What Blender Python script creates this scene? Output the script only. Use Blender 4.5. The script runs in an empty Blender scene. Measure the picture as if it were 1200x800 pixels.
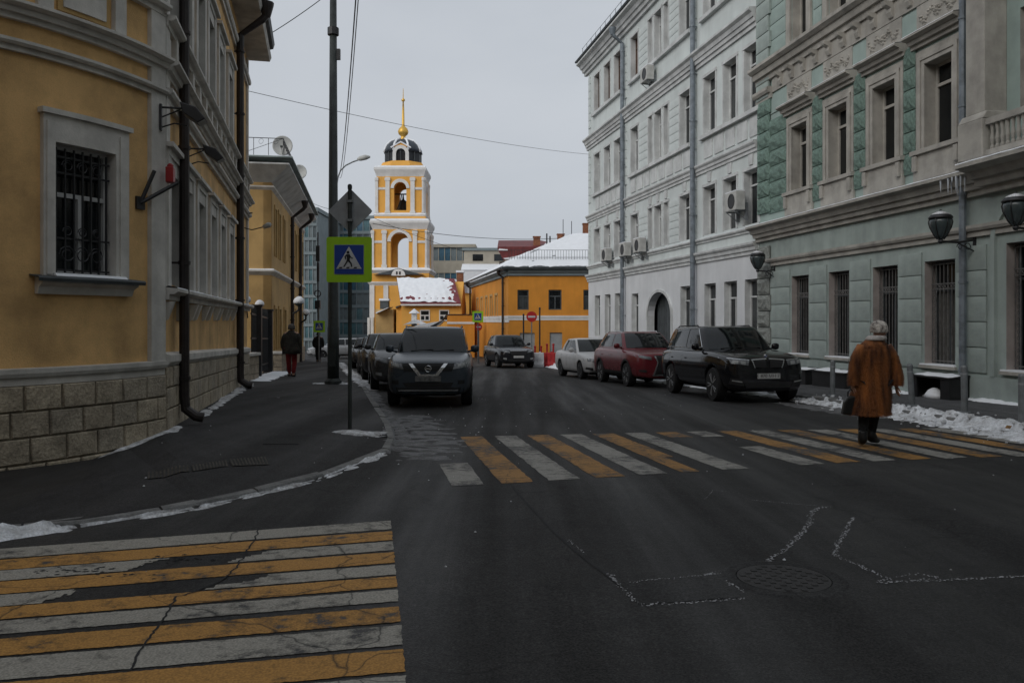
import bpy, bmesh, math, random
from mathutils import Vector, Matrix
from mathutils.bvhtree import BVHTree
from mathutils import noise as mnoise
random.seed(7)
SC = bpy.context.scene
COL = SC.collection
R = math.radians
HC = 1.5            # camera height
FPX = 973.0         # focal length in pixels of a 1200 px wide frame
HZ = 376.0          # horizon row

# ------------------------------------------------------------------ camera
cam_d = bpy.data.cameras.new('camera'); cam = bpy.data.objects.new('camera', cam_d); COL.objects.link(cam)
cam.location = (0, 0, HC); cam.rotation_euler = (R(90), 0, 0)
cam_d.sensor_width = 36; cam_d.lens = 36 * FPX / 1200; cam_d.shift_y = -24 / 1200
cam_d.clip_start = 0.1; cam_d.clip_end = 2000
SC.camera = cam

# ------------------------------------------------------------------ sky
SUN_EL, SUN_AZ = 30, 222     # degrees; azimuth clockwise from +Y
w = bpy.data.worlds.new('World'); SC.world = w; w.use_nodes = True
nt = w.node_tree; nt.nodes.clear()
def wn(t): return nt.nodes.new(t)
wo = wn('ShaderNodeOutputWorld'); bg = wn('ShaderNodeBackground'); sky = wn('ShaderNodeTexSky')
sky.sky_type = 'NISHITA'; sky.sun_disc = False; sky.sun_elevation = R(SUN_EL); sky.sun_rotation = R(SUN_AZ)
sky.dust_density = 6; sky.air_density = 1.0
hs = wn('ShaderNodeHueSaturation'); hs.inputs['Saturation'].default_value = 0.25; hs.inputs['Value'].default_value = 1.0
tc = wn('ShaderNodeTexCoord'); mp = wn('ShaderNodeMapping'); mp.inputs['Scale'].default_value = (1.2, 1.2, 3.0)
nz = wn('ShaderNodeTexNoise'); nz.inputs['Scale'].default_value = 2.2; nz.inputs['Detail'].default_value = 5; nz.inputs['Roughness'].default_value = 0.5
cr = wn('ShaderNodeValToRGB')
cr.color_ramp.elements[0].position = 0.25; cr.color_ramp.elements[0].color = (0.368, 0.398, 0.440, 1)
cr.color_ramp.elements[1].position = 0.75; cr.color_ramp.elements[1].color = (0.440, 0.466, 0.502, 1)
sc10 = wn('ShaderNodeVectorMath'); sc10.operation = 'SCALE'; sc10.inputs['Scale'].default_value = 10.0
mx = wn('ShaderNodeMixRGB'); mx.inputs['Fac'].default_value = 0.88
nt.links.new(tc.outputs['Generated'], mp.inputs['Vector']); nt.links.new(mp.outputs['Vector'], nz.inputs['Vector'])
nt.links.new(nz.outputs['Fac'], cr.inputs['Fac']); nt.links.new(cr.outputs['Color'], sc10.inputs[0])
nt.links.new(sky.outputs['Color'], hs.inputs['Color']); nt.links.new(hs.outputs['Color'], mx.inputs['Color1'])
nt.links.new(sc10.outputs['Vector'], mx.inputs['Color2']); nt.links.new(mx.outputs['Color'], bg.inputs['Color'])
bg.inputs['Strength'].default_value = 0.1
nt.links.new(bg.outputs['Background'], wo.inputs['Surface'])

sun_d = bpy.data.lights.new('sun', 'SUN'); sun_d.energy = 0.8; sun_d.angle = R(40); sun_d.color = (1.0, 0.97, 0.93)
sun = bpy.data.objects.new('sun', sun_d); COL.objects.link(sun)
_d = Vector((math.sin(R(SUN_AZ)) * math.cos(R(SUN_EL)), math.cos(R(SUN_AZ)) * math.cos(R(SUN_EL)), math.sin(R(SUN_EL))))
sun.rotation_euler = _d.to_track_quat('Z', 'Y').to_euler(); sun.location = (0, 0, 40)
SC.view_settings.view_transform = 'Standard'; SC.view_settings.look = 'None'
SC.view_settings.exposure = 0.45; SC.view_settings.gamma = 1.0

# ------------------------------------------------------------------ materials
MATS = {}
def mat(name, col, rough=0.85, var=0.12, scale=3.0, bump=0.0, bscale=40.0, metal=0.0, spec=0.4, col2=None, streak=0.0, coat=0.0, fine=0.0):
    """plaster / stone / metal: base colour with large soft noise, optional second colour, vertical streaks and bump"""
    if name in MATS: return MATS[name]
    m = bpy.data.materials.new(name); m.use_nodes = True; MATS[name] = m
    t = m.node_tree; L = t.links.new; b = t.nodes['Principled BSDF']
    b.inputs['Roughness'].default_value = rough; b.inputs['Metallic'].default_value = metal
    b.inputs['Specular IOR Level'].default_value = spec
    if coat: b.inputs['Coat Weight'].default_value = coat; b.inputs['Coat Roughness'].default_value = 0.05
    N = t.nodes.new
    g = N('ShaderNodeTexCoord')
    n1 = N('ShaderNodeTexNoise'); n1.inputs['Scale'].default_value = scale; n1.inputs['Detail'].default_value = 8; n1.inputs['Roughness'].default_value = 0.62
    L(g.outputs['Object'], n1.inputs['Vector'])
    c2 = col2 or tuple(c * (1 - 2.2 * var) for c in col)
    rp = N('ShaderNodeValToRGB')
    rp.color_ramp.elements[0].position = 0.32; rp.color_ramp.elements[0].color = (*c2, 1)
    rp.color_ramp.elements[1].position = 0.62; rp.color_ramp.elements[1].color = (*[min(1, c * (1 + var * .5)) for c in col], 1)
    L(n1.outputs['Fac'], rp.inputs['Fac'])
    out = rp.outputs['Color']
    if streak:
        mpn = N('ShaderNodeMapping'); mpn.inputs['Scale'].default_value = (1.9, 1.9, 0.3)
        n2 = N('ShaderNodeTexNoise'); n2.inputs['Scale'].default_value = 1.7; n2.inputs['Detail'].default_value = 6
        L(g.outputs['Object'], mpn.inputs['Vector']); L(mpn.outputs['Vector'], n2.inputs['Vector'])
        r2 = N('ShaderNodeValToRGB'); r2.color_ramp.elements[0].position = 0.30; r2.color_ramp.elements[1].position = 0.66
        r2.color_ramp.elements[0].color = (1 - streak * .6, 1 - streak * .6, 1 - streak * .6, 1); r2.color_ramp.elements[1].color = (1, 1, 1, 1)
        L(n2.outputs['Fac'], r2.inputs['Fac'])
        mm = N('ShaderNodeMixRGB'); mm.blend_type = 'MULTIPLY'; mm.inputs['Fac'].default_value = 1
        L(out, mm.inputs['Color1']); L(r2.outputs['Color'], mm.inputs['Color2']); out = mm.outputs['Color']
    if fine:
        n4 = N('ShaderNodeTexNoise'); n4.inputs['Scale'].default_value = bscale * 1.3; n4.inputs['Detail'].default_value = 3
        L(g.outputs['Object'], n4.inputs['Vector'])
        r4 = N('ShaderNodeValToRGB'); r4.color_ramp.elements[0].position = 0.35; r4.color_ramp.elements[1].position = 0.65
        r4.color_ramp.elements[0].color = (1 - fine,) * 3 + (1,); r4.color_ramp.elements[1].color = (1 + fine * .6,) * 3 + (1,)
        L(n4.outputs['Fac'], r4.inputs['Fac'])
        mm = N('ShaderNodeMixRGB'); mm.blend_type = 'MULTIPLY'; mm.inputs['Fac'].default_value = 1
        L(out, mm.inputs['Color1']); L(r4.outputs['Color'], mm.inputs['Color2']); out = mm.outputs['Color']
    L(out, b.inputs['Base Color'])
    if bump:
        n3 = N('ShaderNodeTexNoise'); n3.inputs['Scale'].default_value = bscale; n3.inputs['Detail'].default_value = 6
        L(g.outputs['Object'], n3.inputs['Vector'])
        bp = N('ShaderNodeBump'); bp.inputs['Strength'].default_value = bump; bp.inputs['Distance'].default_value = 0.02
        L(n3.outputs['Fac'], bp.inputs['Height']); L(bp.outputs['Normal'], b.inputs['Normal'])
    return m

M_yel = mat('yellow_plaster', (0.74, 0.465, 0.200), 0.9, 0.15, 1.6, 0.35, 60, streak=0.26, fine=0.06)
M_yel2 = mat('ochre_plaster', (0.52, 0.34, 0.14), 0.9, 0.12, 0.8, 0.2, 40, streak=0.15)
M_white = mat('white_trim', (0.64, 0.615, 0.57), 0.85, 0.12, 2.5, 0.2, 50, streak=0.3)
M_white2 = mat('church_white', (0.72, 0.71, 0.69), 0.85, 0.07, 1.0)
M_church = mat('church_yellow', (0.80, 0.41, 0.085), 0.85, 0.06, 0.6, streak=0.10)
M_orange = mat('orange_plaster', (0.70, 0.285, 0.040), 0.88, 0.08, 0.5, streak=0.16)
M_stone = mat('base_stone', (0.34, 0.285, 0.215), 0.9, 0.20, 4.0, 0.7, 35, fine=0.25)
M_mortar = mat('mortar', (0.27, 0.235, 0.18), 0.95, 0.15, 6)
M_mintg = mat('mint_ground_plaster', (0.355, 0.412, 0.388), 0.88, 0.12, 0.9, 0.25, 45, streak=0.26)
M_mint = mat('mint_plaster', (0.325, 0.405, 0.375), 0.88, 0.10, 0.9, 0.2, 45, streak=0.12)
M_rock = mat('mint_rock_block', (0.185, 0.272, 0.232), 0.92, 0.22, 5.0, 1.0, 22, fine=0.2)
M_rockg = mat('grey_rock_block', (0.27, 0.285, 0.265), 0.92, 0.20, 5.0, 1.0, 22, fine=0.2)
M_trimA = mat('beige_trim', (0.42, 0.40, 0.36), 0.85, 0.13, 2.0, 0.3, 40, streak=0.34)
M_paleB = mat('pale_green_plaster', (0.62, 0.665, 0.655), 0.88, 0.07, 0.6, 0.2, 40, streak=0.14)
M_paleBg = mat('pale_grey_plaster', (0.68, 0.695, 0.71), 0.88, 0.06, 0.6, 0.2, 40, streak=0.12)
M_trimB = mat('pale_trim', (0.62, 0.635, 0.63), 0.85, 0.12, 1.5, 0.2, 40, streak=0.3)
M_dark = mat('dark_interior', (0.02, 0.02, 0.022), 0.9, 0.1)
M_frame = mat('window_frame_white', (0.50, 0.50, 0.49), 0.6, 0.06, 4)
M_framed = mat('window_frame_dark', (0.11, 0.075, 0.055), 0.5, 0.15, 6)
M_brownw = mat('brown_blind', (0.13, 0.065, 0.045), 0.7, 0.12, 3)
M_iron = mat('black_iron', (0.018, 0.018, 0.020), 0.5, 0.2, 8, spec=0.5)
M_pipeb = mat('brown_downpipe', (0.030, 0.022, 0.020), 0.55, 0.25, 4, spec=0.4)
M_pipeg = mat('zinc_downpipe', (0.20, 0.23, 0.26), 0.5, 0.2, 4, metal=0.3)
M_roofd = mat('dark_roof_metal', (0.07, 0.08, 0.085), 0.6, 0.2, 2)
M_roofr = mat('red_roof_metal', (0.16, 0.030, 0.030), 0.6, 0.2, 2)
M_roofg = mat('grey_green_roof', (0.26, 0.32, 0.32), 0.6, 0.15, 2)
M_bank = mat('bank_snow', (0.78, 0.80, 0.83), 0.85, 0.10, 6.0, 1.0, 45, col2=(0.40, 0.40, 0.40), fine=0.18)
M_snow = mat('snow', (0.80, 0.82, 0.85), 0.8, 0.03, 3.0, 0.6, 25)
M_snowd = mat('dirty_snow', (0.62, 0.63, 0.65), 0.85, 0.20, 7.0, 0.9, 30, col2=(0.20, 0.19, 0.18), fine=0.25)
M_slush = mat('gritty_slush', (0.15, 0.15, 0.153), 0.8, 0.25, 5.0, 0.9, 30, col2=(0.05, 0.048, 0.047), fine=0.3)
M_steel = mat('galvanised_steel', (0.22, 0.235, 0.245), 0.55, 0.12, 6, metal=0.4)
M_poled = mat('dark_green_pole', (0.035, 0.042, 0.040), 0.6, 0.2, 4)
M_signg = mat('grey_sign_back', (0.30, 0.315, 0.33), 0.65, 0.10, 5)
M_lime = mat('lime_reflector', (0.34, 0.62, 0.015), 0.6, 0.05, 4)
M_blue = mat('sign_blue', (0.012, 0.050, 0.27), 0.55, 0.05, 4)
M_signw = mat('sign_white', (0.50, 0.51, 0.52), 0.6, 0.08, 6)
M_signb = mat('sign_black', (0.012, 0.012, 0.013), 0.6, 0.05, 4)
M_signr = mat('sign_red', (0.42, 0.012, 0.014), 0.6, 0.06, 4)
M_barr = mat('barrier_red', (0.42, 0.018, 0.020), 0.6, 0.12, 4)
M_barw = mat('barrier_white', (0.56, 0.56, 0.57), 0.6, 0.12, 4)
M_gold = mat('gold_leaf', (0.75, 0.46, 0.10), 0.45, 0.05, 3, metal=0.55)
M_kerb = mat('kerb_concrete', (0.19, 0.19, 0.185), 0.9, 0.2, 5, 0.5, 40, fine=0.2)
M_brick = mat('chimney_brick', (0.26, 0.105, 0.055), 0.9, 0.2, 5)
M_lampg = mat('lantern_glass', (0.05, 0.065, 0.068), 0.25, 0.1, 4, spec=0.5)
M_acw = mat('ac_housing', (0.46, 0.46, 0.44), 0.6, 0.1, 4)
M_redbox = mat('red_box', (0.30, 0.012, 0.014), 0.5, 0.1, 4)
M_beige = mat('beige_block', (0.40, 0.365, 0.30), 0.9, 0.08, 0.8)
M_panelg = mat('grey_facade_panel', (0.21, 0.255, 0.27), 0.7, 0.08, 0.8)
M_grate = mat('worn_tactile', (0.060, 0.054, 0.042), 0.9, 0.3, 8)
M_castiron = mat('cast_iron', (0.032, 0.030, 0.029), 0.7, 0.2, 10, 0.5, 60)

def glass(name, col=(0.018, 0.022, 0.026), rough=0.06, tint=0.5):
    m = mat(name, col, rough, 0.35, 0.7, spec=tint); return m
M_glass = glass('window_glass')
M_glassA = glass('window_glass_dark', (0.010, 0.012, 0.013), 0.10, 0.35)
M_curtain = mat('curtained_glass', (0.11, 0.108, 0.10), 0.12, 0.3, 1.2, spec=0.4)
M_blindg = mat('grey_blind_glass', (0.055, 0.06, 0.062), 0.10, 0.3, 1.2, spec=0.4)
M_glassb = glass('blue_curtain_glass', (0.06, 0.15, 0.22), 0.15, 0.5)
M_glasst = glass('teal_curtain_glass', (0.09, 0.19, 0.215), 0.18, 0.5)
M_carglass = mat('car_glass', (0.010, 0.013, 0.014), 0.06, 0.35, 2.0, bump=.25, bscale=1.6, spec=0.36)

def asphalt(name, base, dirt, dscale=0.35, rmin=0.45, rmax=0.9, seam=True):
    m = bpy.data.materials.new(name); m.use_nodes = True
    t = m.node_tree; L = t.links.new; N = t.nodes.new; b = t.nodes['Principled BSDF']
    g = N('ShaderNodeTexCoord')
    def nz_(s, d=6, r=.6, src=None):
        n = N('ShaderNodeTexNoise'); n.inputs['Scale'].default_value = s; n.inputs['Detail'].default_value = d; n.inputs['Roughness'].default_value = r
        L(src or g.outputs['Object'], n.inputs['Vector']); return n.outputs['Fac']
    def ramp(f, p0, c0, p1, c1):
        r = N('ShaderNodeValToRGB'); r.color_ramp.elements[0].position = p0; r.color_ramp.elements[1].position = p1
        r.color_ramp.elements[0].color = (*c0, 1); r.color_ramp.elements[1].color = (*c1, 1); L(f, r.inputs['Fac']); return r.outputs['Color']
    def mul(a, c, mode='MULTIPLY', fac=1):
        x = N('ShaderNodeMixRGB'); x.blend_type = mode; x.inputs['Fac'].default_value = fac; L(a, x.inputs['Color1']); L(c, x.inputs['Color2']); return x.outputs['Color']
    big = ramp(nz_(dscale, 8), 0.35, base, 0.72, dirt)
    agg = ramp(nz_(80, 3, .7), 0.36, (.32,) * 3, 0.70, (2.1,) * 3)
    mid = ramp(nz_(2.6, 9, .72), 0.3, (.72,) * 3, 0.72, (1.36,) * 3)
    # tyre-track streaks along the street direction
    mp_ = N('ShaderNodeMapping'); mp_.inputs['Rotation'].default_value = (0, 0, R(-9.5)); mp_.inputs['Scale'].default_value = (1.1, 0.05, 1)
    L(g.outputs['Object'], mp_.inputs['Vector'])
    stv = nz_(1.3, 5, .55, mp_.outputs['Vector'])
    st = ramp(stv, 0.36, (.94,) * 3, 0.66, (1.08,) * 3)
    agg2 = ramp(nz_(28, 4, .6), 0.34, (.78,) * 3, 0.68, (1.28,) * 3)
    c = mul(mul(mul(mul(big, agg), mid), st), agg2)
    # thin cracks
    vo = N('ShaderNodeTexVoronoi'); vo.feature = 'DISTANCE_TO_EDGE'; vo.inputs['Scale'].default_value = 0.42
    wob = N('ShaderNodeTexNoise'); wob.inputs['Scale'].default_value = 1.6; wob.inputs['Detail'].default_value = 6
    L(g.outputs['Object'], wob.inputs['Vector'])
    vm = N('ShaderNodeVectorMath'); vm.operation = 'MULTIPLY_ADD'; L(wob.outputs['Color'], vm.inputs[0]); vm.inputs[1].default_value = (.9, .9, 0)
    L(g.outputs['Object'], vm.inputs[2]); L(vm.outputs['Vector'], vo.inputs['Vector'])
    ck = ramp(vo.outputs['Distance'], 0.0, (.35,) * 3, 0.007, (1,) * 3)
    msk = nz_(0.5, 2); 
    x = N('ShaderNodeMixRGB'); x.blend_type = 'MULTIPLY'; L(ramp(msk, .48, (0,) * 3, .60, (1,) * 3), x.inputs['Fac']); L(c, x.inputs['Color1']); L(ck, x.inputs['Color2'])
    c = x.outputs['Color']
    L(c, b.inputs['Base Color'])
    rr = N('ShaderNodeMapRange'); rr.inputs['From Min'].default_value = 0.38; rr.inputs['From Max'].default_value = 0.66
    rr.inputs['To Min'].default_value = rmax; rr.inputs['To Max'].default_value = rmin; L(stv, rr.inputs['Value']); L(rr.outputs['Result'], b.inputs['Roughness'])
    b.inputs['Specular IOR Level'].default_value = 0.28
    bp = N('ShaderNodeBump'); bp.inputs['Strength'].default_value = 0.5; bp.inputs['Distance'].default_value = 0.006
    L(nz_(130, 3, .6), bp.inputs['Height']); L(bp.outputs['Normal'], b.inputs['Normal'])
    return m
M_road = asphalt('road_asphalt', (0.0160, 0.0154, 0.0150), (0.029, 0.028, 0.027), 0.35, 0.54, 0.90)
M_walk = asphalt('sidewalk_asphalt', (0.021, 0.0202, 0.0205), (0.029, 0.0282, 0.028), 0.6, 0.7, 0.95)
M_walkr = asphalt('sidewalk_right_asphalt', (0.055, 0.055, 0.057), (0.085, 0.085, 0.088), 0.6, 0.7, 0.95)
M_patch = asphalt('patch_asphalt', (0.019, 0.0185, 0.0185), (0.025, 0.0245, 0.024), 0.9, 0.6, 0.95)

def paint(name, col, wear=0.0):
    """worn thermoplastic road paint: colour chipped through to asphalt by its own noise"""
    m = bpy.data.materials.new(name); m.use_nodes = True
    t = m.node_tree; L = t.links.new; N = t.nodes.new; b = t.nodes['Principled BSDF']
    g = N('ShaderNodeTexCoord')
    n = N('ShaderNodeTexNoise'); n.inputs['Scale'].default_value = 9; n.inputs['Detail'].default_value = 10; n.inputs['Roughness'].default_value = 0.75
    L(g.outputs['Object'], n.inputs['Vector'])
    n2 = N('ShaderNodeTexNoise'); n2.inputs['Scale'].default_value = 1.1; n2.inputs['Detail'].default_value = 4
    L(g.outputs['Object'], n2.inputs['Vector'])
    ad = N('ShaderNodeMath'); ad.operation = 'MULTIPLY_ADD'; L(n2.outputs['Fac'], ad.inputs[0]); ad.inputs[1].default_value = 0.75; L(n.outputs['Fac'], ad.inputs[2])
    r = N('ShaderNodeValToRGB'); r.color_ramp.elements[0].position = 0.70 + wear; r.color_ramp.elements[1].position = 0.86 + wear * 1.6
    r.color_ramp.elements[0].color = (0.055, 0.053, 0.052, 1); r.color_ramp.elements[1].color = (*col, 1)
    e = r.color_ramp.elements.new(0.76 + wear * 1.2); e.color = (*[c * .55 for c in col], 1)
    L(ad.outputs[0], r.inputs['Fac'])
    n3 = N('ShaderNodeTexNoise'); n3.inputs['Scale'].default_value = 90; n3.inputs['Detail'].default_value = 2
    L(g.outputs['Object'], n3.inputs['Vector'])
    r3 = N('ShaderNodeValToRGB'); r3.color_ramp.elements[0].position = .35; r3.color_ramp.elements[0].color = (.7, .7, .7, 1); r3.color_ramp.elements[1].position = .65; r3.color_ramp.elements[1].color = (1.15,) * 3 + (1,)
    L(n3.outputs['Fac'], r3.inputs['Fac'])
    x = N('ShaderNodeMixRGB'); x.blend_type = 'MULTIPLY'; x.inputs['Fac'].default_value = 1; L(r.outputs['Color'], x.inputs['Color1']); L(r3.outputs['Color'], x.inputs['Color2'])
    # thin cracks from the asphalt below
    vo = N('ShaderNodeTexVoronoi'); vo.feature = 'DISTANCE_TO_EDGE'; vo.inputs['Scale'].default_value = 0.75
    vm = N('ShaderNodeVectorMath'); vm.operation = 'MULTIPLY_ADD'; L(n2.outputs['Color'], vm.inputs[0]); vm.inputs[1].default_value = (1.0, 1.0, 0)
    L(g.outputs['Object'], vm.inputs[2]); L(vm.outputs['Vector'], vo.inputs['Vector'])
    r5 = N('ShaderNodeValToRGB'); r5.color_ramp.elements[0].position = 0.0; r5.color_ramp.elements[1].position = 0.005
    r5.color_ramp.elements[0].color = (.2, .2, .2, 1); r5.color_ramp.elements[1].color = (1, 1, 1, 1); L(vo.outputs['Distance'], r5.inputs['Fac'])
    y = N('ShaderNodeMixRGB'); y.blend_type = 'MULTIPLY'; y.inputs['Fac'].default_value = 1; L(x.outputs['Color'], y.inputs['Color1']); L(r5.outputs['Color'], y.inputs['Color2'])
    L(y.outputs['Color'], b.inputs['Base Color']); b.inputs['Roughness'].default_value = 0.8
    bp = N('ShaderNodeBump'); bp.inputs['Strength'].default_value = .4; bp.inputs['Distance'].default_value = .005
    L(n3.outputs['Fac'], bp.inputs['Height']); L(bp.outputs['Normal'], b.inputs['Normal'])
    return m
M_pw = paint('white_road_paint', (0.30, 0.282, 0.242))
M_py = paint('yellow_road_paint', (0.40, 0.20, 0.042))

M_pw2 = paint('white_road_paint_worn', (0.27, 0.258, 0.23), .035)
M_py2 = paint('yellow_road_paint_worn', (0.32, 0.16, 0.036), .045)
# ------------------------------------------------------------------ mesh helpers
class MB:
    def __init__(s): s.v = []; s.f = []; s.map = None
    def quad(s, a, b, c, d):
        n = len(s.v); s.v += [tuple(a), tuple(b), tuple(c), tuple(d)]; s.f.append((n, n + 1, n + 2, n + 3))
    def poly(s, pts):
        n = len(s.v); s.v += [tuple(p) for p in pts]; s.f.append(tuple(range(n, n + len(pts))))
    def box(s, x0, x1, y0, y1, z0, z1, seg=1):
        """axis-aligned box, cut along x into seg pieces (for bent walls)"""
        n = len(s.v)
        for i in range(seg + 1):
            x = x0 + (x1 - x0) * i / seg
            s.v += [(x, y0, z0), (x, y1, z0), (x, y1, z1), (x, y0, z1)]
        for i in range(seg):
            a = n + 4 * i; b = a + 4
            for k in range(4): s.f.append((a + k, a + (k + 1) % 4, b + (k + 1) % 4, b + k))
        s.f.append((n + 3, n + 2, n + 1, n)); e = n + 4 * seg; s.f.append((e, e + 1, e + 2, e + 3)); return s
    def prof(s, x0, x1, pts, seg=1):
        """closed profile of (y,z) points pushed along x"""
        n = len(s.v); k = len(pts)
        for i in range(seg + 1):
            x = x0 + (x1 - x0) * i / seg
            s.v += [(x, p[0], p[1]) for p in pts]
        for i in range(seg):
            a = n + k * i; b = a + k
            for j in range(k): s.f.append((a + j, a + (j + 1) % k, b + (j + 1) % k, b + j))
        s.f.append(tuple(n + j for j in reversed(range(k)))); e = n + k * seg; s.f.append(tuple(e + j for j in range(k))); return s
    def tube(s, pts, r, n=8, cap=True):
        pts = [Vector(p) for p in pts]; base = len(s.v); K = len(pts)
        rr = r if isinstance(r, (list, tuple)) else [r] * K
        prev = None
        for i, p in enumerate(pts):
            d = (pts[min(i + 1, K - 1)] - pts[max(i - 1, 0)]).normalized()
            if prev is None:
                a = Vector((0, 0, 1)) if abs(d.z) < .9 else Vector((1, 0, 0))
                prev = d.cross(a).normalized()
            prev = (prev - d * prev.dot(d)).normalized(); q = d.cross(prev)
            for j in range(n):
                th = 2 * math.pi * j / n
                s.v.append(tuple(p + (prev * math.cos(th) + q * math.sin(th)) * rr[i]))
        for i in range(K - 1):
            for j in range(n):
                a = base + i * n; s.f.append((a + j, a + (j + 1) % n, a + n + (j + 1) % n, a + n + j))
        if cap:
            s.f.append(tuple(base + j for j in reversed(range(n)))); e = base + (K - 1) * n; s.f.append(tuple(e + j for j in range(n)))
        return s
    def lathe(s, c, prof_, n=16, sx=1, sy=1):
        """revolve (radius, z) pairs about a vertical axis at c"""
        b = len(s.v); K = len(prof_)
        for r_, z in prof_:
            for j in range(n):
                th = 2 * math.pi * (j + .5) / n; s.v.append((c[0] + r_ * sx * math.cos(th), c[1] + r_ * sy * math.sin(th), c[2] + z))
        for i in range(K - 1):
            for j in range(n):
                a = b + i * n; s.f.append((a + j, a + (j + 1) % n, a + n + (j + 1) % n, a + n + j))
        s.f.append(tuple(b + j for j in reversed(range(n)))); e = b + (K - 1) * n; s.f.append(tuple(e + j for j in range(n))); return s
    def prism(s, pts, ext):
        """planar polygon of 3-D points extruded by vector ext"""
        n = len(s.v); k = len(pts); e = Vector(ext)
        s.v += [tuple(p) for p in pts] + [tuple(Vector(p) + e) for p in pts]
        s.f.append(tuple(reversed(range(n, n + k)))); s.f.append(tuple(range(n + k, n + 2 * k)))
        for j in range(k): s.f.append((n + j, n + (j + 1) % k, n + k + (j + 1) % k, n + k + j))
        return s
    def mesh(s, name):
        v = s.v if s.map is None else [s.map(p) for p in s.v]
        me = bpy.data.meshes.new(name); me.from_pydata(v, [], s.f); me.validate(); me.update()
        bm = bmesh.new(); bm.from_mesh(me); bmesh.ops.recalc_face_normals(bm, faces=bm.faces); bm.to_mesh(me); bm.free()
        return me
    def build(s, name, m, parent=None, smooth=False, bevel=0.0, loc=None):
        me = s.mesh(name); return link(name, me, m, parent, smooth, bevel, loc)

def link(name, me, m, parent=None, smooth=False, bevel=0.0, loc=None):
    o = bpy.data.objects.new(name, me); COL.objects.link(o)
    if m: me.materials.clear(); me.materials.append(m)
    if parent: o.parent = parent
    if loc is not None: o.location = loc
    if smooth:
        for p in me.polygons: p.use_smooth = True
    if bevel:
        b = o.modifiers.new('bevel', 'BEVEL'); b.width = bevel; b.segments = 2; b.limit_method = 'ANGLE'; b.angle_limit = R(40)
    return o
def inst(name, me, parent, loc, scale=(1, 1, 1), rot=(0, 0, 0)):
    o = bpy.data.objects.new(name, me); COL.objects.link(o); o.parent = parent; o.location = loc; o.scale = scale; o.rotation_euler = rot; return o
def empty(name, loc, rz=0.0):
    o = bpy.data.objects.new(name, None); COL.objects.link(o); o.location = loc; o.rotation_euler = (0, 0, rz); o.empty_display_size = .2; return o
def tag(o, label=None, cat=None, group=None, kind=None):
    if label: o['label'] = label
    if cat: o['category'] = cat
    if group: o['group'] = group
    if kind: o['kind'] = kind
    return o
def copy_tree(o, parent=None):
    c = o.copy(); COL.objects.link(c); c.parent = parent
    for ch in list(o.children): copy_tree(ch, c)
    return c
def PX(px, py, Y):
    return Vector(((px - 600) / FPX * Y, Y, HC - (py - HZ) / FPX * Y))
def nse(x, y, z=0.0, s=1.0): return mnoise.noise(Vector((x * s, y * s, z * s)))

# ------------------------------------------------------------------ ground heights
def g(y):
    if y < 3: return 0.0
    if y < 7: return -0.023 * (y - 3) ** 2 / 8
    if y < 110: return -0.023 * (y - 5)
    return -0.023 * 105
# left pavement: kerb point and wall point of each station
def wz(y): return 0.077 - 0.0232 * (y - 10.9)
LST = [((-14, 2.6), (-14, 5.4, -.35)), ((-8, 4.55), (-9, 7.0, -.32)), ((-5, 5.5), (-6.2, 8.05, -.27)), ((-3.67, 5.95), (-5.43, 8.8, -.227)),
       ((-3.2, 6.15), (-4.98, 9.6, -.128)), ((-2.6, 6.85), (-4.75, 10.2, -.03)), ((-2.28, 7.5), (-4.6, 10.9, .077)), ((-1.93, 8.25), (-4.76, 11.6, wz(11.6))),
       ((-1.68, 9.5), (-5.02, 12.7, wz(12.7))), ((-1.52, 10.3), (-5.2, 13.5, wz(13.5))), ((-1.56, 11.1), (-5.46, 14.6, wz(14.6))), ((-1.9, 13.1), (-5.72, 15.7, wz(15.7))),
       ((-2.55, 16.1), (-6.1, 17.3, wz(17.3))), ((-3.95, 22.6), (-7.4, 22.9, wz(22.9))), ((-6.7, 34), (-9.9, 34, wz(34))), ((-10.5, 50), (-13.5, 50, wz(50))), ((-17.5, 78), (-21, 78, wz(78)))]
KH = [.05, .05, .045, .04, .04, .035, .03, .03, .03, .03, .035, .05, .08, .12, .12, .12, .12]
LST = [(Vector((k[0], k[1], g(k[1]) + KH[i])), Vector(w_)) for i, (k, w_) in enumerate(LST)]
RST = [((7.9, 2), (12.2, 2)), ((7.75, 6), (11.5, 6)), ((7.45, 10), (10.95, 10)), ((7.25, 14), (10.35, 14)), ((6.95, 17.5), (9.85, 17.5)), ((6.7, 19.6), (9.5, 19.6)), ((5.45, 25.5), (8.6, 25.5)),
       ((4.2, 31), (7.75, 31)), ((2.7, 39), (6.2, 39)), ((1.9, 44), (5.3, 44)), ((1.2, 49), (5.0, 49)), ((1.2, 55.9), (9.0, 55.9))]
RST = [(Vector((k[0], k[1], g(k[1]) + .12)), Vector((w_[0], w_[1], g(w_[1]) + .13))) for k, w_ in RST]
def in_strip(st, x, y):
    for i in range(len(st) - 1):
        k0, w0 = st[i]; k1, w1 = st[i + 1]
        for a, b, c in ((k0, k1, w1), (k0, w1, w0)):
            d = (b.y - c.y) * (a.x - c.x) + (c.x - b.x) * (a.y - c.y)
            if abs(d) < 1e-9: continue
            l1 = ((b.y - c.y) * (x - c.x) + (c.x - b.x) * (y - c.y)) / d
            l2 = ((c.y - a.y) * (x - c.x) + (a.x - c.x) * (y - c.y)) / d
            l3 = 1 - l1 - l2
            if l1 > -1e-6 and l2 > -1e-6 and l3 > -1e-6: return l1 * a.z + l2 * b.z + l3 * c.z
    return None
def gz(x, y):
    z = in_strip(LST, x, y)
    if z is None: z = in_strip(RST, x, y)
    return g(y) if z is None else z

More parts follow.
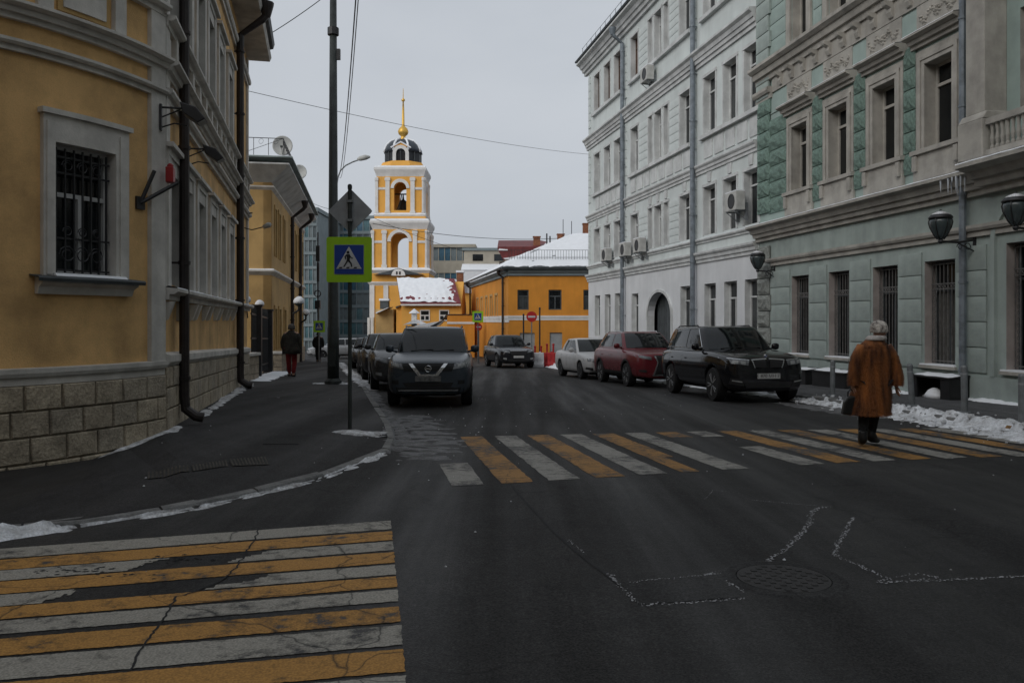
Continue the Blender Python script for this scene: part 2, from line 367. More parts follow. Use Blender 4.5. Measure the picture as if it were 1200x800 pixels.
# ------------------------------------------------------------------ facades
class Facade:
    """local frame: x = along the wall, y = outward normal, z up (world heights)"""
    def __init__(s, name, p0, p1, label, cat='building'):
        s.o = Vector((p0[0], p0[1])); d = Vector((p1[0], p1[1])) - s.o; s.len = d.length; s.u = d.normalized(); s.n = Vector((-s.u.y, s.u.x))
        s.root = empty(name, (p0[0], p0[1], 0), math.atan2(s.u.y, s.u.x)); tag(s.root, label, cat)
    def s(s, px, t=0.0):
        k = (px - 600) / FPX; o = s.o + s.n * t
        return (k * o.y - o.x) / (s.u.x - k * s.u.y)
    def z(s, px, py, t=0.0):
        a = s.s(px, t); y = (s.o + s.n * t + s.u * a).y
        return HC - (py - HZ) / FPX * y
    def world(s, a, t, z): p = s.o + s.u * a + s.n * t; return Vector((p.x, p.y, z))

def wall_mesh(s0, s1, z0, z1, ops, depth, mp_=None, maxseg=None, zbot=None):
    """wall skin with rectangular openings (a,b,c,d) and their reveals"""
    S = sorted({s0, s1, *[v for o in ops for v in o[:2]]}); Z = sorted({z0, z1, *[v for o in ops for v in o[2:4]]})
    if maxseg:
        S2 = []
        for a, b in zip(S, S[1:]):
            k = max(1, math.ceil((b - a) / maxseg)); S2 += [a + (b - a) * i / k for i in range(k)]
        S = S2 + [S[-1]]
    b = MB(); b.map = mp_
    for i in range(len(S) - 1):
        for j in range(len(Z) - 1):
            cs, cz = (S[i] + S[i + 1]) / 2, (Z[j] + Z[j + 1]) / 2
            if any(o[0] < cs < o[1] and o[2] < cz < o[3] for o in ops): continue
            b.quad((S[i], 0, Z[j]), (S[i + 1], 0, Z[j]), (S[i + 1], 0, Z[j + 1]), (S[i], 0, Z[j + 1]))
    b.nfront = len(b.f)
    for a, c, d, e in [o[:4] for o in ops]:
        b.quad((a, 0, d), (a, 0, e), (a, -depth, e), (a, -depth, d)); b.quad((c, 0, d), (c, -depth, d), (c, -depth, e), (c, 0, e))
        cut = [x for x in S if a - 1e-6 <= x <= c + 1e-6]
        for p, q in zip(cut, cut[1:]):
            b.quad((p, 0, e), (q, 0, e), (q, -depth, e), (p, -depth, e)); b.quad((p, 0, d), (p, -depth, d), (q, -depth, d), (q, 0, d))
    b.quad((s0, 0, z0), (s0, 0, z1), (s0, -depth - .1, z1), (s0, -depth - .1, z0)); b.quad((s1, 0, z0), (s1, -depth - .1, z0), (s1, -depth - .1, z1), (s1, 0, z1))
    return b

def reveal_mat(mb, name, m, root, rm_):
    o = mb.build(name, m, root); o.data.materials.append(rm_)
    for i, p in enumerate(o.data.polygons):
        if i >= mb.nfront: p.material_index = 1
    return o
def window(root, s0, s1, z0, z1, t, fm, gm, mull=1, trans=0.72, fw=.055, mp_=None, name='window', blind=None):
    """frame mesh (part) with its panes (sub-parts); t = plane of the glass"""
    f = MB(); f.map = mp_
    d0, d1 = t - .03, t + .03
    f.box(s0, s0 + fw, d0, d1, z0, z1); f.box(s1 - fw, s1, d0, d1, z0, z1)
    f.box(s0 + fw, s1 - fw, d0, d1, z0, z0 + fw); f.box(s0 + fw, s1 - fw, d0, d1, z1 - fw, z1)
    zt = z0 + (z1 - z0) * trans if trans else z1 - fw
    if trans: f.box(s0 + fw, s1 - fw, d0, d1 + .01, zt - fw / 2, zt + fw / 2)
    xs = [s0 + fw + (s1 - s0 - 2 * fw) * i / (mull + 1) for i in range(mull + 2)]
    for x in xs[1:-1]: f.box(x - fw * .45, x + fw * .45, d0 + .002, d1 + .004, z0 + fw, zt - (fw / 2 if trans else 0))
    w_ = f.build(name, fm, root)
    cells = [(xs[i], xs[i + 1], z0 + fw * .5, zt) for i in range(mull + 1)]
    if trans: cells.append((s0 + fw * .5, s1 - fw * .5, zt, z1 - fw * .5))
    if gm in (M_glass, M_glassA):
        k_ = random.random(); gl_ = M_curtain if k_ < .16 else M_blindg if k_ < .38 else gm
    else: gl_ = gm
    for ci, (a, b_, c, d) in enumerate(cells):
        p = MB(); p.map = mp_; tt = t - .012 + random.uniform(-.002, .002)
        p.box(a, b_, tt - .012, tt, c, d); p.build('pane', gl_ if ci < mull + 1 else gm, w_)
    if blind:
        p = MB(); p.map = mp_; h = random.uniform(.25, .95); p.box(s0 + fw, s1 - fw, t - .10, t - .08, z1 - (z1 - z0) * h, z1); p.build('blind', blind, w_)
    return w_

def cornice(root, s0, s1, z0, z1, out, m, name='cornice', mp_=None, seg=1, steps=3, inset=0.0, snow=None):
    """stepped moulding growing outwards towards its top"""
    pts = [(-.05, z0)]
    for i in range(steps):
        o = out * (i + 1) / steps; a = z0 + (z1 - z0) * i / steps; b_ = z0 + (z1 - z0) * (i + 1) / steps
        pts += [(o * .72 + .01, a), (o, a + (b_ - a) * .45), (o, b_)] if i == steps - 1 else [(o * .75 + .01, a), (o * .95, b_)]
    pts += [(-.05, z1 + out * .12)]
    b = MB(); b.map = mp_; b.prof(s0, s1, pts, seg); o = b.build(name, m, root)
    if snow:
        q = MB(); q.map = mp_; n = max(4, int((s1 - s0) / .25)); base = len(q.v)
        for i in range(n + 1):
            x = s0 + (s1 - s0) * i / n; h = snow * (.55 + .5 * abs(nse(x, z0 * 3, 1.3, 1.7))); e = out * (1.0 + .04 * nse(x, 7, z0, 3))
            za = z1 + out * .12
            q.v += [(x, 0, za), (x, e, z1 - .004), (x, e - .01, z1 + h * .7), (x, e * .5, za * .5 + z1 * .5 + h), (x, 0, za + h)]
        for i in range(n):
            for k in range(4): q.f.append((base + i * 5 + k, base + i * 5 + k + 1, base + i * 5 + 6 + k, base + i * 5 + 5 + k))
        q.build('snow_cover', M_snow, o, smooth=True)
    return o
def downpipe(root, s, t, ztop, zbot, r, m, bend=0.0, mp_=None, foot=.3, name='downpipe', collars=5):
    b = MB(); b.map = mp_
    pts = [(s, t, ztop), (s, t, zbot + .35), (s, t + .02, zbot + .16), (s, t + foot * .6, zbot + .05), (s, t + foot, zbot + .03)]
    if bend: pts = [(s, t + bend, ztop + bend * .9), (s, t + bend * .85, ztop + bend * .7)] + pts
    b.tube(pts, r, 10)
    for i in range(collars):
        z = zbot + .6 + (ztop - zbot - 1.0) * i / max(1, collars - 1)
        b.tube([(s, t, z - .025), (s, t, z + .025)], r * 1.22, 10); b.box(s - .015, s + .015, -.03, t, z - .015, z + .015)
    if bend: b.lathe((s, t + bend, ztop + bend * .9), [(r * 1.1, -.05), (r * 1.9, .22), (r * 2.0, .3)], 10)
    return b.build(name, m, root, smooth=False)
ROCKS = []
def rock_mesh(seed, m):
    """rock-faced ashlar block, unit size, front towards +y"""
    b = MB(); nx, nz_ = 5, 4; rnd = random.Random(seed); base = 0; G = {}
    for i in range(nx + 1):
        for j in range(nz_ + 1):
            x, z = i / nx - .5, j / nz_ - .5; e = min(i, nx - i, j * 1.0, nz_ - j)
            y = 0.35 if e == 0 else (0.8 + rnd.uniform(-.25, .25))
            G[i, j] = len(b.v); b.v.append((x, y, z))
    for i in range(nx):
        for j in range(nz_): b.f.append((G[i, j], G[i + 1, j], G[i + 1, j + 1], G[i, j + 1]))
    n = len(b.v); b.v += [(-.5, 0, -.5), (.5, 0, -.5), (.5, 0, .5), (-.5, 0, .5)]
    for k, (p, q, line) in enumerate([(0, 1, [G[i, 0] for i in range(nx + 1)]), (1, 2, [G[nx, j] for j in range(nz_ + 1)]), (2, 3, [G[nx - i, nz_] for i in range(nx + 1)]), (3, 0, [G[0, nz_ - j] for j in range(nz_ + 1)])]):
        b.f.append((n + p, n + q) + tuple(reversed(line)))
    me = b.mesh('rock_block'); me.materials.append(m); return me
def flat_block(m):
    b = MB(); b.box(-.5, .5, 0, 1, -.5, .5); me = b.mesh('ashlar_block')
    bm = bmesh.new(); bm.from_mesh(me); bmesh.ops.bevel(bm, geom=[e for e in bm.edges if all(v.co.y > .9 for v in e.verts)], offset=.06, segments=1, affect='EDGES'); bm.to_mesh(me); bm.free()
    me.materials.append(m); return me
# ================================================================== SETTING: road, pavements, kerbs
def sheet(xs, ys, zf, dz=0.0):
    b = MB(); n = len(ys)
    for x in xs:
        for y in ys: b.v.append((x, y, zf(x, y) + dz))
    for i in range(len(xs) - 1):
        for j in range(n - 1): b.f.append((i * n + j, (i + 1) * n + j, (i + 1) * n + j + 1, i * n + j + 1))
    return b
ys = [-300, -60, -20, 0, 3] + [3.5 + .5 * i for i in range(8)] + [8, 12, 20, 30, 45, 60, 80, 110, 160, 400, 900]
road = tag(sheet([-600, -200, -60, -20, -8, 0, 8, 20, 60, 200, 600], ys, lambda x, y: g(y)).build('road', M_road), kind='structure')

def pavement(name, st, m, flip):
    b = MB(); n = 14; rows_ = []
    for i in range(len(st) - 1):
        for f in (range(5) if i == len(st) - 2 else range(4)):
            k = st[i][0].lerp(st[i + 1][0], f / 4); w_ = st[i][1].lerp(st[i + 1][1], f / 4); rows_.append((k + (w_ - k).normalized() * .15, w_))
    for ks, w_ in rows_:
        for j in range(n + 1):
            p = ks.lerp(w_, j / n); z = in_strip(st, p.x, p.y); b.v.append((p.x, p.y, (p.z if z is None else z) - .006))
    for i in range(len(rows_) - 1):
        for j in range(n): a = i * (n + 1) + j; b.f.append((a, a + 1, a + n + 2, a + n + 1))
    o = tag(b.build(name, m), kind='structure')
    # kerb stones, one by one
    L = [0.0]
    for i in range(len(st) - 1): L.append(L[-1] + (st[i + 1][0] - st[i][0]).length)
    def at(d):
        i = max(0, min(len(L) - 2, next((q for q in range(len(L) - 1) if L[q + 1] >= d), len(L) - 2)))
        f = (d - L[i]) / (L[i + 1] - L[i]); k = st[i][0].lerp(st[i + 1][0], f); w_ = st[i][1].lerp(st[i + 1][1], f); return k, (w_ - k).normalized()
    d = 0.0; step = 1.0
    while d < L[-1] - step:
        if at(d)[0].y > 60: break
        k0, n0 = at(d + .008); k1, n1 = at(d + step - .008); h = random.uniform(-.012, .008); q = MB()
        for kk, nn in ((k0, n0), (k1, n1)):
            nn = Vector((nn.x, nn.y, 0)); zz = kk.z + h
            q.v += [(kk.x, kk.y, zz - .35), (kk.x, kk.y, zz - .02), (kk.x + nn.x * .02, kk.y + nn.y * .02, zz), (kk.x + nn.x * .15, kk.y + nn.y * .15, zz), (kk.x + nn.x * .15, kk.y + nn.y * .15, zz - .35)]
        for j in range(5): q.f.append((j, (j + 1) % 5, 5 + (j + 1) % 5, 5 + j))
        q.f += [(4, 3, 2, 1, 0), (5, 6, 7, 8, 9)]
        q.build('kerb_stone', M_kerb, o); d += step
    return o
walk_l = pavement('left_pavement', LST, M_walk, 0)
walk_r = pavement('right_pavement', RST, M_walkr, 1)

def decal(name, pts, m, parent, dz, nx=6, ny=6, rag=0.0, holes=None):
    """thin sheet laid on the ground: bilinear quad pts (4 ground points), slightly ragged edges"""
    b = MB(); A, B, C, D = [Vector((p[0], p[1], 0)) for p in pts]
    for i in range(nx + 1):
        for j in range(ny + 1):
            u, v = i / nx, j / ny; p = A.lerp(B, u).lerp(D.lerp(C, u), v)
            if rag and (i in (0, nx) or j in (0, ny)): p += Vector((random.uniform(-rag, rag), random.uniform(-rag, rag), 0))
            b.v.append((p.x, p.y, gz(p.x, p.y) + dz))
    for i in range(nx):
        for j in range(ny):
            if holes and holes(i / nx, j / ny, b.v[i * (ny + 1) + j]): continue
            a = i * (ny + 1) + j; b.f.append((a, a + ny + 1, a + ny + 2, a + 1))
    return b.build(name, m, parent)

# near crosswalk (left): row boundaries measured on its right end
rows = [(6.37, 6.09), (6.03, 5.77), (5.73, 5.50), (5.45, 5.20), (5.155, 4.945), (4.91, 4.71), (4.66, 4.463), (4.375, 4.15), (4.10, 3.85), (3.80, 3.555), (3.515, 3.27), (3.22, 2.98), (2.93, 2.70), (2.65, 2.4)]
for i, (ya, yb) in enumerate(rows):
    sl = .34 - .13 * min(1, (6.37 - ya) / 2.85)
    def xr(y): return -.93 + .168 * (6.37 - y)
    def hole(u, v, p, i=i):
        # worn-out diagonal break where the asphalt was re-laid
        n_ = .10 * nse(p[0], p[1], 4, 5) + .05 * nse(p[0], p[1], 8, 17)
        d = p[0] - (-1.05 - (6.0 - p[1]) * .62) + n_
        if i in (2, 4): return (-.55 if i == 4 else -.75) + (n_ * 2) < d < -.05 + .25 * (i == 4) - .2 * (i == 2)
        return False
    xl = -9.0
    A = (xl, ya + sl * (xl - xr(ya))); B = (xr(ya), ya); C = (xr(yb), yb); D = (xl, yb + sl * (xl - xr(yb)))
    decal('crosswalk_stripe', [A, B, C, D], M_pw if i % 2 == 0 else M_py, road, .004, 420, 8, .004, hole)
# far crosswalk across the street
for i in range(18):
    x0 = -.573 + .47 * i; y0 = 7.85 + .358 * (x0 + .573) - (.02 * max(0, i - 8)) * (x0 - 3)
    x1 = x0 + .31; y1 = y0 + .31 * .3
    def far(x, y, t0=0):
        yf = 11.86; 
        for _ in range(6): xx = x - .166 * (yf - y); yf = 11.86 + .20 * (xx + .79) if xx < 3 else 12.62 + .12 * (xx - 3)
        return (x - .166 * (yf - y), yf)
    A, B, C, D = (x0, y0), (x1, y1), far(x1, y1), far(x0, y0)
    hole = None
    if i == 0: hole = lambda u, v, p: v > .34
    if i == 5: hole = lambda u, v, p: .62 < u * .5 + v and random.random() < .0 or (v < .30 and u > .4)
    if i == 7: hole = lambda u, v, p: v < .78
    if i == 8: hole = lambda u, v, p: .45 < v < .8 and u < .9
    decal('crosswalk_stripe', [A, B, C, D], M_pw2 if i % 2 == 0 else M_py2, road, .004, 3, 30, .008, hole)
def yr(px, py):
    """ground point on the road under a picture position"""
    k = (py - HZ) / FPX; y = HC / k
    for _ in range(30): y = (HC - g(y)) / k
    return ((px - 600) / FPX * y, y)
# re-laid asphalt patch, its salt-filled joints and the manhole
decal('asphalt_patch', [yr(748, 708), yr(872, 700), yr(850, 672), yr(728, 682)], M_patch, road, .003, 6, 4, .01)
def joint(pts, wd, m, seed, dens=.55, name='salt_line'):
    b = MB(); rnd = random.Random(seed); P = [Vector((*yr(*p), 0)) for p in pts]
    for a, c in zip(P, P[1:]):
        n = max(2, int((c - a).length / .010)); d = (c - a).normalized(); q = Vector((-d.y, d.x, 0))
        for i in range(n):
            if nse(i * .13, seed, a.x) * .5 + .5 + rnd.uniform(-.25, .25) > dens + .2: continue
            p = a.lerp(c, (i + rnd.random()) / n) + q * (rnd.gauss(0, wd * .45) + .02 * nse(i * .02, seed, 3))
            r_ = wd * rnd.uniform(.10, .42) * (1.6 if rnd.random() < .06 else 1); k = 6; a0 = rnd.random() * 6
            ring = [(p.x + r_ * rnd.uniform(.6, 1.2) * (math.cos(a0 + t * 6.283 / k) * 1.0), p.y + r_ * rnd.uniform(.6, 1.2) * math.sin(a0 + t * 6.283 / k), 0) for t in range(k)]
            z = g(p.y); base = len(b.v); b.v += [(x, y, z + .0035) for x, y, _ in ring] + [(p.x, p.y, z + .0045 + r_ * .25)]
            for t in range(k): b.f.append((base + t, base + (t + 1) % k, base + k))
    o = b.build(name, m, road); o['kind'] = 'stuff'; return o
M_salt = mat('salt_crust', (0.36, 0.36, 0.37), 0.9, 0.2, 9)
joint([(712, 672), (724, 684), (738, 697), (750, 709), (800, 707), (874, 701)], .022, M_salt, 1, .62)
joint([(735, 683), (785, 678), (828, 674), (846, 668)], .016, M_salt, 2, .5)
joint([(824, 674), (856, 670), (878, 666), (900, 657), (918, 645), (940, 625), (955, 598), (965, 594)], .026, M_salt, 3, .62)
joint([(880, 586), (915, 589), (950, 592), (975, 594)], .013, M_salt, 4, .5)
joint([(852, 674), (856, 684), (872, 694)], .02, M_salt, 5, .6)
joint([(1000, 606), (990, 624), (978, 648), (984, 654), (1010, 664), (1040, 678), (1028, 683), (1100, 680), (1200, 675)], .022, M_salt, 6, .66)
joint([(1050, 676), (1075, 672), (1100, 677), (1060, 680)], .02, M_salt, 7, .4)
joint([(665, 632), (682, 648)], .014, M_salt, 8, .6)
joint([(826, 585), (835, 574), (870, 578)], .010, M_salt, 9, .4)
b = MB()
M_crack = mat('crack_tar', (0.020, 0.020, 0.021), 0.9, 0.2, 8)
for a, c in zip([(598, 566), (612, 584), (628, 600), (648, 622), (668, 640), (690, 658), (714, 676)], [(612, 584), (628, 600), (648, 622), (668, 640), (690, 658), (714, 676), (724, 684)]):
    p, q = Vector((*yr(*a), 0)), Vector((*yr(*c), 0)); n = Vector((-(q - p).y, (q - p).x, 0)).normalized() * .011
    b.quad((*(p - n)[:2], g(p.y) + .003), (*(p + n)[:2], g(p.y) + .003), (*(q + n)[:2], g(q.y) + .003), (*(q - n)[:2], g(q.y) + .003))
b.build('asphalt_crack', M_crack, road)
b = MB(); rnd = random.Random(4); CP = [(302, 622), (299, 631), (292, 643), (285, 653), (276, 666), (262, 680), (236, 690), (209, 700), (198, 715), (188, 730), (176, 745), (160, 768), (150, 790)]
pts = [Vector((*yr(*p), 0)) for p in CP]; fine = []
for p, q in zip(pts, pts[1:]):
    for k in range(6): fine.append(p.lerp(q, k / 6) + Vector((rnd.gauss(0, .008), rnd.gauss(0, .006), 0)))
for i in range(len(fine) - 1):
    p, q = fine[i], fine[i + 1]; wa, wb = [.005 + .006 * abs(nse(j * .4, 2, 1)) for j in (i, i + 1)]
    b.quad((p.x - wa, p.y, g(p.y) + .0068), (p.x + wa, p.y, g(p.y) + .0068), (q.x + wb, q.y, g(q.y) + .0068), (q.x - wb, q.y, g(q.y) + .0068))
b.build('asphalt_crack', M_crack, road)
mx_, my_ = yr(918, 678)
mh = empty('manhole_cover', (mx_, my_, g(my_))); tag(mh, 'round cast-iron manhole cover sunk in the road near the salt-whitened joints', 'manhole cover')
b = MB(); b.lathe((0, 0, 0), [(.27, .002), (.27, .007), (.33, .008), (.36, .002)], 40); 
b.build('frame_ring', M_patch, mh)
b = MB(); b.lathe((0, 0, 0), [(.265, .001), (.265, .007), (.0, .008)], 40)
for i in range(-5, 6):
    for j in range(-5, 6):
        if math.hypot(i, j) < 5.3 and (i + j) % 2 == 0: b.box(i * .045 - .016, i * .045 + .016, j * .045 - .016, j * .045 + .016, .007, .011)
b.build('lid', M_castiron, mh)

# worn tactile pads and a second lid on the left pavement
def yl(px, py):
    k = (py - HZ) / FPX; y = HC / k
    for _ in range(40): y = (HC - gz((px - 600) / FPX * y, y)) / k
    return ((px - 600) / FPX * y, y)
for c0, c1, c2, c3 in [((172, 561), (222, 552), (222, 545), (172, 553)), ((226, 552), (268, 546), (266, 539), (224, 545)), ((272, 546), (316, 544), (312, 535), (268, 538))]:
    P = [Vector((*yl(*c), 0)) for c in (c0, c1, c2, c3)]
    t_ = decal('tactile_pad', P, M_walk, walk_l, .002, 24, 12)
    q = MB()
    for i in range(11):
        u = (i + .5) / 11; a = P[0].lerp(P[1], u); c = P[3].lerp(P[2], u); w_ = (P[1] - P[0]) * .022
        pts = []
        for p in (a - w_, a + w_, c + w_, c - w_): pts.append((p.x, p.y, gz(p.x, p.y)))
        q.prism(pts, (0, 0, .004))
    o = q.build('rib', M_grate, t_); o['kind'] = 'stuff'
cx, cy = yl(330, 516)
b = MB(); b.prism([(*yl(308, 520), 0), (*yl(350, 520), 0), (*yl(354, 510), 0), (*yl(314, 510), 0)], (0, 0, .01))
b.v = [(x, y, gz(x, y) + z * .6 - .006) for x, y, z in b.v]
b.build('utility_lid', M_patch, walk_l)

# ------------------------------------------------------------------ snow lying on the ground
def snow_strip(name, pts, wid, h, seed, m, res=.05, thr=.0, scale=2.2, label=None):
    """uneven low ridge along a ground polyline; where it dips below the ground it vanishes"""
    P = [Vector((p[0], p[1], 0)) for p in pts]; W = wid if isinstance(wid, (list, tuple)) else [wid] * len(P)
    b = MB(); rows_ = []; nv = 14
    for i in range(len(P) - 1):
        n = max(2, int((P[i + 1] - P[i]).length / res))
        for k in range(n + (i == len(P) - 2)):
            f = k / n; rows_.append((P[i].lerp(P[i + 1], f), W[i] + (W[i + 1] - W[i]) * f, (P[i + 1] - P[i]).normalized()))
    nr = len(rows_)
    for k, (p, w_, d) in enumerate(rows_):
        q = Vector((-d.y, d.x, 0)); e = min(1, k / 5, (nr - 1 - k) / 5)
        for j in range(nv + 1):
            v = j / nv * 2 - 1; x, y = p.x + q.x * v * w_, p.y + q.y * v * w_
            hh = h * ((1 - v * v) * e * 1.0 + .85 * nse(x + seed * 7.3, y, 0, scale) + .45 * nse(x, y + seed * 3.1, 2, scale * 3.1) + .12 * nse(x, y, seed, scale * 8) - .38 - thr)
            b.v.append((x, y, gz(x, y) + max(hh, -.03)))
    for k in range(nr - 1):
        for j in range(nv): a = k * (nv + 1) + j; b.f.append((a, a + nv + 1, a + nv + 2, a + 1))
    # drop faces wholly under the ground
    b.f = [f for f in b.f if any(b.v[q][2] > gz(b.v[q][0], b.v[q][1]) - .02 for q in f)]
    if not b.f: return None
    o = b.build(name, m, None, smooth=True); tag(o, label, 'snow', kind='stuff'); return o
K = [k for k, _ in LST]; WL = [w_ for _, w_ in LST]
snow_strip('kerb_snow', [(k.x + .05, k.y - .08) for k in K[1:5]], [.26, .28, .22, .08], .075, 1, M_bank, thr=-.08, scale=3.0, label='clump of old snow along the kerb at the left edge, beside the near crosswalk')
snow_strip('kerb_snow', [(k.x + .04, k.y - .03) for k in K[4:10]], [.07, .05, .05, .05, .07, .10], .024, 2, M_snowd, thr=.36, scale=3.4, label='thin broken snow line along the rounded pavement kerb')
snow_strip('kerb_snow', [(k.x + .12, k.y) for k in K[9:14]], [.12, .2, .16, .16, .18], .028, 3, M_slush, thr=.30, scale=4.0, label='snow crust in the gutter beside the parked cars on the left')
snow_strip('gutter_slush', [(-1.0, 9.4), (-1.05, 11), (-1.45, 13.2), (-1.85, 15.5)], [.40, .65, .6, .45], .010, 4, M_slush, thr=.36, scale=4.5, label='gritty frozen slush on the road in front of the grey parked car')
snow_strip('kerb_snow', [(k.x + .1, k.y) for k in K[13:16]], [.35, .35, .3], .06, 5, M_snowd, thr=.1, res=.15, label='snow along the far left kerb behind the parked cars')
snow_strip('pavement_snow', [(-2.5, 11.55), (-2.2, 11.75), (-1.75, 11.85)], [.3, .42, .3], .05, 6, M_snowd, thr=.02, label='trampled snow round the foot of the crosswalk sign post')
snow_strip('pavement_snow', [(-5.65, 23.5), (-5.1, 23.6), (-4.55, 23.7)], [.2, .26, .2], .07, 7, M_snowd, thr=.0, label='small snow heap round the foot of the tall dark pole')
snow_strip('pavement_snow', [(WL[i].x + .14, WL[i].y - .03) for i in range(4, 8)], [.04, .10, .08, .07], .026, 8, M_snowd, thr=.12, label='thin snow at the foot of the rounded yellow corner wall')
snow_strip('pavement_snow', [(WL[i].x + .2, WL[i].y) for i in range(8, 14)], [.12, .12, .12, .12, .16, .2], .035, 9, M_snowd, thr=.34, label='patchy snow at the foot of the long yellow side wall')
snow_strip('pavement_snow', [(-7.3, 24), (-7.9, 27), (-8.6, 31)], [.3, .4, .4], .06, 10, M_snow, thr=.05, label='patchy snow in front of the black gate')
snow_strip('snow_bank', [(6.5, 19.2), (6.75, 17.4), (7.05, 15.2), (7.2, 13.5), (7.3, 12.0), (7.45, 10.5), (7.6, 9)], [.22, .3, .5, .55, .62, .6, .5], .085, 11, M_bank, thr=.02, res=.03, scale=4.2, label='lumpy white snow bank along the right kerb behind the woman')
snow_strip('snow_bank', [(6.0, 18.4), (6.3, 16.6), (6.55, 14.6)], [.3, .5, .3], .03, 12, M_slush, thr=.05, label='grey slush on the road beside the right kerb')
snow_strip('pavement_snow', [(w_.x - .15, w_.y) for _, w_ in RST[2:8]], [.22, .22, .22, .25, .3, .3], .06, 13, M_snow, thr=-.2, label='narrow snow strip along the foot of the mint building')
snow_strip('kerb_snow', [(k.x - .1, k.y) for k, _ in RST[5:10]], [.3, .35, .35, .35, .4], .09, 14, M_snow, thr=-.1, res=.08, label='snow along the right kerb under the parked cars')
snow_strip('snow_bank', [(.6, 46), (2.0, 45.5), (3.2, 44)], [.5, .7, .5], .14, 15, M_snow, thr=-.1, res=.1, label='snow round the red and white barriers')

rnd = random.Random(21); q = MB()
for i in range(260):
    t = rnd.random(); y = 9.5 + 9.2 * t; x = 7.55 - .10 * (y - 9.5) + rnd.gauss(0, .30); r_ = rnd.choice((.015, .02, .025, .03, .045)) * rnd.uniform(.6, 1.3)
    zc0 = gz(x, y) + r_ * .3 + max(0, .045 * (1 - ((x - 7.55 + .10 * (y - 9.5)) / .5) ** 2)); base = len(q.v)
    for dz, rr in ((-.8, .7), (.1, 1.0), (.75, .6)):
        for k in range(6): th = k * 1.047 + dz; f = rr * rnd.uniform(.7, 1.2); q.v.append((x + r_ * f * math.cos(th), y + r_ * f * math.sin(th), zc0 + r_ * dz * .8))
    for a_ in (0, 6):
        for k in range(6): q.f.append((base + a_ + k, base + a_ + (k + 1) % 6, base + a_ + 6 + (k + 1) % 6, base + a_ + 6 + k))
    q.f.append(tuple(base + 12 + k for k in range(6)))
tag(q.build('snow_chunks', M_bank), 'loose chunks of frozen snow on the right kerb bank', 'snow', kind='stuff')
# ================================================================== MINT BUILDING (right, near)
mintA = Facade('mint_building', (12.33 - .149 * 16.1, 16.1), (12.33 - .149 * 27.6, 27.6), 'mint and grey stuccoed building with rusticated quoins, grilled windows and stone balcony on the right', 'building')
FA = mintA; RA = FA.root; SA0, SA1 = -9.5, 11.62
wc = [2.50, 4.56, 6.70, 8.86]
gops = [(c - .52, c + .52, .50, 2.86) for c in wc] + [(-.62, .47, .50, 3.05)] + [(c - .52, c + .52, .5, 2.86) for c in (-3.2, -5.4, -7.6)]
reveal_mat(wall_mesh(SA0, SA1, -.9, 4.12, gops, .36), 'ground_floor_wall', M_mintg, RA, mat('pinkish_reveal', (.36, .32, .30), .9, .12, 2))
uops = [(c - .48, c + .48, 5.45, 7.38) for c in wc] + [(-.9, .1, 5.45, 7.6)] + [(c - .48, c + .48, 5.45, 7.38) for c in (-3.2, -5.4, -7.6)]
reveal_mat(wall_mesh(SA0, SA1, 4.12, 9.3, uops, .34), 'second_floor_wall', M_mint, RA, M_trimA)
tops = [(c - .48, c + .48, 10.0, 12.1) for c in wc + [-.4, -3.2, -5.4, -7.6]]
reveal_mat(wall_mesh(SA0, SA1, 9.3, 14.2, tops, .34), 'third_floor_wall', M_mint, RA, M_trimA)
b = MB(); b.box(SA0, SA1, -13, -.62, -1, 14.2); b.build('core', M_dark, RA)
b = MB(); b.box(SA0 - .1, SA1 - .05, -13.2, .55, 14.2, 14.5); b.prism([(SA0, .5, 14.5), (SA0, -13, 14.5), (SA0, -6, 17)], (SA1 - SA0 - .1, 0, 0)); b.build('roof', M_roofd, RA)
for (a, c, d, e) in gops:
    window(RA, a, c, d, e, -.30, M_roofd, M_glassA, 1, .72)
for (a, c, d, e) in uops + tops:
    window(RA, a, c, d, e, -.28, M_trimA, M_glassA, 0, .74, .07)
# iron grilles: verticals, scroll rings and bars
def grille(root, a, c, d, e, t):
    q = MB(); n = 7; w_ = c - a
    for i in range(n + 1): x = a + .03 + (w_ - .06) * i / n; q.box(x - .008, x + .008, t - .008, t + .008, d + .02, e - .02)
    zs = [d + .08, e - .62, e - .50, e - .06]
    for z in zs: q.box(a, c, t - .009, t + .009, z - .010, z + .010)
    r_ = .036
    def ring(x, z, rr):
        q.tube([(x + rr * math.cos(k * .785), t, z + rr * math.sin(k * .785)) for k in range(9)], .007, 4, False)
    for x in (a + .13, c - .13):
        z = d + .14
        while z < e - .66: ring(x, z, .05); z += .125
    x = a + .08
    while x < c - .05: ring(x, e - .56, .042); x += .1
    return q.build('window_grille', M_grillem, root)
M_grillem = mat('grille_grey', (0.15, 0.145, 0.14), 0.6, 0.2, 8)
for (a, c, d, e) in gops[:5]: grille(RA, a + .02, c - .02, d + .02, e - .02, -.16)
for (a, c, d, e) in gops[:5]:
    b = MB(); b.box(a - .1, c + .1, -.3, .09, d - .07, d - .002); s_ = b.build('window_sill', M_trimA, RA)
    b = MB(); b.box(a - .08, c + .08, -.28, .08, d - .001, d + .03); b.build('snow_cover', M_snow, s_)
# smooth ashlar blocks between the ground-floor windows
blkA = flat_block(M_mintg)
edges = [(-.62 - .35 - 1.6, -.62 - .35)] + [(1.0, wc[0] - .60)] + [(wc[i] + .60, wc[i + 1] - .60) for i in range(3)] + [(wc[3] + .60, 10.75)]
for a, c in edges:
    for k in range(5):
        z0 = .42 + .535 * k
        inst('ashlar_block', blkA, RA, ((a + c) / 2, .002, z0 + .262), (c - a, .035, .515))
b = MB(); b.box(SA0, 10.8, .0, .06, -.9, .36); b.build('plinth', M_mintg, RA)
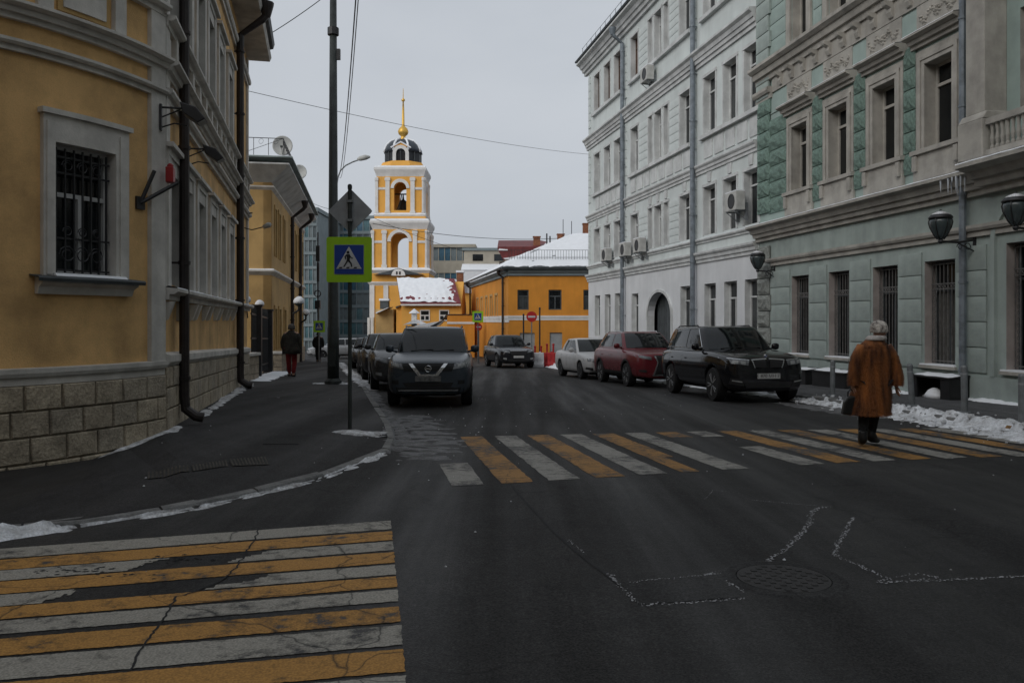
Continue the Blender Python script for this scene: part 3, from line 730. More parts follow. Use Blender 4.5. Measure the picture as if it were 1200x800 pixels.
# string course, frieze and big cornice
cornice(RA, SA0, 10.95, 3.26, 3.50, .14, M_trimA, 'string_course', steps=2)
cornice(RA, .95, 11.70, 4.10, 4.60, .46, M_trimA, 'cornice', steps=4, snow=.045)
cornice(RA, SA0, .95, 4.10, 4.66, .78, M_trimA, 'cornice', steps=4, snow=.06)
# archivolt round the niche window
q = MB(); N_ = 20
def arch(q, cx, zs, r0, r1, t0, t1, n=16, zlow=None, ry=1.0):
    prev = None
    for i in range(n + 1):
        th = math.pi * i / n; c_, s_ = math.cos(th), math.sin(th)
        cur = [(cx + r0 * c_, t0, zs + r0 * s_ * ry), (cx + r1 * c_, t0, zs + r1 * s_ * ry), (cx + r1 * c_, t1, zs + r1 * s_ * ry), (cx + r0 * c_, t1, zs + r0 * s_ * ry)]
        if prev:
            for k in range(4): q.quad(prev[k], prev[(k + 1) % 4], cur[(k + 1) % 4], cur[k])
        prev = cur
    if zlow is not None:
        for sg in (-1, 1): q.box(cx + sg * r0 if sg > 0 else cx - r1, cx + r1 if sg > 0 else cx - r0, min(t0, t1), max(t0, t1), zlow, zs)
    return q
arch(q, -.075, 3.08, .80, .92, 0, .07, 18, .36, 1.0).build('archivolt', M_mintg, RA)
# second floor: window surrounds, hoods, relief panels, rock-faced blocks
rocks = [rock_mesh(k, M_rock) for k in range(4)]; rocksg = [rock_mesh(k + 9, M_rockg) for k in range(3)]
def relief(root, x0, x1, z0, z1, t, m, seed):
    """stucco garland: leaves and berries pressed on a sunk panel"""
    rnd = random.Random(seed); q = MB(); q.box(x0, x1, .0, t, z0, z1)
    cx_, cz_ = (x0 + x1) / 2, (z0 + z1) / 2
    def blob(x, z, rx, rz, h, an):
        base = len(q.v); k = 7
        for j in range(k):
            th = j * 6.283 / k; dx, dz = rx * math.cos(th), rz * math.sin(th); q.v.append((x + dx * math.cos(an) - dz * math.sin(an), t - .002, z + dx * math.sin(an) + dz * math.cos(an)))
        q.v.append((x, t + h, z))
        for j in range(k): q.f.append((base + j, base + (j + 1) % k, base + k))
    wv, hv = (x1 - x0) * .42, (z1 - z0) * .36
    for j in range(9): th = j * 6.283 / 9; blob(cx_ + .09 * math.cos(th), cz_ + .09 * math.sin(th), .06, .03, .07, th)
    blob(cx_, cz_, .05, .05, .10, 0)
    for sg in (-1, 1):
        for j in range(9):
            f = (j + 1) / 9.5; x = cx_ + sg * (.12 + (wv - .12) * f); z = cz_ + hv * .5 * math.sin(f * 7) 
            blob(x, z, .065, .03, .06, rnd.uniform(-1.2, 1.2)); blob(x, z + rnd.choice((-1, 1)) * .08, .05, .024, .05, rnd.uniform(0, 3))
    return q.build('relief_panel', m, root)
for i, c in enumerate(wc + [-3.2, -5.4, -7.6]):
    q = MB(); a0, a1, d, e = c - .48, c + .48, 5.45, 7.38
    for k, (wd, t) in enumerate(((.30, .05), (.20, .09), (.09, .06))):
        q.box(a0 - wd, a0 - wd + .10, 0, t, d, e + .12 + wd * .4); q.box(a1 + wd - .10, a1 + wd, 0, t, d, e + .12 + wd * .4)
    q.box(a0 - .30, a1 + .30, 0, .055, e + .20, e + .34); q.box(a0 - .20, a1 + .20, 0, .085, e + .10, e + .199); q.box(a0 - .1, a1 + .1, 0, .058, e, e + .099)
    q.build('window_surround', M_trimA, RA, bevel=.012)
    cornice(RA, a0 - .42, a1 + .42, 7.80, 8.08, .34, M_trimA, 'window_hood', steps=3, snow=.03)
    q = MB(); q.box(a0 - .38, a1 + .38, -.28, .16, 5.33, 5.43); s_ = q.build('window_sill', M_trimA, RA)
    q = MB(); q.box(a0 - .34, a1 + .34, 0, .09, 4.72, 5.33); q.box(a0 - .30, a0 - .16, 0, .16, 4.95, 5.30); q.box(a1 + .16, a1 + .30, 0, .16, 4.95, 5.30); q.build('apron_panel', M_trimA, RA, bevel=.015)
    relief(RA, a0 - .26, a1 + .26, 8.14, 8.78, .05, M_trimA, i)
    nxt = sorted(wc + [-3.2, -5.4, -7.6])
gaps = [(wc[0] + .80, wc[1] - .80), (wc[1] + .80, wc[2] - .80), (wc[2] + .80, wc[3] - .80), (wc[3] + .80, 10.9), (1.18, wc[0] - .80)]
for a, c in gaps:
    for k in range(6):
        z0 = 4.95 + .50 * k; inst('rock_block', random.choice(rocks), RA, ((a + c) / 2, .0, z0 + .245), ((c - a), .11, .475))
    if (a, c) != gaps[4]:
        q = MB(); q.box(a - .2, c + .2, 0, .03, 8.14, 8.74); q.build('frieze_panel', M_mint, RA)
# corner quoin: grey blocks below, green above, flat courses at the top
k = 0; z = -.3
while z < 14:
    hgt = .53; wd = .95 if k % 2 == 0 else .86
    if not (4.0 < z + hgt / 2 < 4.75):
        me = random.choice(rocksg) if z < 4.0 else (random.choice(rocks) if z < 8.6 else blkA)
        inst('quoin_block', me, RA, (11.62 - wd / 2, .03 if z < 8.6 else .05, z + hgt / 2), (wd, .13 if z < 8.6 else .07, hgt - .03))
    z += hgt; k += 1
cornice(RA, 10.6, 11.7, 8.65, 9.0, .22, M_trimA, 'quoin_capital', steps=2)
# upper entablature with consoles
cornice(RA, SA0, 11.66, 9.25, 9.78, .40, M_trimA, 'upper_cornice', steps=3)
q = MB(); q.box(SA0, 10.6, 0, .05, 8.80, 9.24); q.build('frieze_band', M_trimA, RA)
s = -3.0
while s < 10.5:
    q = MB(); q.prof(s - .09, s + .09, [(.04, 8.86), (.10, 8.88), (.15, 9.0), (.13, 9.1), (.26, 9.16), (.30, 9.26), (.04, 9.26)]); q.build('console', M_trimA, RA, bevel=.01); s += .72
for i, c in enumerate(wc + [-.4]):
    q = MB(); a0, a1, d, e = c - .48, c + .48, 10.0, 12.1
    q.box(a0 - .26, a0 - .02, 0, .09, d - .1, e + .2); q.box(a1 + .02, a1 + .26, 0, .09, d - .1, e + .2); q.box(a0 - .3, a1 + .3, 0, .11, e + .2, e + .42); q.box(a0 - .3, a1 + .3, -.2, .14, d - .2, d - .1)
    q.build('window_surround', M_trimA, RA, bevel=.012)
blkM = flat_block(M_mint)
for a, c in gaps[:4]:
    for k in range(6): inst('ashlar_block', blkM, RA, ((a + c) / 2, .002, 9.98 + .5 * k + .24), (c - a - .12, .035, .475))
downpipe(RA, FA.s(1128, .16), .16, 13.9, g(17.8) + .15, .072, M_pipeg, foot=.12, collars=8)
# balcony: pier, pedestal, balustrade
for sx in (.72, -2.55):
    q = MB(); q.box(sx - .36, sx + .36, 0, .62, 4.74, 5.50); q.prof(sx - .36, sx + .36, [(0, 5.5), (.62, 5.5), (.52, 5.66), (0, 5.66)])
    q.build('pedestal', M_trimA, RA, bevel=.02)
    q = MB(); q.box(sx - .27, sx + .27, 0, .50, 5.66, 8.2); q.box(sx - .33, sx + .33, 0, .56, 8.2, 8.32); q.box(sx - .29, sx + .29, 0, .52, 8.32, 8.5); q.box(sx - .38, sx + .38, 0, .62, 8.5, 8.66)
    q.build('pier', M_trimA, RA, bevel=.015)
q = MB(); q.box(-2.15, .35, .40, .56, 5.36, 5.48); q.box(-2.15, .35, .40, .56, 4.76, 4.86); q.build('balustrade_rail', M_trimA, RA)
q = MB(); q.lathe((0, 0, 0), [(.045, 0), (.045, .05), (.028, .09), (.045, .20), (.028, .33), (.040, .46), (.045, .50)], 8); bal_me = q.mesh('baluster'); bal_me.materials.append(M_trimA)
for i in range(18): inst('baluster', bal_me, RA, (-2.08 + i * .137, .48, 4.86))
# snow, icicles and the broken elbow above the lantern
rnd = random.Random(3); q = MB()
for i in range(9):
    x = 1.2 + rnd.random() * .8; l = rnd.uniform(.12, .42); t = .30 + rnd.random() * .2
    q.tube([(x, t, 4.52), (x, t, 4.52 - l * .6), (x, t, 4.52 - l)], [.022, .013, .002], 6)
M_ice = mat('ice', (0.52, 0.56, 0.60), 0.25, 0.05, 4)
ic = q.build('icicles', M_ice, RA); ic['kind'] = 'stuff'
# ================================================================== PALE BUILDING (right, four storeys)
xB = lambda y: 13.33 - .185 * y
FB = Facade('pale_building', (xB(27.68), 27.68), (xB(48.1), 48.1), 'pale grey-green four-storey building with archway and air conditioners', 'building'); RB = FB.root
LB = FB.len
WB = {'r': [FB.s(p) for p in (832, 856, 881)], 'm': [FB.s(p) for p in (744, 762.5, 771.5, 781, 803)], 'l': [FB.s(p) for p in (700, 712, 724)]}
wid = {'r': 1.05, 'l': 1.05}
levels = [(0.65, 2.92), (4.78, 6.62), (8.68, 10.82), (13.25, 15.25)]
def opsB(lv):
    z0, z1 = levels[lv]; out = []
    for k in ('r', 'l'):
        for c in WB[k]: out.append((c - .52, c + .52, z0, z1))
    mm = WB['m']
    if lv == 0:
        out += [(mm[0] - .5, mm[0] + .5, z0, z1 - .1), (mm[4] - .52, mm[4] + .52, z0, z1), (FB.s(787), FB.s(759.5), -1.2, 2.78)]
    else:
        out += [(mm[0] - .5, mm[0] + .5, z0, z1), (mm[1] - .24, mm[1] + .24, z0, z1), (mm[2] - .42, mm[2] + .42, z0, z1), (mm[3] - .24, mm[3] + .24, z0, z1), (mm[4] - .52, mm[4] + .52, z0, z1)]
    return out
zb = [(-1.4, 3.9), (3.9, 7.5), (7.5, 11.8), (11.8, 16.0)]
for lv in range(4):
    O = opsB(lv)
    reveal_mat(wall_mesh(0, LB, zb[lv][0], zb[lv][1], O, .30), 'wall', M_paleBg if lv == 0 else M_paleB, RB, M_trimB)
    for (a, c, d, e) in O:
        if d < 0: continue
        brown = lv == 3 and (a > FB.s(745) - .6)
        window(RB, a, c, d, e, -.24, M_framed if brown else M_trimB, M_brownw if brown and random.random() < .8 else M_glass, 0 if c - a < .6 else 1, .74, .06)
        if lv:
            q = MB(); q.box(a - .09, a - .004, 0, .035, d, e + .004); q.box(c + .004, c + .09, 0, .035, d, e + .004); q.box(a - .12, c + .12, 0, .05, e + .006, e + .12); q.build('window_surround', M_trimB, RB)
b = MB(); b.box(0.02, LB - .02, -12, -.55, -1.5, 16.0); b.build('core', M_dark, RB)
b = MB(); b.box(LB - .30, LB, -12, -.4, -1.5, 16); b.build('end_wall', M_paleB, RB)
# archway with its shadowed passage and doors
a, c = FB.s(787), FB.s(759.5); cxm = (a + c) / 2; rr = (c - a) / 2
q = MB(); zs = 2.78 - rr * .72; n = 14
pts = [(cxm + rr * math.cos(math.pi * i / n), zs + rr * .72 * math.sin(math.pi * i / n)) for i in range(n + 1)]
for sg in (0, 1):
    half = pts[:n // 2 + 1] if sg == 0 else pts[n // 2:]
    corner = (c, 2.79) if sg == 0 else (a, 2.79)
    q.prism([(p[0], .0, p[1]) for p in half] + [(half[-1][0] if sg == 0 else corner[0], 0, 2.79), ] + ([(corner[0], 0, 2.79)] if sg == 0 else [(half[0][0], 0, 2.79)]), (0, -.3, 0))
q.build('arch_spandrel', M_paleBg, RB)
q = MB(); arch(q, cxm, zs, rr, rr + .16, 0, .06, 16, -1.0, .72).build('archivolt', M_trimB, RB)
for i in range(10):
    x = a + .02 + (c - a - .04) * i / 10; q = MB(); q.box(x, x + (c - a) / 10 - .03, -.50, -.44, -1.2, 2.78); q.build('gate_plank', M_roofd, RB)
# mouldings
cornice(RB, 0, LB + .1, 3.75, 4.15, .20, M_trimB, 'string_course', steps=3)
cornice(RB, 0, LB + .06, 4.50, 4.66, .12, M_trimB, 'sill_course', steps=2, snow=.02)
cornice(RB, 0, LB + .08, 7.18, 7.55, .18, M_trimB, 'string_course', steps=3)
cornice(RB, 0, LB + .14, 11.35, 11.95, .34, M_trimB, 'middle_cornice', steps=4)
cornice(RB, -.1, LB + .45, 15.75, 16.45, .62, M_trimB, 'roof_cornice', steps=4)
b = MB(); b.prof(-.1, LB + .5, [(-6, 18.6), (.66, 16.5), (.70, 16.58), (-6, 18.75), (-12.2, 16.58), (-12.2, 16.5)]); rf = b.build('roof', M_roofd, RB)
b = MB()
for i in range(24): x = .2 + (LB - .2) * i / 23; b.tube([(x, .35, 16.65), (x, .35, 17.25)], .012, 5)
for z in (16.95, 17.25): b.tube([(.1, .35, z), (LB + .1, .35, z)], .012, 5)
b.build('roof_railing', M_iron, rf)
for lv, zl in ((8.5, 2), (13.05, 3)):
    secs = [(WB['r'][2] - .75, WB['r'][0] + .75), (WB['m'][4] - .7, WB['m'][0] + .7), (WB['l'][2] - .7, WB['l'][0] + .75)]
    for s0, s1 in secs:
        q = MB(); q.box(s0, s1, 0, .16, lv - .03, lv + .12); q.build('window_sill', M_trimB, RB)
        k = 0; x = s0 + .1
        while x < s1 - .7 and lv < 10: # sunk apron panels
            q = MB(); q.box(x, x + .75, 0, .04, 7.72, 8.36); q.build('apron_panel', M_trimB, RB); x += .95
# ashlar courses: proud flat bands between openings of the middle section
for lv in (1, 2, 3):
    z0, z1 = levels[lv]; mm = WB['m']; blk = flat_block(M_paleB) if lv == 1 else blkB
    blkB = blk
    for a, c in ((mm[0] - .62 - .0, mm[1] + .36), (mm[3] - .36, mm[4] + .64)):
        a, c = min(a, c), max(a, c); a += .02; c -= .02; nrow = 6; h = (z1 - z0) / nrow
        for r_ in range(nrow): inst('ashlar_block', blkB, RB, ((a + c) / 2, .001, z0 + h * (r_ + .5)), (c - a, .022, h - .03))
    for px in (733.5, 814, 691.5):   # lesenes beside the downpipes
        sx = FB.s(px); nrow = 7; zz0, zz1 = zb[lv][0] + .75, zb[lv][1] - .5; h = (zz1 - zz0) / nrow
        for r_ in range(nrow): inst('lesene_block', blkB, RB, (sx, .001, zz0 + h * (r_ + .5)), (.42, .05, h - .03))
for lv in (1,):
    for c in WB['r'] + WB['l'] + WB['m']:   # flat keystones
        q = MB(); q.prism([(c - .12, 0, 6.78), (c + .12, 0, 6.78), (c + .17, 0, 7.14), (c - .17, 0, 7.14)], (0, .06, 0)); q.build('keystone', M_trimB, RB)
for px in (729, 811.5): downpipe(RB, FB.s(px, .2), .2, 15.3, g(FB.world(FB.s(px), 0, 0).y) + .15, .095, M_pipeg, bend=.5, foot=.12, collars=9)

# ================================================================== YELLOW CORNER BUILDING (left, near)
L1S = Facade('yellow_corner_building', (-7.66, 24.0), (-4.6, 10.9), 'yellow two-storey building with rounded corner, white trim and stone base on the left', 'building'); RL = L1S.root; LL = L1S.len
# bent path of the rounded corner, from the crease leftwards
cp = [Vector(p) for p in ((-4.45, 11.9), (-4.6, 10.9), (-4.76, 10.2), (-5.02, 9.55), (-5.46, 8.85), (-6.15, 8.2), (-7.2, 7.62), (-9.2, 6.95), (-14.2, 5.35), (-19, 3.8))]
path = []
for i in range(1, len(cp) - 2):
    for k in range(12):
        t = k / 12; p0, p1, p2, p3 = cp[i - 1:i + 3]
        path.append(.5 * ((2 * p1) + (p2 - p0) * t + (2 * p0 - 5 * p1 + 4 * p2 - p3) * t * t + (3 * p1 - p0 - 3 * p2 + p3) * t ** 3))
path.append(cp[-2]); plen = [0.0]
for a, c in zip(path, path[1:]): plen.append(plen[-1] + (c - a).length)
rotL = Matrix.Rotation(-math.atan2(L1S.u.y, L1S.u.x), 2)
def cmap(p):
    s_, t, z = p; d = max(0, min(plen[-1] - 1e-4, s_))
    i = next(k for k in range(len(plen) - 1) if plen[k + 1] > d); f = (d - plen[i]) / (plen[i + 1] - plen[i])
    def tang(k): a = path[max(0, k - 1)]; c = path[min(len(path) - 1, k + 1)]; return (c - a).normalized()
    u = tang(i).lerp(tang(i + 1), f).normalized(); q = path[i].lerp(path[i + 1], f) + Vector((-u.y, u.x)) * t + (u * (s_ - d))
    r_ = rotL @ (q - L1S.o); return (r_.x, r_.y, z)
def cs(px):   # path length seen at a picture column
    k = (px - 600) / FPX
    for i in range(len(path) - 1):
        a, c = path[i], path[i + 1]; fa, fc = a.x - k * a.y, c.x - k * c.y
        if fa * fc <= 0 and fa != fc: return plen[i] + (plen[i + 1] - plen[i]) * fa / (fa - fc)
CL = plen[-1]; ws0, ws1 = cs(131), cs(61); wtrim0, wtrim1 = cs(146), cs(47)
cop = [(ws0, ws1, 2.02, 3.50), (ws0 + 3.2, ws1 + 3.2, 2.02, 3.50), (ws0 + 6.4, ws1 + 6.4, 2.02, 3.5)]
cup = [(ws0, ws1, 5.75, 7.4), (ws0 + 3.2, ws1 + 3.2, 5.75, 7.4), (ws0 + 6.4, ws1 + 6.4, 5.75, 7.4)]
reveal_mat(wall_mesh(0, CL, -1.0, 9.1, cop + cup, .16, cmap, .18), 'corner_wall', M_yel, RL, M_white)
for (a, c, d, e) in cop:
    window(RL, a, c, d, e, -.11, M_frame, M_glassA, 1, .62, .05, cmap)
    q = MB(); q.map = cmap; tr = wtrim1 - wtrim0; x0, x1 = a - (ws0 - wtrim0), c + (wtrim1 - ws1)
    q.box(x0, a, 0, .07, d - .02, e + .30, 2); q.box(c, x1, 0, .07, d - .02, e + .30, 2); q.box(a, c, 0, .07, e, e + .30, 6)
    q.box(x0 - .03, x1 + .03, 0, .11, e + .301, e + .36, 8); q.box(x0 + .03, a - .05, .07, .09, d, e + .22, 1); q.box(c + .05, x1 - .03, .07, .09, d, e + .22, 1)
    q.build('window_surround', M_white, RL)
    q = MB(); q.map = cmap; q.prof(x0 - .06, x1 + .06, [(0, d - .22), (.06, d - .22), (.09, d - .14), (.16, d - .10), (.16, d - .05), (0, d - .02)], 8); sl = q.build('window_sill', M_white, RL)
    q = MB(); q.map = cmap; q.prof(x0 - .12, x1 + .12, [(0, d - .018), (.20, d - .048), (.205, d - .085), (.215, d - .05), (.20, d - .03), (0, d - .004)], 8); q.build('sill_flashing', M_roofd, sl)
    q = MB(); q.map = cmap; q.prof(x0 + .1, x1 - .1, [(.0, d - .002), (.15, d - .02), (.12, d + .012), (.02, d + .02)], 8); q.build('snow_cover', M_snow, sl)
    # wrought-iron grille with scrolls
    q = MB(); q.map = cmap; n = 6
    for i in range(n + 1): x = a + .06 + (c - a - .12) * i / n; q.box(x - .009, x + .009, -.035, -.017, d + .03, e - .04)
    for z in (d + .06, d + .42, e - .14, e - .32): q.box(a + .02, c - .02, -.038, -.014, z - .011, z + .011)
    for cx_ in (a + .2, (a + c) / 2, c - .2):
        for z, rr_ in ((d + .24, .10), (d + .50, .06), (e - .23, .07)):
            q.tube([(cx_ + rr_ * (1 - k * .035) * math.cos(k * .6), -.026, z + rr_ * (1 - k * .035) * math.sin(k * .6)) for k in range(16)], .008, 4)
    q.build('window_grille', M_iron, RL)
for (a, c, d, e) in cup:
    window(RL, a, c, d, e, -.11, M_frame, M_glassA, 1, .62, .05, cmap)
    q = MB(); q.map = cmap; q.box(a - .22, a, 0, .07, d - .02, e + .25, 2); q.box(c, c + .22, 0, .07, d - .02, e + .25, 2); q.box(a, c, 0, .07, e, e + .25, 4); q.build('window_surround', M_white, RL)
SEG = 90
def cband(z0, z1, out, steps, name): return cornice(RL, 0.0, CL, z0, z1, out, M_white, name, cmap, SEG, steps)
cband(.80, .98, .10, 2, 'base_moulding')
cband(4.40, 4.52, .12, 2, 'string_course'); cb = cband(4.74, 4.92, .20, 3, 'string_course')
cband(5.48, 5.62, .16, 2, 'sill_course'); cband(8.55, 9.1, .5, 4, 'eave_cornice')
q = MB(); q.map = cmap; q.box(0, .30, 0, .06, .98, 9.0, 3); q.build('pilaster', M_white, RL)
for c0 in (cs(143), cs(59), cs(59) + 2.4, cs(59) + 3.3, cs(59) + 5.5):
    q = MB(); q.map = cmap; q.box(c0, c0 + .17, 0, .07, 4.93, 5.48, 2); q.build('pier_block', M_white, RL)
for c0, c1 in ((cs(126), cs(66)), (cs(66) + .55, cs(66) + 2.2)):
    q = MB(); q.map = cmap; q.box(c0, c1, 0, .03, 5.0, 5.44, 6); fr = q.build('panel_frame', M_yel2, RL)
    q = MB(); q.map = cmap; q.box(c0 + .06, c1 - .06, .0, .05, 5.05, 5.40, 6); q.build('panel', M_white, fr)
# stone base: every block its own piece
q = MB(); q.map = cmap; q.box(0, CL, 0, .035, -1.1, .80, SEG); base_c = q.build('stone_base', M_mortar, RL)
def stone_block(mpf, s0, s1, z0, z1, t0, t1, par, seg=2):
    q = MB(); q.map = mpf; j = random.uniform(-.006, .006); e = .009
    s0 += e; s1 -= e; z0 += e; z1 -= e; n = len(q.v); b_ = .012
    for i in range(seg + 1):
        x = s0 + (s1 - s0) * i / seg; bi = b_ if i in (0, seg) else 0; xx = x + (b_ if i == 0 else -b_ if i == seg else 0)
        q.v += [(x, t0, z0), (x, t1 - .012 + j, z0), (xx, t1 + j + (0.006 * random.random()), z0 + b_), (xx, t1 + j + .006 * random.random(), z1 - b_), (x, t1 - .012 + j, z1), (x, t0, z1)]
    for i in range(seg):
        for k in range(5): a_ = n + i * 6 + k; q.f.append((a_, a_ + 1, a_ + 7, a_ + 6))
    q.f += [tuple(n + k for k in range(6)), tuple(n + seg * 6 + k for k in reversed(range(6)))]
    return q.build('stone_block', random.choice(STM), par)
STM = [mat('stone_%s' % k, c, .92, .17, 5, .8, 30, fine=.25) for k, c in (('a', (.43, .365, .27)), ('b', (.405, .345, .26)), ('c', (.45, .385, .29)), ('d', (.39, .34, .265)))]
for r_ in range(6):
    z1 = .80 - .285 * r_; x = .0 if r_ % 2 == 0 else -.2
    while x < 6.2:
        wd = .40 + random.uniform(-.015, .015); a = max(0.0, x); stone_block(cmap, a, x + wd, z1 - .285, z1, .02, .075, base_c, 2); x += wd
# straight side wall; its base follows the falling pavement
zb0 = lambda s_: .56 + (.90 - .56) * s_ / LL
gw = [L1S.s(px) for px in (200, 232, 246.5, 257.7, 268)]
gw.append(L1S.s(216)); gops1 = [(c - .42, c + .42, 2.0, 3.5) for c in gw]
uw = [L1S.s(px) for px in (198, 214, 231, 244, 256, 267)]
uops1 = [(c - .42, c + .42, 5.55, 7.1) for c in uw]
reveal_mat(wall_mesh(0, LL, -1.0, 9.1, gops1 + uops1, .28), 'side_wall', M_yel, RL, M_white)
for (a, c, d, e) in gops1 + uops1:
    window(RL, a, c, d, e, -.2, M_frame, M_glassA, 1, .65, .05)
    q = MB(); q.box(a - .22, a, 0, .08, d - .04, e + .2); q.box(c, c + .22, 0, .08, d - .04, e + .2); q.box(a - .22, c + .22, 0, .085, e + .2, e + .30); q.box(a, c, 0, .06, e, e + .2); q.box(a - .28, c + .28, 0, .15, e + .30, e + .36); q.build('window_surround', M_white, RL)
    if d < 3:
        for x in (a - .12, c + .12): q = MB(); q.prof(x - .07, x + .07, [(0, 1.50), (.05, 1.52), (.14, 1.76), (0, 1.76)]); q.build('sill_bracket', M_white, RL)
cornice(RL, 0, LL - .02, 1.78, 1.93, .20, M_white, 'sill_course', steps=2, snow=.035)
cornice(RL, 0, LL, 4.40, 4.56, .14, M_white, 'string_course', steps=2)
cornice(RL, 0, LL, 4.74, 4.92, .22, M_white, 'string_course', steps=3)
cornice(RL, 0, LL, 5.38, 5.52, .18, M_white, 'sill_course', steps=2)
cornice(RL, 0, LL, 8.2, 8.4, .12, M_white, 'frieze_moulding', steps=2)
x = .25
while x < LL - .4:
    q = MB(); q.box(x, x + .16, 0, .10, 4.93, 5.38); q.build('parapet_block', M_white, RL); q = MB(); q.box(x + .26, x + .62, 0, .045, 5.0, 5.32); q.build('parapet_panel', M_white, RL); x += .78
q = MB(); q.box(LL - .28, LL, 0, .06, 1.95, 9.0); q.build('pilaster', M_white, RL)
q = MB(); q.box(0, .35, 0, .05, 1.95, 9.0); q.build('pilaster', M_white, RL)
def slope(p): return (p[0], p[1], p[2] + zb0(p[0]) - .80)
q = MB(); q.map = slope; q.prof(0, LL, [(0, .80), (.06, .80), (.11, .86), (.11, .95), (0, .99)]); q.build('base_moulding', M_white, RL)
q = MB(); q.map = slope; q.box(0, LL, 0, .03, -1.4, .80); base_s = q.build('stone_base', M_mortar, RL)
for r_ in range(5):
    z1 = .80 - .285 * r_; x = .0 if r_ % 2 == 0 else -.25
    while x < LL:
        wd = .50; a = max(0.0, x); c = min(LL, x + wd)
        if c - a > .08: stone_block(slope, a, c, z1 - .285, z1, .02, .07, base_s, 1)
        x += wd
# eave with wide soffit, gutter and roof
def eave(mpf, s0, s1, seg, par, out=.62, z=9.1):
    q = MB(); q.map = mpf; q.prof(s0, s1, [(-.2, z), (out, z), (out + .05, z + .12), (out - .02, z + .34), (-.2, z + .4)], seg); e = q.build('eave', M_white, par)
    q = MB(); q.map = mpf; q.prof(s0, s1, [(out - .03, z + .341), (out + .10, z + .38), (out + .14, z + .52), (out + .08, z + .52), (out - .03, z + .42), (-3.5, z + 2.0), (-3.5, z + 1.9)], seg); q.build('roof', M_roofd, par)
eave(None, -.25, LL + .2, 1, RL); eave(cmap, 0, CL, 40, RL)
q = MB(); q.box(0, LL, -9, -.5, -1.5, 9.6); q.prism([(.2, -9, 9.6), (.2, -.6, 9.6), (.2, -4, 11.2)], (LL - .4, 0, 0)); q.build('core', M_dark, RL)
q = MB(); q.box(-.02, 0.0, -9, 0.0, -1.5, 9.3); q.build('end_wall', M_yel, RL)
q = MB(); q.map = cmap; q.box(0.3, CL, -3.2, -.5, -1.5, 9.6, 12); q.build('corner_core', M_dark, RL)
downpipe(RL, L1S.s(216, .14), .14, 9.3, wz(12.7) + .05, .07, M_pipeb, foot=.26, collars=6)
downpipe(RL, L1S.s(281.5, .14), .14, 8.5, wz(21.5) + .05, .09, M_pipeb, bend=.62, foot=.28, collars=6)

# ================================================================== OCHRE HOUSE behind the gate (left)
c2 = Vector((-9.56, 33.0)); sd = Vector((-.175, 1)).normalized(); far2 = c2 + sd * 17
L2S = Facade('ochre_house', far2, c2, 'ochre two-storey house with roof railing beyond the black gate', 'building'); R2 = L2S.root; LL2 = L2S.len
o2 = [(L2S.s(p) - .32, L2S.s(p) + .32, 4.15, 6.1) for p in (322.5, 327, 332.5)] + [(L2S.s(p) - .4, L2S.s(p) + .4, .3, 2.0) for p in (322.5, 327.5, 333.5)]
o2 += [(x - .4, x + .4, z0, z1) for x in (1.2, 3.4, 5.6) for z0, z1 in ((4.15, 6.1), (.3, 2.0))]
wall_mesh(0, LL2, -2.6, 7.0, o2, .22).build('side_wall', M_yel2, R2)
for a, c, d, e in o2:
    window(R2, a, c, d, e, -.15, M_frame, M_glassA, 0, .7, .05)
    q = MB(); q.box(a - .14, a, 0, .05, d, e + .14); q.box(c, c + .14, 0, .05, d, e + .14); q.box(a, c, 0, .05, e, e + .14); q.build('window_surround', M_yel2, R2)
q = MB(); q.box(LL2 - .22, LL2, -9, -.0, -2.5, 7.0); q.build('front_wall', M_yel2, R2)
q = MB(); q.box(0.1, LL2 - .25, -9, -.4, -2.5, 7.0); q.build('core', M_dark, R2)
def wrap(z0, z1, out, m, name, snow=0):
    q = MB(); 
    def ring(o, z): return [(0, o, z), (LL2 + o, o, z), (LL2 + o, -9, z)]
    A, B_ = ring(0, z0), ring(out, z1)
    C = ring(out, z1 + .06)
    for P, Q in ((A, B_), (B_, C)):
        for i in range(2): q.quad(P[i], P[i + 1], Q[i + 1], Q[i])
    q.poly([C[0], C[1], C[2], (0, -9, z1 + .06)]); q.poly([A[0], A[1], A[2], (0, -9, z0)])
    o = q.build(name, m, R2)
    if snow:
        q = MB(); D = ring(out - .03, z1 + .062); E = ring(out - .06, z1 + .06 + snow)
        for i in range(2): q.quad(D[i], D[i + 1], E[i + 1], E[i])
        q.poly([E[0], E[1], E[2], (0, -9, z1 + .06 + snow)]); q.build('snow_cover', M_snow, o)
wrap(3.32, 3.46, .14, M_white, 'string_course', .05); wrap(6.7, 6.8, .1, M_white, 'string_course'); wrap(7.0, 7.6, .75, M_trimB, 'eave_cornice')
wrap(7.67, 7.84, .88, M_roofg, 'roof_edge', .02); wrap(-2.5, -.05, .10, M_stone, 'stone_base')
q = MB(); A = [(0, .5, 7.9), (LL2 + .5, .5, 7.9), (LL2 + .5, -9, 7.9)]
for i in range(2):
    a, c = Vector(A[i]), Vector(A[i + 1]); n = int((c - a).length / .55)
    for z in (.05, .75): q.tube([a + Vector((0, 0, z)), c + Vector((0, 0, z))], .016, 5)
    for k in range(n + 1):
        p = a.lerp(c, k / n); q.tube([p, p + Vector((0, 0, .75))], .012, 5)
        if k < n and k % 3 == 0: p2 = a.lerp(c, min(1, (k + 3) / n)); q.tube([p + Vector((0, 0, .75)), p2 + Vector((0, 0, .08))], .009, 4)
    for k in range(n): p = a.lerp(c, (k + .5) / n); q.tube([p + Vector((.1 * math.cos(t * .785), .1 * math.cos(t * .785) * (1 if i else 0), .62 + .1 * math.sin(t * .785))) for t in range(9)], .007, 4)
q.build('roof_railing', M_iron, R2)
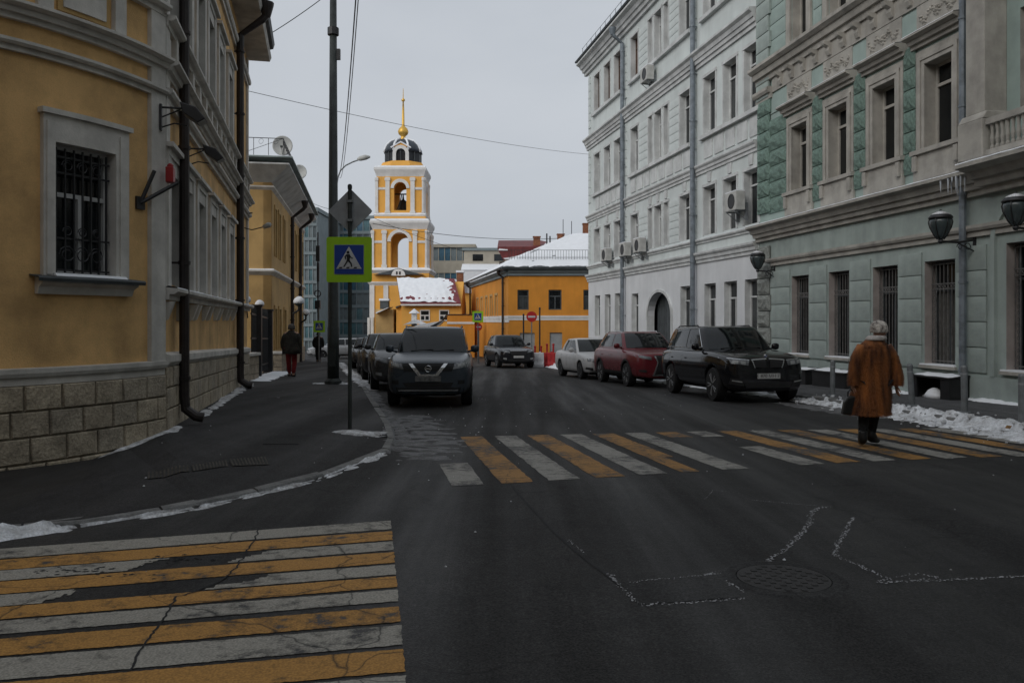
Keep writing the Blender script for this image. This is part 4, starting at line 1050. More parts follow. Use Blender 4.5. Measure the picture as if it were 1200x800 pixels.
q = MB(); q.prism([(LL2 + .3, -8.8, 7.85), (LL2 + .3, .3, 7.85), (LL2 - 4, -4, 8.5)], (-LL2, 0, 0)); q.build('roof', M_roofg, R2)
downpipe(R2, L2S.s(346, .25), .12, 6.6, -.6, .09, M_pipeb, bend=.6, foot=.2); downpipe(R2, L2S.s(355, .25), .12, 6.6, -.9, .09, M_pipeb, bend=.6, foot=.2)

def dish(px, py, Y, r_, label):
    p = PX(px, py, Y); e = empty('satellite_dish', p, R(8)); tag(e, label, 'satellite dish', 'satellite dishes on the ochre house')
    q = MB(); base = None; n = 24; prof_ = [(0.02, 0), (.5, .10 * .25), (.85, .10 * .72), (1, .10)]
    for rr_, d in prof_:
        for k in range(n): th = k * 6.283 / n; q.v.append((rr_ * r_ * math.cos(th), -d * r_ * 3, rr_ * r_ * math.sin(th)))
    for i in range(3):
        for k in range(n): q.f.append((i * n + k, i * n + (k + 1) % n, (i + 1) * n + (k + 1) % n, (i + 1) * n + k))
    q.f.append(tuple(range(n))); o = q.build('reflector', M_acw, e, smooth=True); so = o.modifiers.new('t', 'SOLIDIFY'); so.thickness = .015
    q = MB(); q.tube([(0, -.04, -r_), (0, -r_ * 1.0, -r_ * .25)], .012, 5); q.box(-.05, .05, -r_ * 1.1, -r_ * .95, -r_ * .35, -r_ * .15); q.build('feed_arm', M_poled, e)
    q = MB(); q.tube([(0, .02, 0), (0, .12, -.05), (0, .12, -r_ - .65)], .025, 6); q.build('mast', M_steel, e)
dish(331.5, 171.5, 36, .43, 'larger pale satellite dish beside the roof railing corner')
dish(351, 202, 42, .37, 'smaller pale satellite dish further along the eave')

# ------------------------------------------------------------------ black gate with snow-capped lamps between the two houses
ga, gb = Vector((-7.95, 25.3)), Vector((-9.35, 32.3)); GF = Facade('iron_gate', gb, ga, 'black iron gate and fence between the two yellow houses', 'gate'); GR = GF.root
zg = lambda s_: wz(gb.y + (ga.y - gb.y) * s_ / GF.len)
n = int(GF.len / .16)
for i in range(n):
    x = .1 + (GF.len - .2) * i / n; z = zg(x) + .1; q = MB(); q.tube([(x, 0, z), (x, 0, z + 2.05), (x, 0, z + 2.2)], [.018, .018, .003], 5); q.build('bar', M_iron, GR)
q = MB()
for z in (.3, 1.2, 1.95): q.prism([(0, -.02, zg(0) + z), (0, .02, zg(0) + z), (0, .02, zg(0) + z + .06), (0, -.02, zg(0) + z + .06)], (GF.len, 0, zg(GF.len) - zg(0)))
q.build('rail', M_iron, GR)
q = MB(); q.prism([(1.5, -.035, zg(1.5) + .15), (1.5, -.035, zg(1.5) + 1.9), (GF.len - 1.6, -.035, zg(GF.len) + 1.95), (GF.len - 1.6, -.035, zg(GF.len) + .15)], (0, -.012, 0)); q.build('backing_sheet', M_iron, GR)
for x in (1.5, GF.len - 1.6):
    z = zg(x); q = MB(); q.box(x - .16, x + .16, -.16, .16, z - .1, z + 2.25); q.box(x - .2, x + .2, -.2, .2, z + 2.25, z + 2.32); q.build('gate_post', M_iron, GR)
for (px, py, Y, r_, lb) in ((288.5, 351, 27.0, .14, 'left of the two snow-capped globe lamps above the black gate'), (304, 356.5, 30.4, .16, 'right of the two snow-capped globe lamps above the black gate'), (350, 353, 33.5, .20, 'snow-capped globe lamp on the ochre house wall above the walker'), (358.5, 366, 36.5, .15, 'lower snow-covered lamp hanging beyond the ochre house wall')):
    p = PX(px, py, Y); e = empty('globe_lamp', p); tag(e, lb, 'lamp', 'snow-capped lamps on the left')
    q = MB(); q.lathe((0, 0, 0), [(.05, -r_), (r_ * .6, -r_ * .8), (r_ * .92, -r_ * .3), (r_ * .95, 0)], 16); q.build('globe', M_lampg, e, smooth=True)
    q = MB(); q.lathe((0, 0, 0), [(r_ * .97, -.08), (r_ * 1.04, .02), (r_ * .9, r_ * .5), (r_ * .5, r_ * .92), (.02, r_ * 1.02)], 16); q.v = [(x * (1 + .18 * nse(x, y, z + px, 6)), y, z + .10 * r_ * nse(x, y, px, 5)) for x, y, z in q.v]; q.build('snow_cap', M_snow, e, smooth=True)
    q = MB(); q.tube([(0, 0, -r_), (0, 0, -r_ - .15), (-.25 if px > 320 else 0, .1, -r_ - (.3 if px > 320 else .45))], .04, 8); q.build('stem', M_iron, e)
# low stone wall pieces by the gate
e = empty('low_stone_wall', (-7.86, 24.7, wz(24.7))); tag(e, 'low stone wall piece at the end of the yellow corner building', 'wall')
for r_ in range(3):
    q = MB(); q.box(-.35, .16, -.5, .55, -.1 + r_ * .27, .155 + r_ * .27); q.build('stone_block', M_stone, e)
q = MB(); q.box(-.40, .21, -.55, .6, .71, .79); q.build('coping', M_white, e)
e = empty('low_stone_wall', (-9.2, 32.4, wz(32.4))); tag(e, 'low stone wall piece at the corner of the ochre house', 'wall')
for r_ in range(3):
    q = MB(); q.box(-.35, .3, -.3, .35, -.1 + r_ * .25, .135 + r_ * .25); q.build('stone_block', M_stone, e)
q = MB(); q.box(-.40, .35, -.35, .4, .65, .73); q.build('coping', M_white, e)

# ================================================================== FAR BUILDINGS
def glass_block(name, px0, px1, ptop, Y, nfl, ncol, gm, pm, label, depth=14, seed=0, band=.20):
    x0, x1 = (px0 - 600) / FPX * Y, (px1 - 600) / FPX * Y; z1 = HC + (HZ - ptop) / FPX * Y; z0 = g(Y) - .5; rnd = random.Random(seed)
    e = empty(name, ((x0 + x1) / 2, Y, z0)); tag(e, label, 'building'); h = z1 - z0; wd = x1 - x0
    q = MB(); q.box(-wd / 2, wd / 2, .15, depth, 0, h); q.build('wall', pm, e)
    fh = h / nfl; cw = wd / ncol; me = {}
    for f in range(nfl):
        q = MB(); q.box(-wd / 2, wd / 2, -.12, .15, f * fh, f * fh + fh * band); q.build('floor_band', pm, e)
    pmesh = MB(); pmesh.box(-.5, .5, 0, 1, 0, 1); P = [pmesh.mesh('pane') for _ in gm]
    for k, m_ in enumerate(gm): P[k].materials.append(m_)
    for f in range(nfl):
        for c in range(ncol):
            inst('pane', rnd.choice(P), e, (-wd / 2 + cw * (c + .5), .02 + rnd.uniform(-.01, .01), f * fh + fh * band + .02), (cw - .10, .10, fh * (1 - band) - .04))
    q = MB()
    for c in range(ncol + 1): x = -wd / 2 + cw * c; q.box(x - .05, x + .05, -.06, .14, 0, h)
    q.build('mullion', pm, e)
    q = MB(); q.box(-wd / 2 - .2, wd / 2 + .2, -.3, depth, h, h + .5); q.build('parapet', pm, e)
    return e
M_gl = [M_glassb, M_glasst, mat('grey_curtain_glass', (.10, .125, .135), .2, .3, 1.5), mat('pale_curtain_glass', (.17, .205, .215), .3, .2, 1.5)]
glass_block('glass_office', 371, 441, 257, 118, 9, 9, M_gl, M_panelg, 'modern teal glass office block behind the crosswalk sign', seed=2)
glass_block('glass_tower', 352, 371.5, 248, 104, 10, 4, M_gl[1:], M_panelg, 'darker glass tower wing at the far end of the left pavement', seed=5)
glass_block('ribbon_window_building', 500, 556, 290, 128, 4, 8, M_gl[:1] + M_gl[:1] + M_gl[3:], M_beige, 'far flat-roofed building with blue ribbon windows right of the bell tower', seed=8, band=.48)
eb = empty('beige_block', (PX(573, 290, 112).x, 112, g(112))); tag(eb, 'far beige flat-roofed block behind the orange house', 'building')
q = MB(); q.box(-3.4, 3.6, 0, 9, 0, 13.4); q.build('wall', M_beige, eb)
q = MB(); q.box(-3.6, 3.8, -.2, 9.2, 13.4, 13.75); q.build('parapet', M_panelg, eb)
q = MB(); q.box(-3.6, 3.8, -2.6, -.02, 9.0, 10.6); q.prof(-3.6, 3.8, [(-2.7, 10.62), (0, 10.62), (0, 11.6)]); q.build('snowy_lower_roof', M_snow, eb)
for x in (-1.5, 1.4):
    q = MB(); q.box(x - .7, x + .7, -.04, .02, 12.0, 12.9); w_ = q.build('window', M_glass, eb)

# ------------------------------------------------------------------ bell tower
TY = 90.0; tp = PX(472.5, 376, TY); TW = empty('bell_tower', (tp.x, TY, g(TY))); tag(TW, 'yellow and white church bell tower with black dome and golden spire', 'bell tower')
zt = lambda py: HC + (HZ - py) / FPX * TY - g(TY)
mpp = TY / FPX
def tier(z0, z1, half, ow, oz0, ozs):
    """square arcaded tier, open on four sides"""
    t = .7
    for k in range(4):
        A_ = k * math.pi / 2; ca, sa = math.cos(A_), math.sin(A_)
        def rm(p): x, y, z = p; return (x * ca - y * sa, x * sa + y * ca, z)
        q = MB(); q.map = rm
        q.box(-half, -ow, -half, -half + t, z0, z1); q.box(ow, half - t, -half, -half + t, z0, z1); q.box(-ow, ow, -half, -half + t, z0, oz0)
        ztop = ozs + ow; q.box(-ow, ow, -half, -half + t, ztop, z1); n = 12
        pts = [(ow * math.cos(math.pi * i / n), ozs + ow * math.sin(math.pi * i / n)) for i in range(n + 1)]
        for i in range(n): q.prism([(pts[i][0], -half, pts[i][1]), (pts[i + 1][0], -half, pts[i + 1][1]), (pts[i + 1][0], -half, ztop), (pts[i][0], -half, ztop)], (0, t, 0))
        q.build('arcade_wall', M_church, TW)
        q = MB(); q.map = rm; arch(q, 0, ozs, ow, ow + .34, -half - .10, -half, 14); q.build('archivolt', M_white2, TW)
        for x in (-half + .08, -ow - .66, ow + .66, half - .08):
            q = MB(); q.map = rm; w_ = .22 if abs(x) < half - .3 else .09
            q.box(x - w_, x + w_, -half - .16, -half, z0 + .2, z1 - .1); q.box(x - w_ * 1.3, x + w_ * 1.3, -half - .2, -half, z0, z0 + .5); q.box(x - w_ * 1.3, x + w_ * 1.3, -half - .2, -half, z1 - .45, z1 - .15); q.build('pilaster', M_white2, TW)
        q = MB(); q.map = rm; q.box(-half, -ow - .5, -half - .07, -half, ozs - .15, ozs + .1); q.box(ow + .5, half, -half - .07, -half, ozs - .15, ozs + .1); q.build('impost_band', M_white2, TW)
def ringc(z0, z1, h0, out, m, name, snow=0):
    q = MB(); st = [(h0, z0), (h0 + out * .5, z0 + (z1 - z0) * .4), (h0 + out, z0 + (z1 - z0) * .75), (h0 + out, z1), (h0 - .3, z1 + .12)]
    for r_, z in st: q.v += [(-r_, -r_, z), (r_, -r_, z), (r_, r_, z), (-r_, r_, z)]
    for i in range(len(st) - 1):
        for k in range(4): q.f.append((i * 4 + k, i * 4 + (k + 1) % 4, i * 4 + 4 + (k + 1) % 4, i * 4 + 4 + k))
    q.f += [(3, 2, 1, 0), tuple(len(st) * 4 - 4 + k for k in range(4))]
    o = q.build(name, m, TW)
    if snow:
        q = MB(); r_ = h0 + out - .06; q.lathe((0, 0, 0), [(r_ * 1.414, z1 + .01), (r_ * 1.40, z1 + snow), (h0 * 1.3, z1 + snow + .12)], 4); q.build('snow_cover', M_snow, o)
q = MB(); q.box(-3.1, 3.1, -3.1, 3.1, -1, zt(319)); q.build('lower_wall', M_church, TW)
for x in (-2.85, -1.4, 1.4, 2.85): q = MB(); q.box(x - .25, x + .25, -3.22, -3.1, 0, zt(336)); q.build('pilaster', M_white2, TW)
ringc(zt(336), zt(332), 3.1, .18, M_white2, 'string_course'); ringc(zt(322), zt(318), 3.1, .2, M_white2, 'cornice', .12)
tier(zt(317.8), zt(272), 2.85, .95, zt(316), zt(286)); ringc(zt(272), zt(262.5), 2.85, .28, M_white2, 'cornice', .18)
q = MB(); q.box(-2.68, 2.68, -2.68, 2.68, zt(262.4), zt(256.6)); q.build('attic_band', M_church, TW); ringc(zt(257.5), zt(255), 2.66, .10, M_white2, 'string_course', .1)
tier(zt(256.5), zt(211.5), 2.48, .66, zt(250), zt(225)); ringc(zt(211.5), zt(201.5), 2.48, .26, M_white2, 'cornice', .16)
q = MB(); q.lathe((0, 0, 0), [(2.45 * 1.08, zt(201.4)), (2.4 * 1.08, zt(198)), (2.25, zt(192.5)), (1.9, zt(192.4))], 8); q.build('attic_band', M_church, TW)
q = MB(); q.lathe((0, 0, 0), [(1.98, zt(193)), (1.98, zt(180))], 8); q.build('drum', mat('black_drum', (.03, .033, .037), .55, .15, 1.5), TW)
for k in range(16):
    A_ = k * math.pi / 8; q = MB(); q.tube([(1.95 * math.cos(A_), 1.95 * math.sin(A_), zt(193)), (1.95 * math.cos(A_), 1.95 * math.sin(A_), zt(178.5))], .05, 5); q.build('drum_rib', M_roofd, TW)
q = MB(); q.lathe((0, 0, 0), [(2.06, zt(180.5)), (2.0, zt(176.5)), (1.78, zt(171.5)), (1.34, zt(167)), (.7, zt(164.4)), (.3, zt(163.6))], 20); dm = q.build('dome', mat('dark_dome', (.045, .055, .068), .45, .2, 1.5), TW, smooth=True)
for k in range(8):
    A_ = (k + .5) * math.pi / 4
    q = MB(); pts = [(2.08, zt(180)), (2.02, zt(176.3)), (1.80, zt(171.3)), (1.36, zt(166.7)), (.70, zt(164.1))]
    q.tube([(r_ * math.cos(A_), r_ * math.sin(A_), z) for r_, z in pts], .12, 6); q.build('snow_rib', M_snow, dm, smooth=True)
for k in (0, 2):
    A_ = k * math.pi / 2; ca, sa = math.cos(A_), math.sin(A_)
    def rm(p): x, y, z = p; return (x * ca - y * sa, x * sa + y * ca, z)
    q = MB(); q.map = rm; q.box(-.85, -.5, -2.1, -1.55, zt(192.5), zt(184)); q.box(.5, .85, -2.1, -1.55, zt(192.5), zt(184)); arch(q, 0, zt(184), .5, .86, -2.1, -1.55, 10); d_ = q.build('dormer', M_white2, TW)
    q = MB(); q.map = rm; q.prism([(-1.0, -2.0, zt(176.5)), (1.0, -2.0, zt(176.5)), (0, -2.0, zt(170.5))], (0, .7, 0)); q.build('dormer_gable', M_church, d_)
    q = MB(); q.map = rm; q.prism([(-1.1, -2.1, zt(176.8)), (0, -2.1, zt(170.2)), (1.1, -2.1, zt(176.8)), (1.02, -2.1, zt(178)), (0, -2.1, zt(171.8)), (-1.02, -2.1, zt(178))], (0, .8, 0)); q.build('snow_cover', M_snow, d_)
    q = MB(); q.map = rm; q.box(-.5, .5, -1.9, -1.84, zt(192.5), zt(183)); q.build('dormer_opening', M_dark, d_)
q = MB(); q.lathe((0, 0, 0), [(.34, zt(165)), (.42, zt(163.4)), (.26, zt(161.5)), (.24, zt(160)), (.5, zt(157.5)), (.58, zt(154.5)), (.46, zt(151)), (.22, zt(148.6)), (.15, zt(147)), (.12, zt(130)), (.07, zt(119.5)), (.19, zt(118.3)), (.19, zt(116.8)), (.05, zt(115.4)), (.025, zt(104))], 14); q.build('spire', M_gold, TW, smooth=True)
q = MB(); q.lathe((0, 0, 0), [(.62, zt(247)), (.58, zt(246)), (.42, zt(240)), (.36, zt(236)), (.12, zt(234)), (.05, zt(228))], 14); q.build('bell', mat('bronze', (.05, .055, .045), .5, .2, 3, metal=.5), TW, smooth=True)
q = MB(); q.tube([(-2.2, -.8, zt(229)), (2.2, -.8, zt(229))], .08, 6); q.tube([(-.6, -1.2, zt(250)), (-.1, -1.2, zt(236)), (.0, -1.2, zt(229))], .06, 5); q.build('bell_beam', M_iron, TW)
q = MB(); q.prism([(-2.6, -3.75, zt(324)), (2.6, -3.75, zt(324)), (1.4, -3.75, zt(321)), (0, -3.75, zt(316.5)), (-1.4, -3.75, zt(321))], (0, .6, 0)); pd = q.build('portal_gable', M_roofd, TW)
q = MB(); arch(q, 0, zt(325.2), .01, .72, -3.85, -3.76, 12); q.build('portal_tympanum', M_white2, pd)
for x in (-.16, .16): q = MB(); q.box(x - .08, x + .08, -3.88, -3.86, zt(324), zt(320.5)); q.build('portal_light', M_dark, pd)

# ------------------------------------------------------------------ low church house with snowy roof
cx0, cx1 = PX(470.5, 0, 70).x, PX(541, 0, 70).x; CH = empty('church_house', ((cx0 + cx1) / 2, 70, g(70))); tag(CH, 'low yellow house with snow-covered pitched roof in front of the bell tower', 'building'); wd = cx1 - cx0
zc = lambda py, Y=70: HC + (HZ - py) / FPX * Y - g(70)
q = MB(); q.box(-wd / 2, wd / 2, 0, 7, -.5, zc(356)); q.prism([(-wd / 2 + .02, .3, zc(356)), (-wd / 2 + .02, 6.8, zc(356)), (-wd / 2 + .02, 3.6, zc(330, 73.6))], (wd - .04, 0, 0)); q.build('wall', M_church, CH)
xl0, xr0 = PX(469.5, 0, 69.6).x - CH.location.x, PX(540, 0, 69.6).x - CH.location.x; xl1, xr1 = PX(464, 0, 73).x - CH.location.x, PX(531.5, 0, 73).x - CH.location.x
M_roofred2 = mat('faded_red_roof', (.20, .045, .055), .7, .2, 2)
q = MB(); q.prism([(xl0, -.45, zc(356, 69.5)), (xr0, -.45, zc(356, 69.5)), (xr1, 3.5, zc(328, 73.5)), (xl1, 3.5, zc(328, 73.5))], (0, 0, .12)); q.prism([(xl0, 7.4, zc(354)), (xr0, 7.4, zc(354)), (xr1, 3.51, zc(328, 73.5)), (xl1, 3.51, zc(328, 73.5))], (0, 0, .12)); rf = q.build('roof', M_roofred2, CH)
# snow sheet with bare patches
q = MB(); nx, ny = 46, 18; A, B_, C, D = Vector((xl0, -.45, zc(356, 69.5) + .13)), Vector((xr0 - .2, -.45, zc(356, 69.5) + .13)), Vector((xr1 - .2, 3.5, zc(328, 73.5) + .13)), Vector((xl1, 3.5, zc(328, 73.5) + .13))
for i in range(nx + 1):
    for j in range(ny + 1):
        u, v = i / nx, j / ny; p = A.lerp(B_, u).lerp(D.lerp(C, u), v)
        h = .07 + .09 * nse(p.x, p.y, 3, 1.1) + .06 * nse(p.x, p.y, 9, 3.3) - .16 * max(0, u - .80) * 3.2 - (.09 * math.exp(-((v - .16) / .06) ** 2) * (.6 + .6 * math.sin(u * 60)))
        q.v.append((p.x, p.y, p.z + max(-.03, h)))
for i in range(nx):
    for j in range(ny): a = i * (ny + 1) + j; q.f.append((a, a + ny + 1, a + ny + 2, a + 1))
q.build('roof_snow', M_snow, rf, smooth=True)
q = MB(); q.box(xl0, xr0, -.5, -.25, zc(358, 69.6), zc(356.2, 69.6)); q.build('eave_board', M_white2, CH)
for px in (498, 520.5):
    x = PX(px, 0, 70).x - CH.location.x; window(CH, x - .42, x + .42, zc(376), zc(363), .02 - .05, M_white2, M_glass, 1, .5, .09)
# left wing running back, its lean-to roofs
xl = PX(462, 0, 70).x - CH.location.x
q = MB(); q.prism([(xl + .1, .5, -.5), (-wd / 2 + .3, .5, -.5), (-wd / 2 + .3, .5, zc(357)), (xl + .1, .5, zc(359))], (-1.6, 14, 0)); q.build('side_wing', M_church, CH)
q = MB(); q.prism([(xl + .1, .2, zc(359)), (xl + .1, .2, zc(361)), (-wd / 2 + .1, .2, zc(356.5))], (-1.6, 14, 0)); q.build('lean_to_roof', M_roofd, CH)
q = MB(); q.prism([(PX(441, 0, 70).x - CH.location.x, -.3, zc(367.5)), (PX(455, 0, 70).x - CH.location.x, -.3, zc(361)), (PX(456, 0, 70).x - CH.location.x, -.3, zc(360)), (PX(441, 0, 70).x - CH.location.x, -.3, zc(366))], (-.3, 5, .1)); q.build('lean_to_snow', M_snow, CH)
q = MB(); q.box(PX(441, 0, 71).x - CH.location.x, PX(462, 0, 71).x - CH.location.x, .6, 6, -.5, zc(362)); q.build('annex', M_yel2, CH)
for px in (433, 437.5): x = PX(px, 0, 72).x - CH.location.x; q = MB(); q.box(x - .1, x + .1, 1.5, 2, -.5, zc(372)); q.build('annex_pilaster', M_white2, CH)
x = PX(450.5, 0, 71).x - CH.location.x; q = MB(); q.box(x - .35, x + .35, .8, 1.6, zc(362), zc(352)); ch_ = q.build('dormer_chimney', M_roofd, CH); q = MB(); q.box(x - .42, x + .42, .7, 1.7, zc(352), zc(349.5)); q.build('snow_cover', M_snow, ch_)
# orange wall between church house and orange house, chimney behind it
YW = empty('yellow_yard_wall', (PX(541, 0, 66).x, 66, g(66))); tag(YW, 'yellow yard wall with white band left of the orange house', 'wall')
x0, x1 = PX(524, 0, 66).x - YW.location.x, PX(556, 0, 66).x - YW.location.x; zw = lambda py: HC + (HZ - py) / FPX * 66 - g(66)
q = MB(); q.box(x0, x1, 0, .4, -.5, zw(369)); q.build('wall', M_orange, YW)
q = MB(); q.box(x0 - .05, x1, -.06, .46, zw(369), zw(368)); q.build('coping', M_iron, YW); q = MB(); q.box(x0, x1, -.04, 0, zw(379.5), zw(377)); q.build('white_band', M_white2, YW)
BH = empty('yard_house', (PX(545, 0, 80).x, 80, g(80))); tag(BH, 'small yellow house end with brick chimney behind the yard wall', 'building')
zh = lambda py: HC + (HZ - py) / FPX * 80 - g(80); X = lambda px, Y=80: PX(px, 0, Y).x - BH.location.x
q = MB(); q.box(X(533), X(553), 0, 3, -.5, zh(343)); q.build('wall', M_church, BH)
q = MB(); q.prism([(X(531), -.2, zh(342)), (X(556), -.2, zh(344)), (X(556), -.2, zh(341)), (X(534), -.2, zh(327)), (X(530), -.2, zh(327))], (0, 2.5, 0)); q.build('snowy_roof', M_snow, BH)
q = MB(); q.box(X(536), X(543.5), -.9, -.3, zh(340), zh(320)); c_ = q.build('chimney', M_brick, BH); q = MB(); q.box(X(535), X(544.5), -1, -.2, zh(320), zh(317.5)); q.build('chimney_cap', M_snow, c_)
# small gate lodge roofs above the parked car
GL = empty('gate_lodge', (PX(495, 0, 60).x, 60, g(60))); tag(GL, 'small snow-roofed gate lodge with a little capped turret behind the grey parked car', 'building'); zg_ = lambda py: HC + (HZ - py) / FPX * 60 - g(60); X = lambda px, Y=60: PX(px, 0, Y).x - GL.location.x
q = MB(); q.box(X(479), X(503), 0, 2, -.5, zg_(382)); q.build('wall', M_church, GL)
q = MB(); q.prism([(X(473), -.3, zg_(380.5)), (X(486), -.3, zg_(374.5)), (X(500), -.3, zg_(380.5)), (X(486), -.3, zg_(379))], (0, 2.4, 0)); q.build('snowy_roof', M_snow, GL)
q = MB(); q.prism([(X(483), -.5, zg_(384)), (X(515), -.5, zg_(381.5)), (X(521), -.5, zg_(375.5)), (X(490), -.5, zg_(380.5))], (0, 1.2, 0)); q.build('snowy_canopy', M_snow, GL)
q = MB(); q.prism([(X(510), -.6, zg_(383)), (X(524), -.6, zg_(371)), (X(523), -.6, zg_(369)), (X(519), -.6, zg_(375)), (X(505), -.6, zg_(382))], (0, 1.4, 0)); q.build('canopy_edge', M_iron, GL)
q = MB(); q.box(X(481), X(487), .6, 1.0, zg_(382), zg_(367)); t_ = q.build('turret', M_white2, GL); q = MB(); q.lathe((X(484), .8, 0), [(.42, zg_(367)), (.38, zg_(366)), (.03, zg_(361.5))], 8); q.build('turret_cap', M_snow, t_)

# ------------------------------------------------------------------ ORANGE HOUSE closing the street
OF = Facade('orange_house', (10.5, 56.0), (-.25, 56.0), 'orange two-storey corner house with snow-covered hipped roof at the end of the street', 'building'); RO = OF.root
LO = OF.len; zo0, zo1 = -2.0, 4.75
oo = [(OF.s(p) - w_, OF.s(p) + w_, z0, z1) for p, w_ in ((613, .38), (650.5, .44), (691, .42)) for z0, z1 in ((2.25, 3.60),)] + [(OF.s(651.5) - .42, OF.s(651.5) + .42, -1.1, .72), (OF.s(618) - .5, OF.s(618) + .5, -1.0, .70)]
wall_mesh(0, LO, zo0, zo1, oo, .2).build('front_wall', M_orange, RO)
for k, (a, c, d, e) in enumerate(oo):
    if k < 3: window(RO, a, c, d, e, -.12, M_roofd, M_glass, 1, .68, .08)
    else: q = MB(); q.box(a, c, -.15, -.1, d, e); q.build('grey_door', mat('grey_shutter', (.33, .35, .36), .8, .1, 2), RO)
q = MB(); q.box(0, LO - .02, -9, -.3, zo0, zo1); q.build('core', M_dark, RO)
for z0, z1, o_, m_ in ((1.55, 1.86, .06, M_white2), (4.55, 4.95, .30, M_panelg)): cornice(RO, 0, LO + .02, z0, z1, o_, m_, 'string_course' if z0 < 2 else 'eave_cornice', steps=2)
ax, ay = -.25, 56.0; bx_, by_ = -3.75, 76.5
sdir = Vector((bx_ - ax, by_ - ay)); slen = sdir.length; ang = math.atan2(sdir.y, sdir.x)
O2 = empty('side_axis', (0, 0, 0)); bpy.data.objects.remove(O2)
uo = sdir.normalized(); locO = Matrix.Rotation(-math.atan2(OF.u.y, OF.u.x), 2)
def smap(p):
    s_, t, z = p; w2 = Vector((ax, ay)) + uo * s_ + Vector((-uo.y, uo.x)) * t; r_ = locO @ (w2 - OF.o); return (r_.x, r_.y, z)
def ssx(px):
    k = (px - 600) / FPX; return (k * ay - ax) / (uo.x - k * uo.y)
so_ = [(ssx(p) - .5, ssx(p) + .5, 1.9, 3.4) for p in (582, 576, 570.5, 565, 560)]
wall_mesh(0, slen, zo0 - .6, zo1, so_, .2, smap).build('side_wall', M_orange, RO)
for a, c, d, e in so_:
    window(RO, a, c, d, e, -.12, M_white2, M_glass, 1, .7, .08, smap)
    q = MB(); q.map = smap; q.box(a - .2, a, 0, .06, d - .1, e + .15); q.box(c, c + .2, 0, .06, d - .1, e + .15); q.box(a, c, 0, .06, e, e + .15); q.build('window_surround', M_yel2, RO)
cornice(RO, -.04, slen, 1.40, 1.86, .06, M_white2, 'string_course', smap, 1, 2); cornice(RO, -.04, slen, 4.55, 4.95, .30, M_panelg, 'eave_cornice', smap, 1, 2)
def downO(px, mp_, s_, bend): return downpipe(RO, s_, .16, 4.5, -1.2, .08, M_pipeb, bend=bend, mp_=mp_, foot=.1, collars=4)
downO(595, smap, 1.4, .3); downO(553, smap, slen - .4, .3)
# hipped roof with thick snow (world points -> local)
def lo(x, y, z): r_ = locO @ (Vector((x, y)) - OF.o); return (r_.x, r_.y, z)
e0 = (-.75, 55.5, 4.95); e1 = (11, 55.5, 4.95); e2 = (11, 70, 4.95); e3 = (-4.3, 77, 4.95); r0 = (4.6, 63, 7.9); r1 = (11, 63, 8.0); r2 = (.2, 77, 7.2)
q = MB()
for f in ((e0, e1, r1, r0), (e3, e0, r0, r2)): q.poly([lo(*p) for p in f])
rf = q.build('roof', M_roofd, RO); sm = rf.modifiers.new('t', 'SOLIDIFY'); sm.thickness = .15
def snowsheet(A, B_, C, D, nx, ny, base, par, seed, m=M_snow, amp=.06, thr=0.0):
    q = MB(); A, B_, C, D = map(Vector, (A, B_, C, D))
    for i in range(nx + 1):
        for j in range(ny + 1):
            u, v = i / nx, j / ny; p = A.lerp(B_, u).lerp(D.lerp(C, u), v); e = -.10 if (j == 0) else 0
            h = base + amp * nse(p.x, p.y, seed, .9) + amp * .8 * nse(p.x, p.y, seed + 4, 2.6) + e - thr * max(0, nse(p.x + seed, p.y, 0, .5))
            ex = Vector((0, -.12 * nse(p.x, 3, seed, 2) if j == 0 else 0, 0)); q.v.append(lo(p.x, p.y + ex.y, p.z + h))
    for i in range(nx):
        for j in range(ny): a = i * (ny + 1) + j; q.f.append((a, a + ny + 1, a + ny + 2, a + 1))
    return q.build('roof_snow', m, par, smooth=True)
snowsheet(e0, e1, r1, r0, 50, 20, .22, rf, 1); snowsheet(e3, e0, r0, r2, 40, 16, .22, rf, 5, thr=.25)
q = MB()
for i in range(60): x = -.2 + 11 * i / 59; p = lo(x, 56.9, 5.7); q.tube([p, (p[0], p[1], 6.35)], .012, 4)
for z in (5.85, 6.35): q.tube([lo(-.2, 56.9, z), lo(10.8, 56.9, z)], .014, 4)
q.build('snow_guard', M_iron, rf)
# red-roofed buildings behind with chimneys
RR = empty('red_roofed_house', (1.5, 82, g(82))); tag(RR, 'dark house with red metal roof and brick chimneys behind the orange house', 'building'); zr = lambda py: HC + (HZ - py) / FPX * 82 - g(82); X = lambda px: PX(px, 0, 82).x - 1.5
q = MB(); q.box(X(585), X(700), .5, 8, 0, zr(306)); q.build('wall', mat('dark_brown_wall', (.07, .05, .045), .9, .2, 1.5), RR)
q = MB(); q.prism([(X(583), 0, zr(292)), (X(583), 0, zr(289)), (X(636), 0, zr(289)), (X(645), 0, zr(291)), (X(634), 0, zr(301)), (X(590), 0, zr(305))], (0, 6, 1.2)); q.prism([(X(668), .2, zr(280)), (X(680), .2, zr(275)), (X(705), .2, zr(275)), (X(705), .2, zr(310)), (X(690), .2, zr(302)), (X(680), .2, zr(291))], (0, 6, .4)); q.build('roof', M_roofr, RR)
q = MB(); q.prism([(X(585), -.1, zr(291.5)), (X(595), -.1, zr(292.5)), (X(595), -.1, zr(293.5)), (X(584), -.1, zr(293.5))], (0, .5, .1)); q.prism([(X(590), -.15, zr(303)), (X(610), -.15, zr(299.5)), (X(616), -.15, zr(300)), (X(606), -.15, zr(304)), (X(592), -.15, zr(304))], (0, .5, .1))
q.prism([(X(620), -.2, zr(298)), (X(634), -.2, zr(290)), (X(645), -.2, zr(285)), (X(668), -.2, zr(279)), (X(680), -.2, zr(278)), (X(672), -.2, zr(286)), (X(640), -.2, zr(298))], (0, 4, .5)); q.build('roof_snow', M_snow, RR)
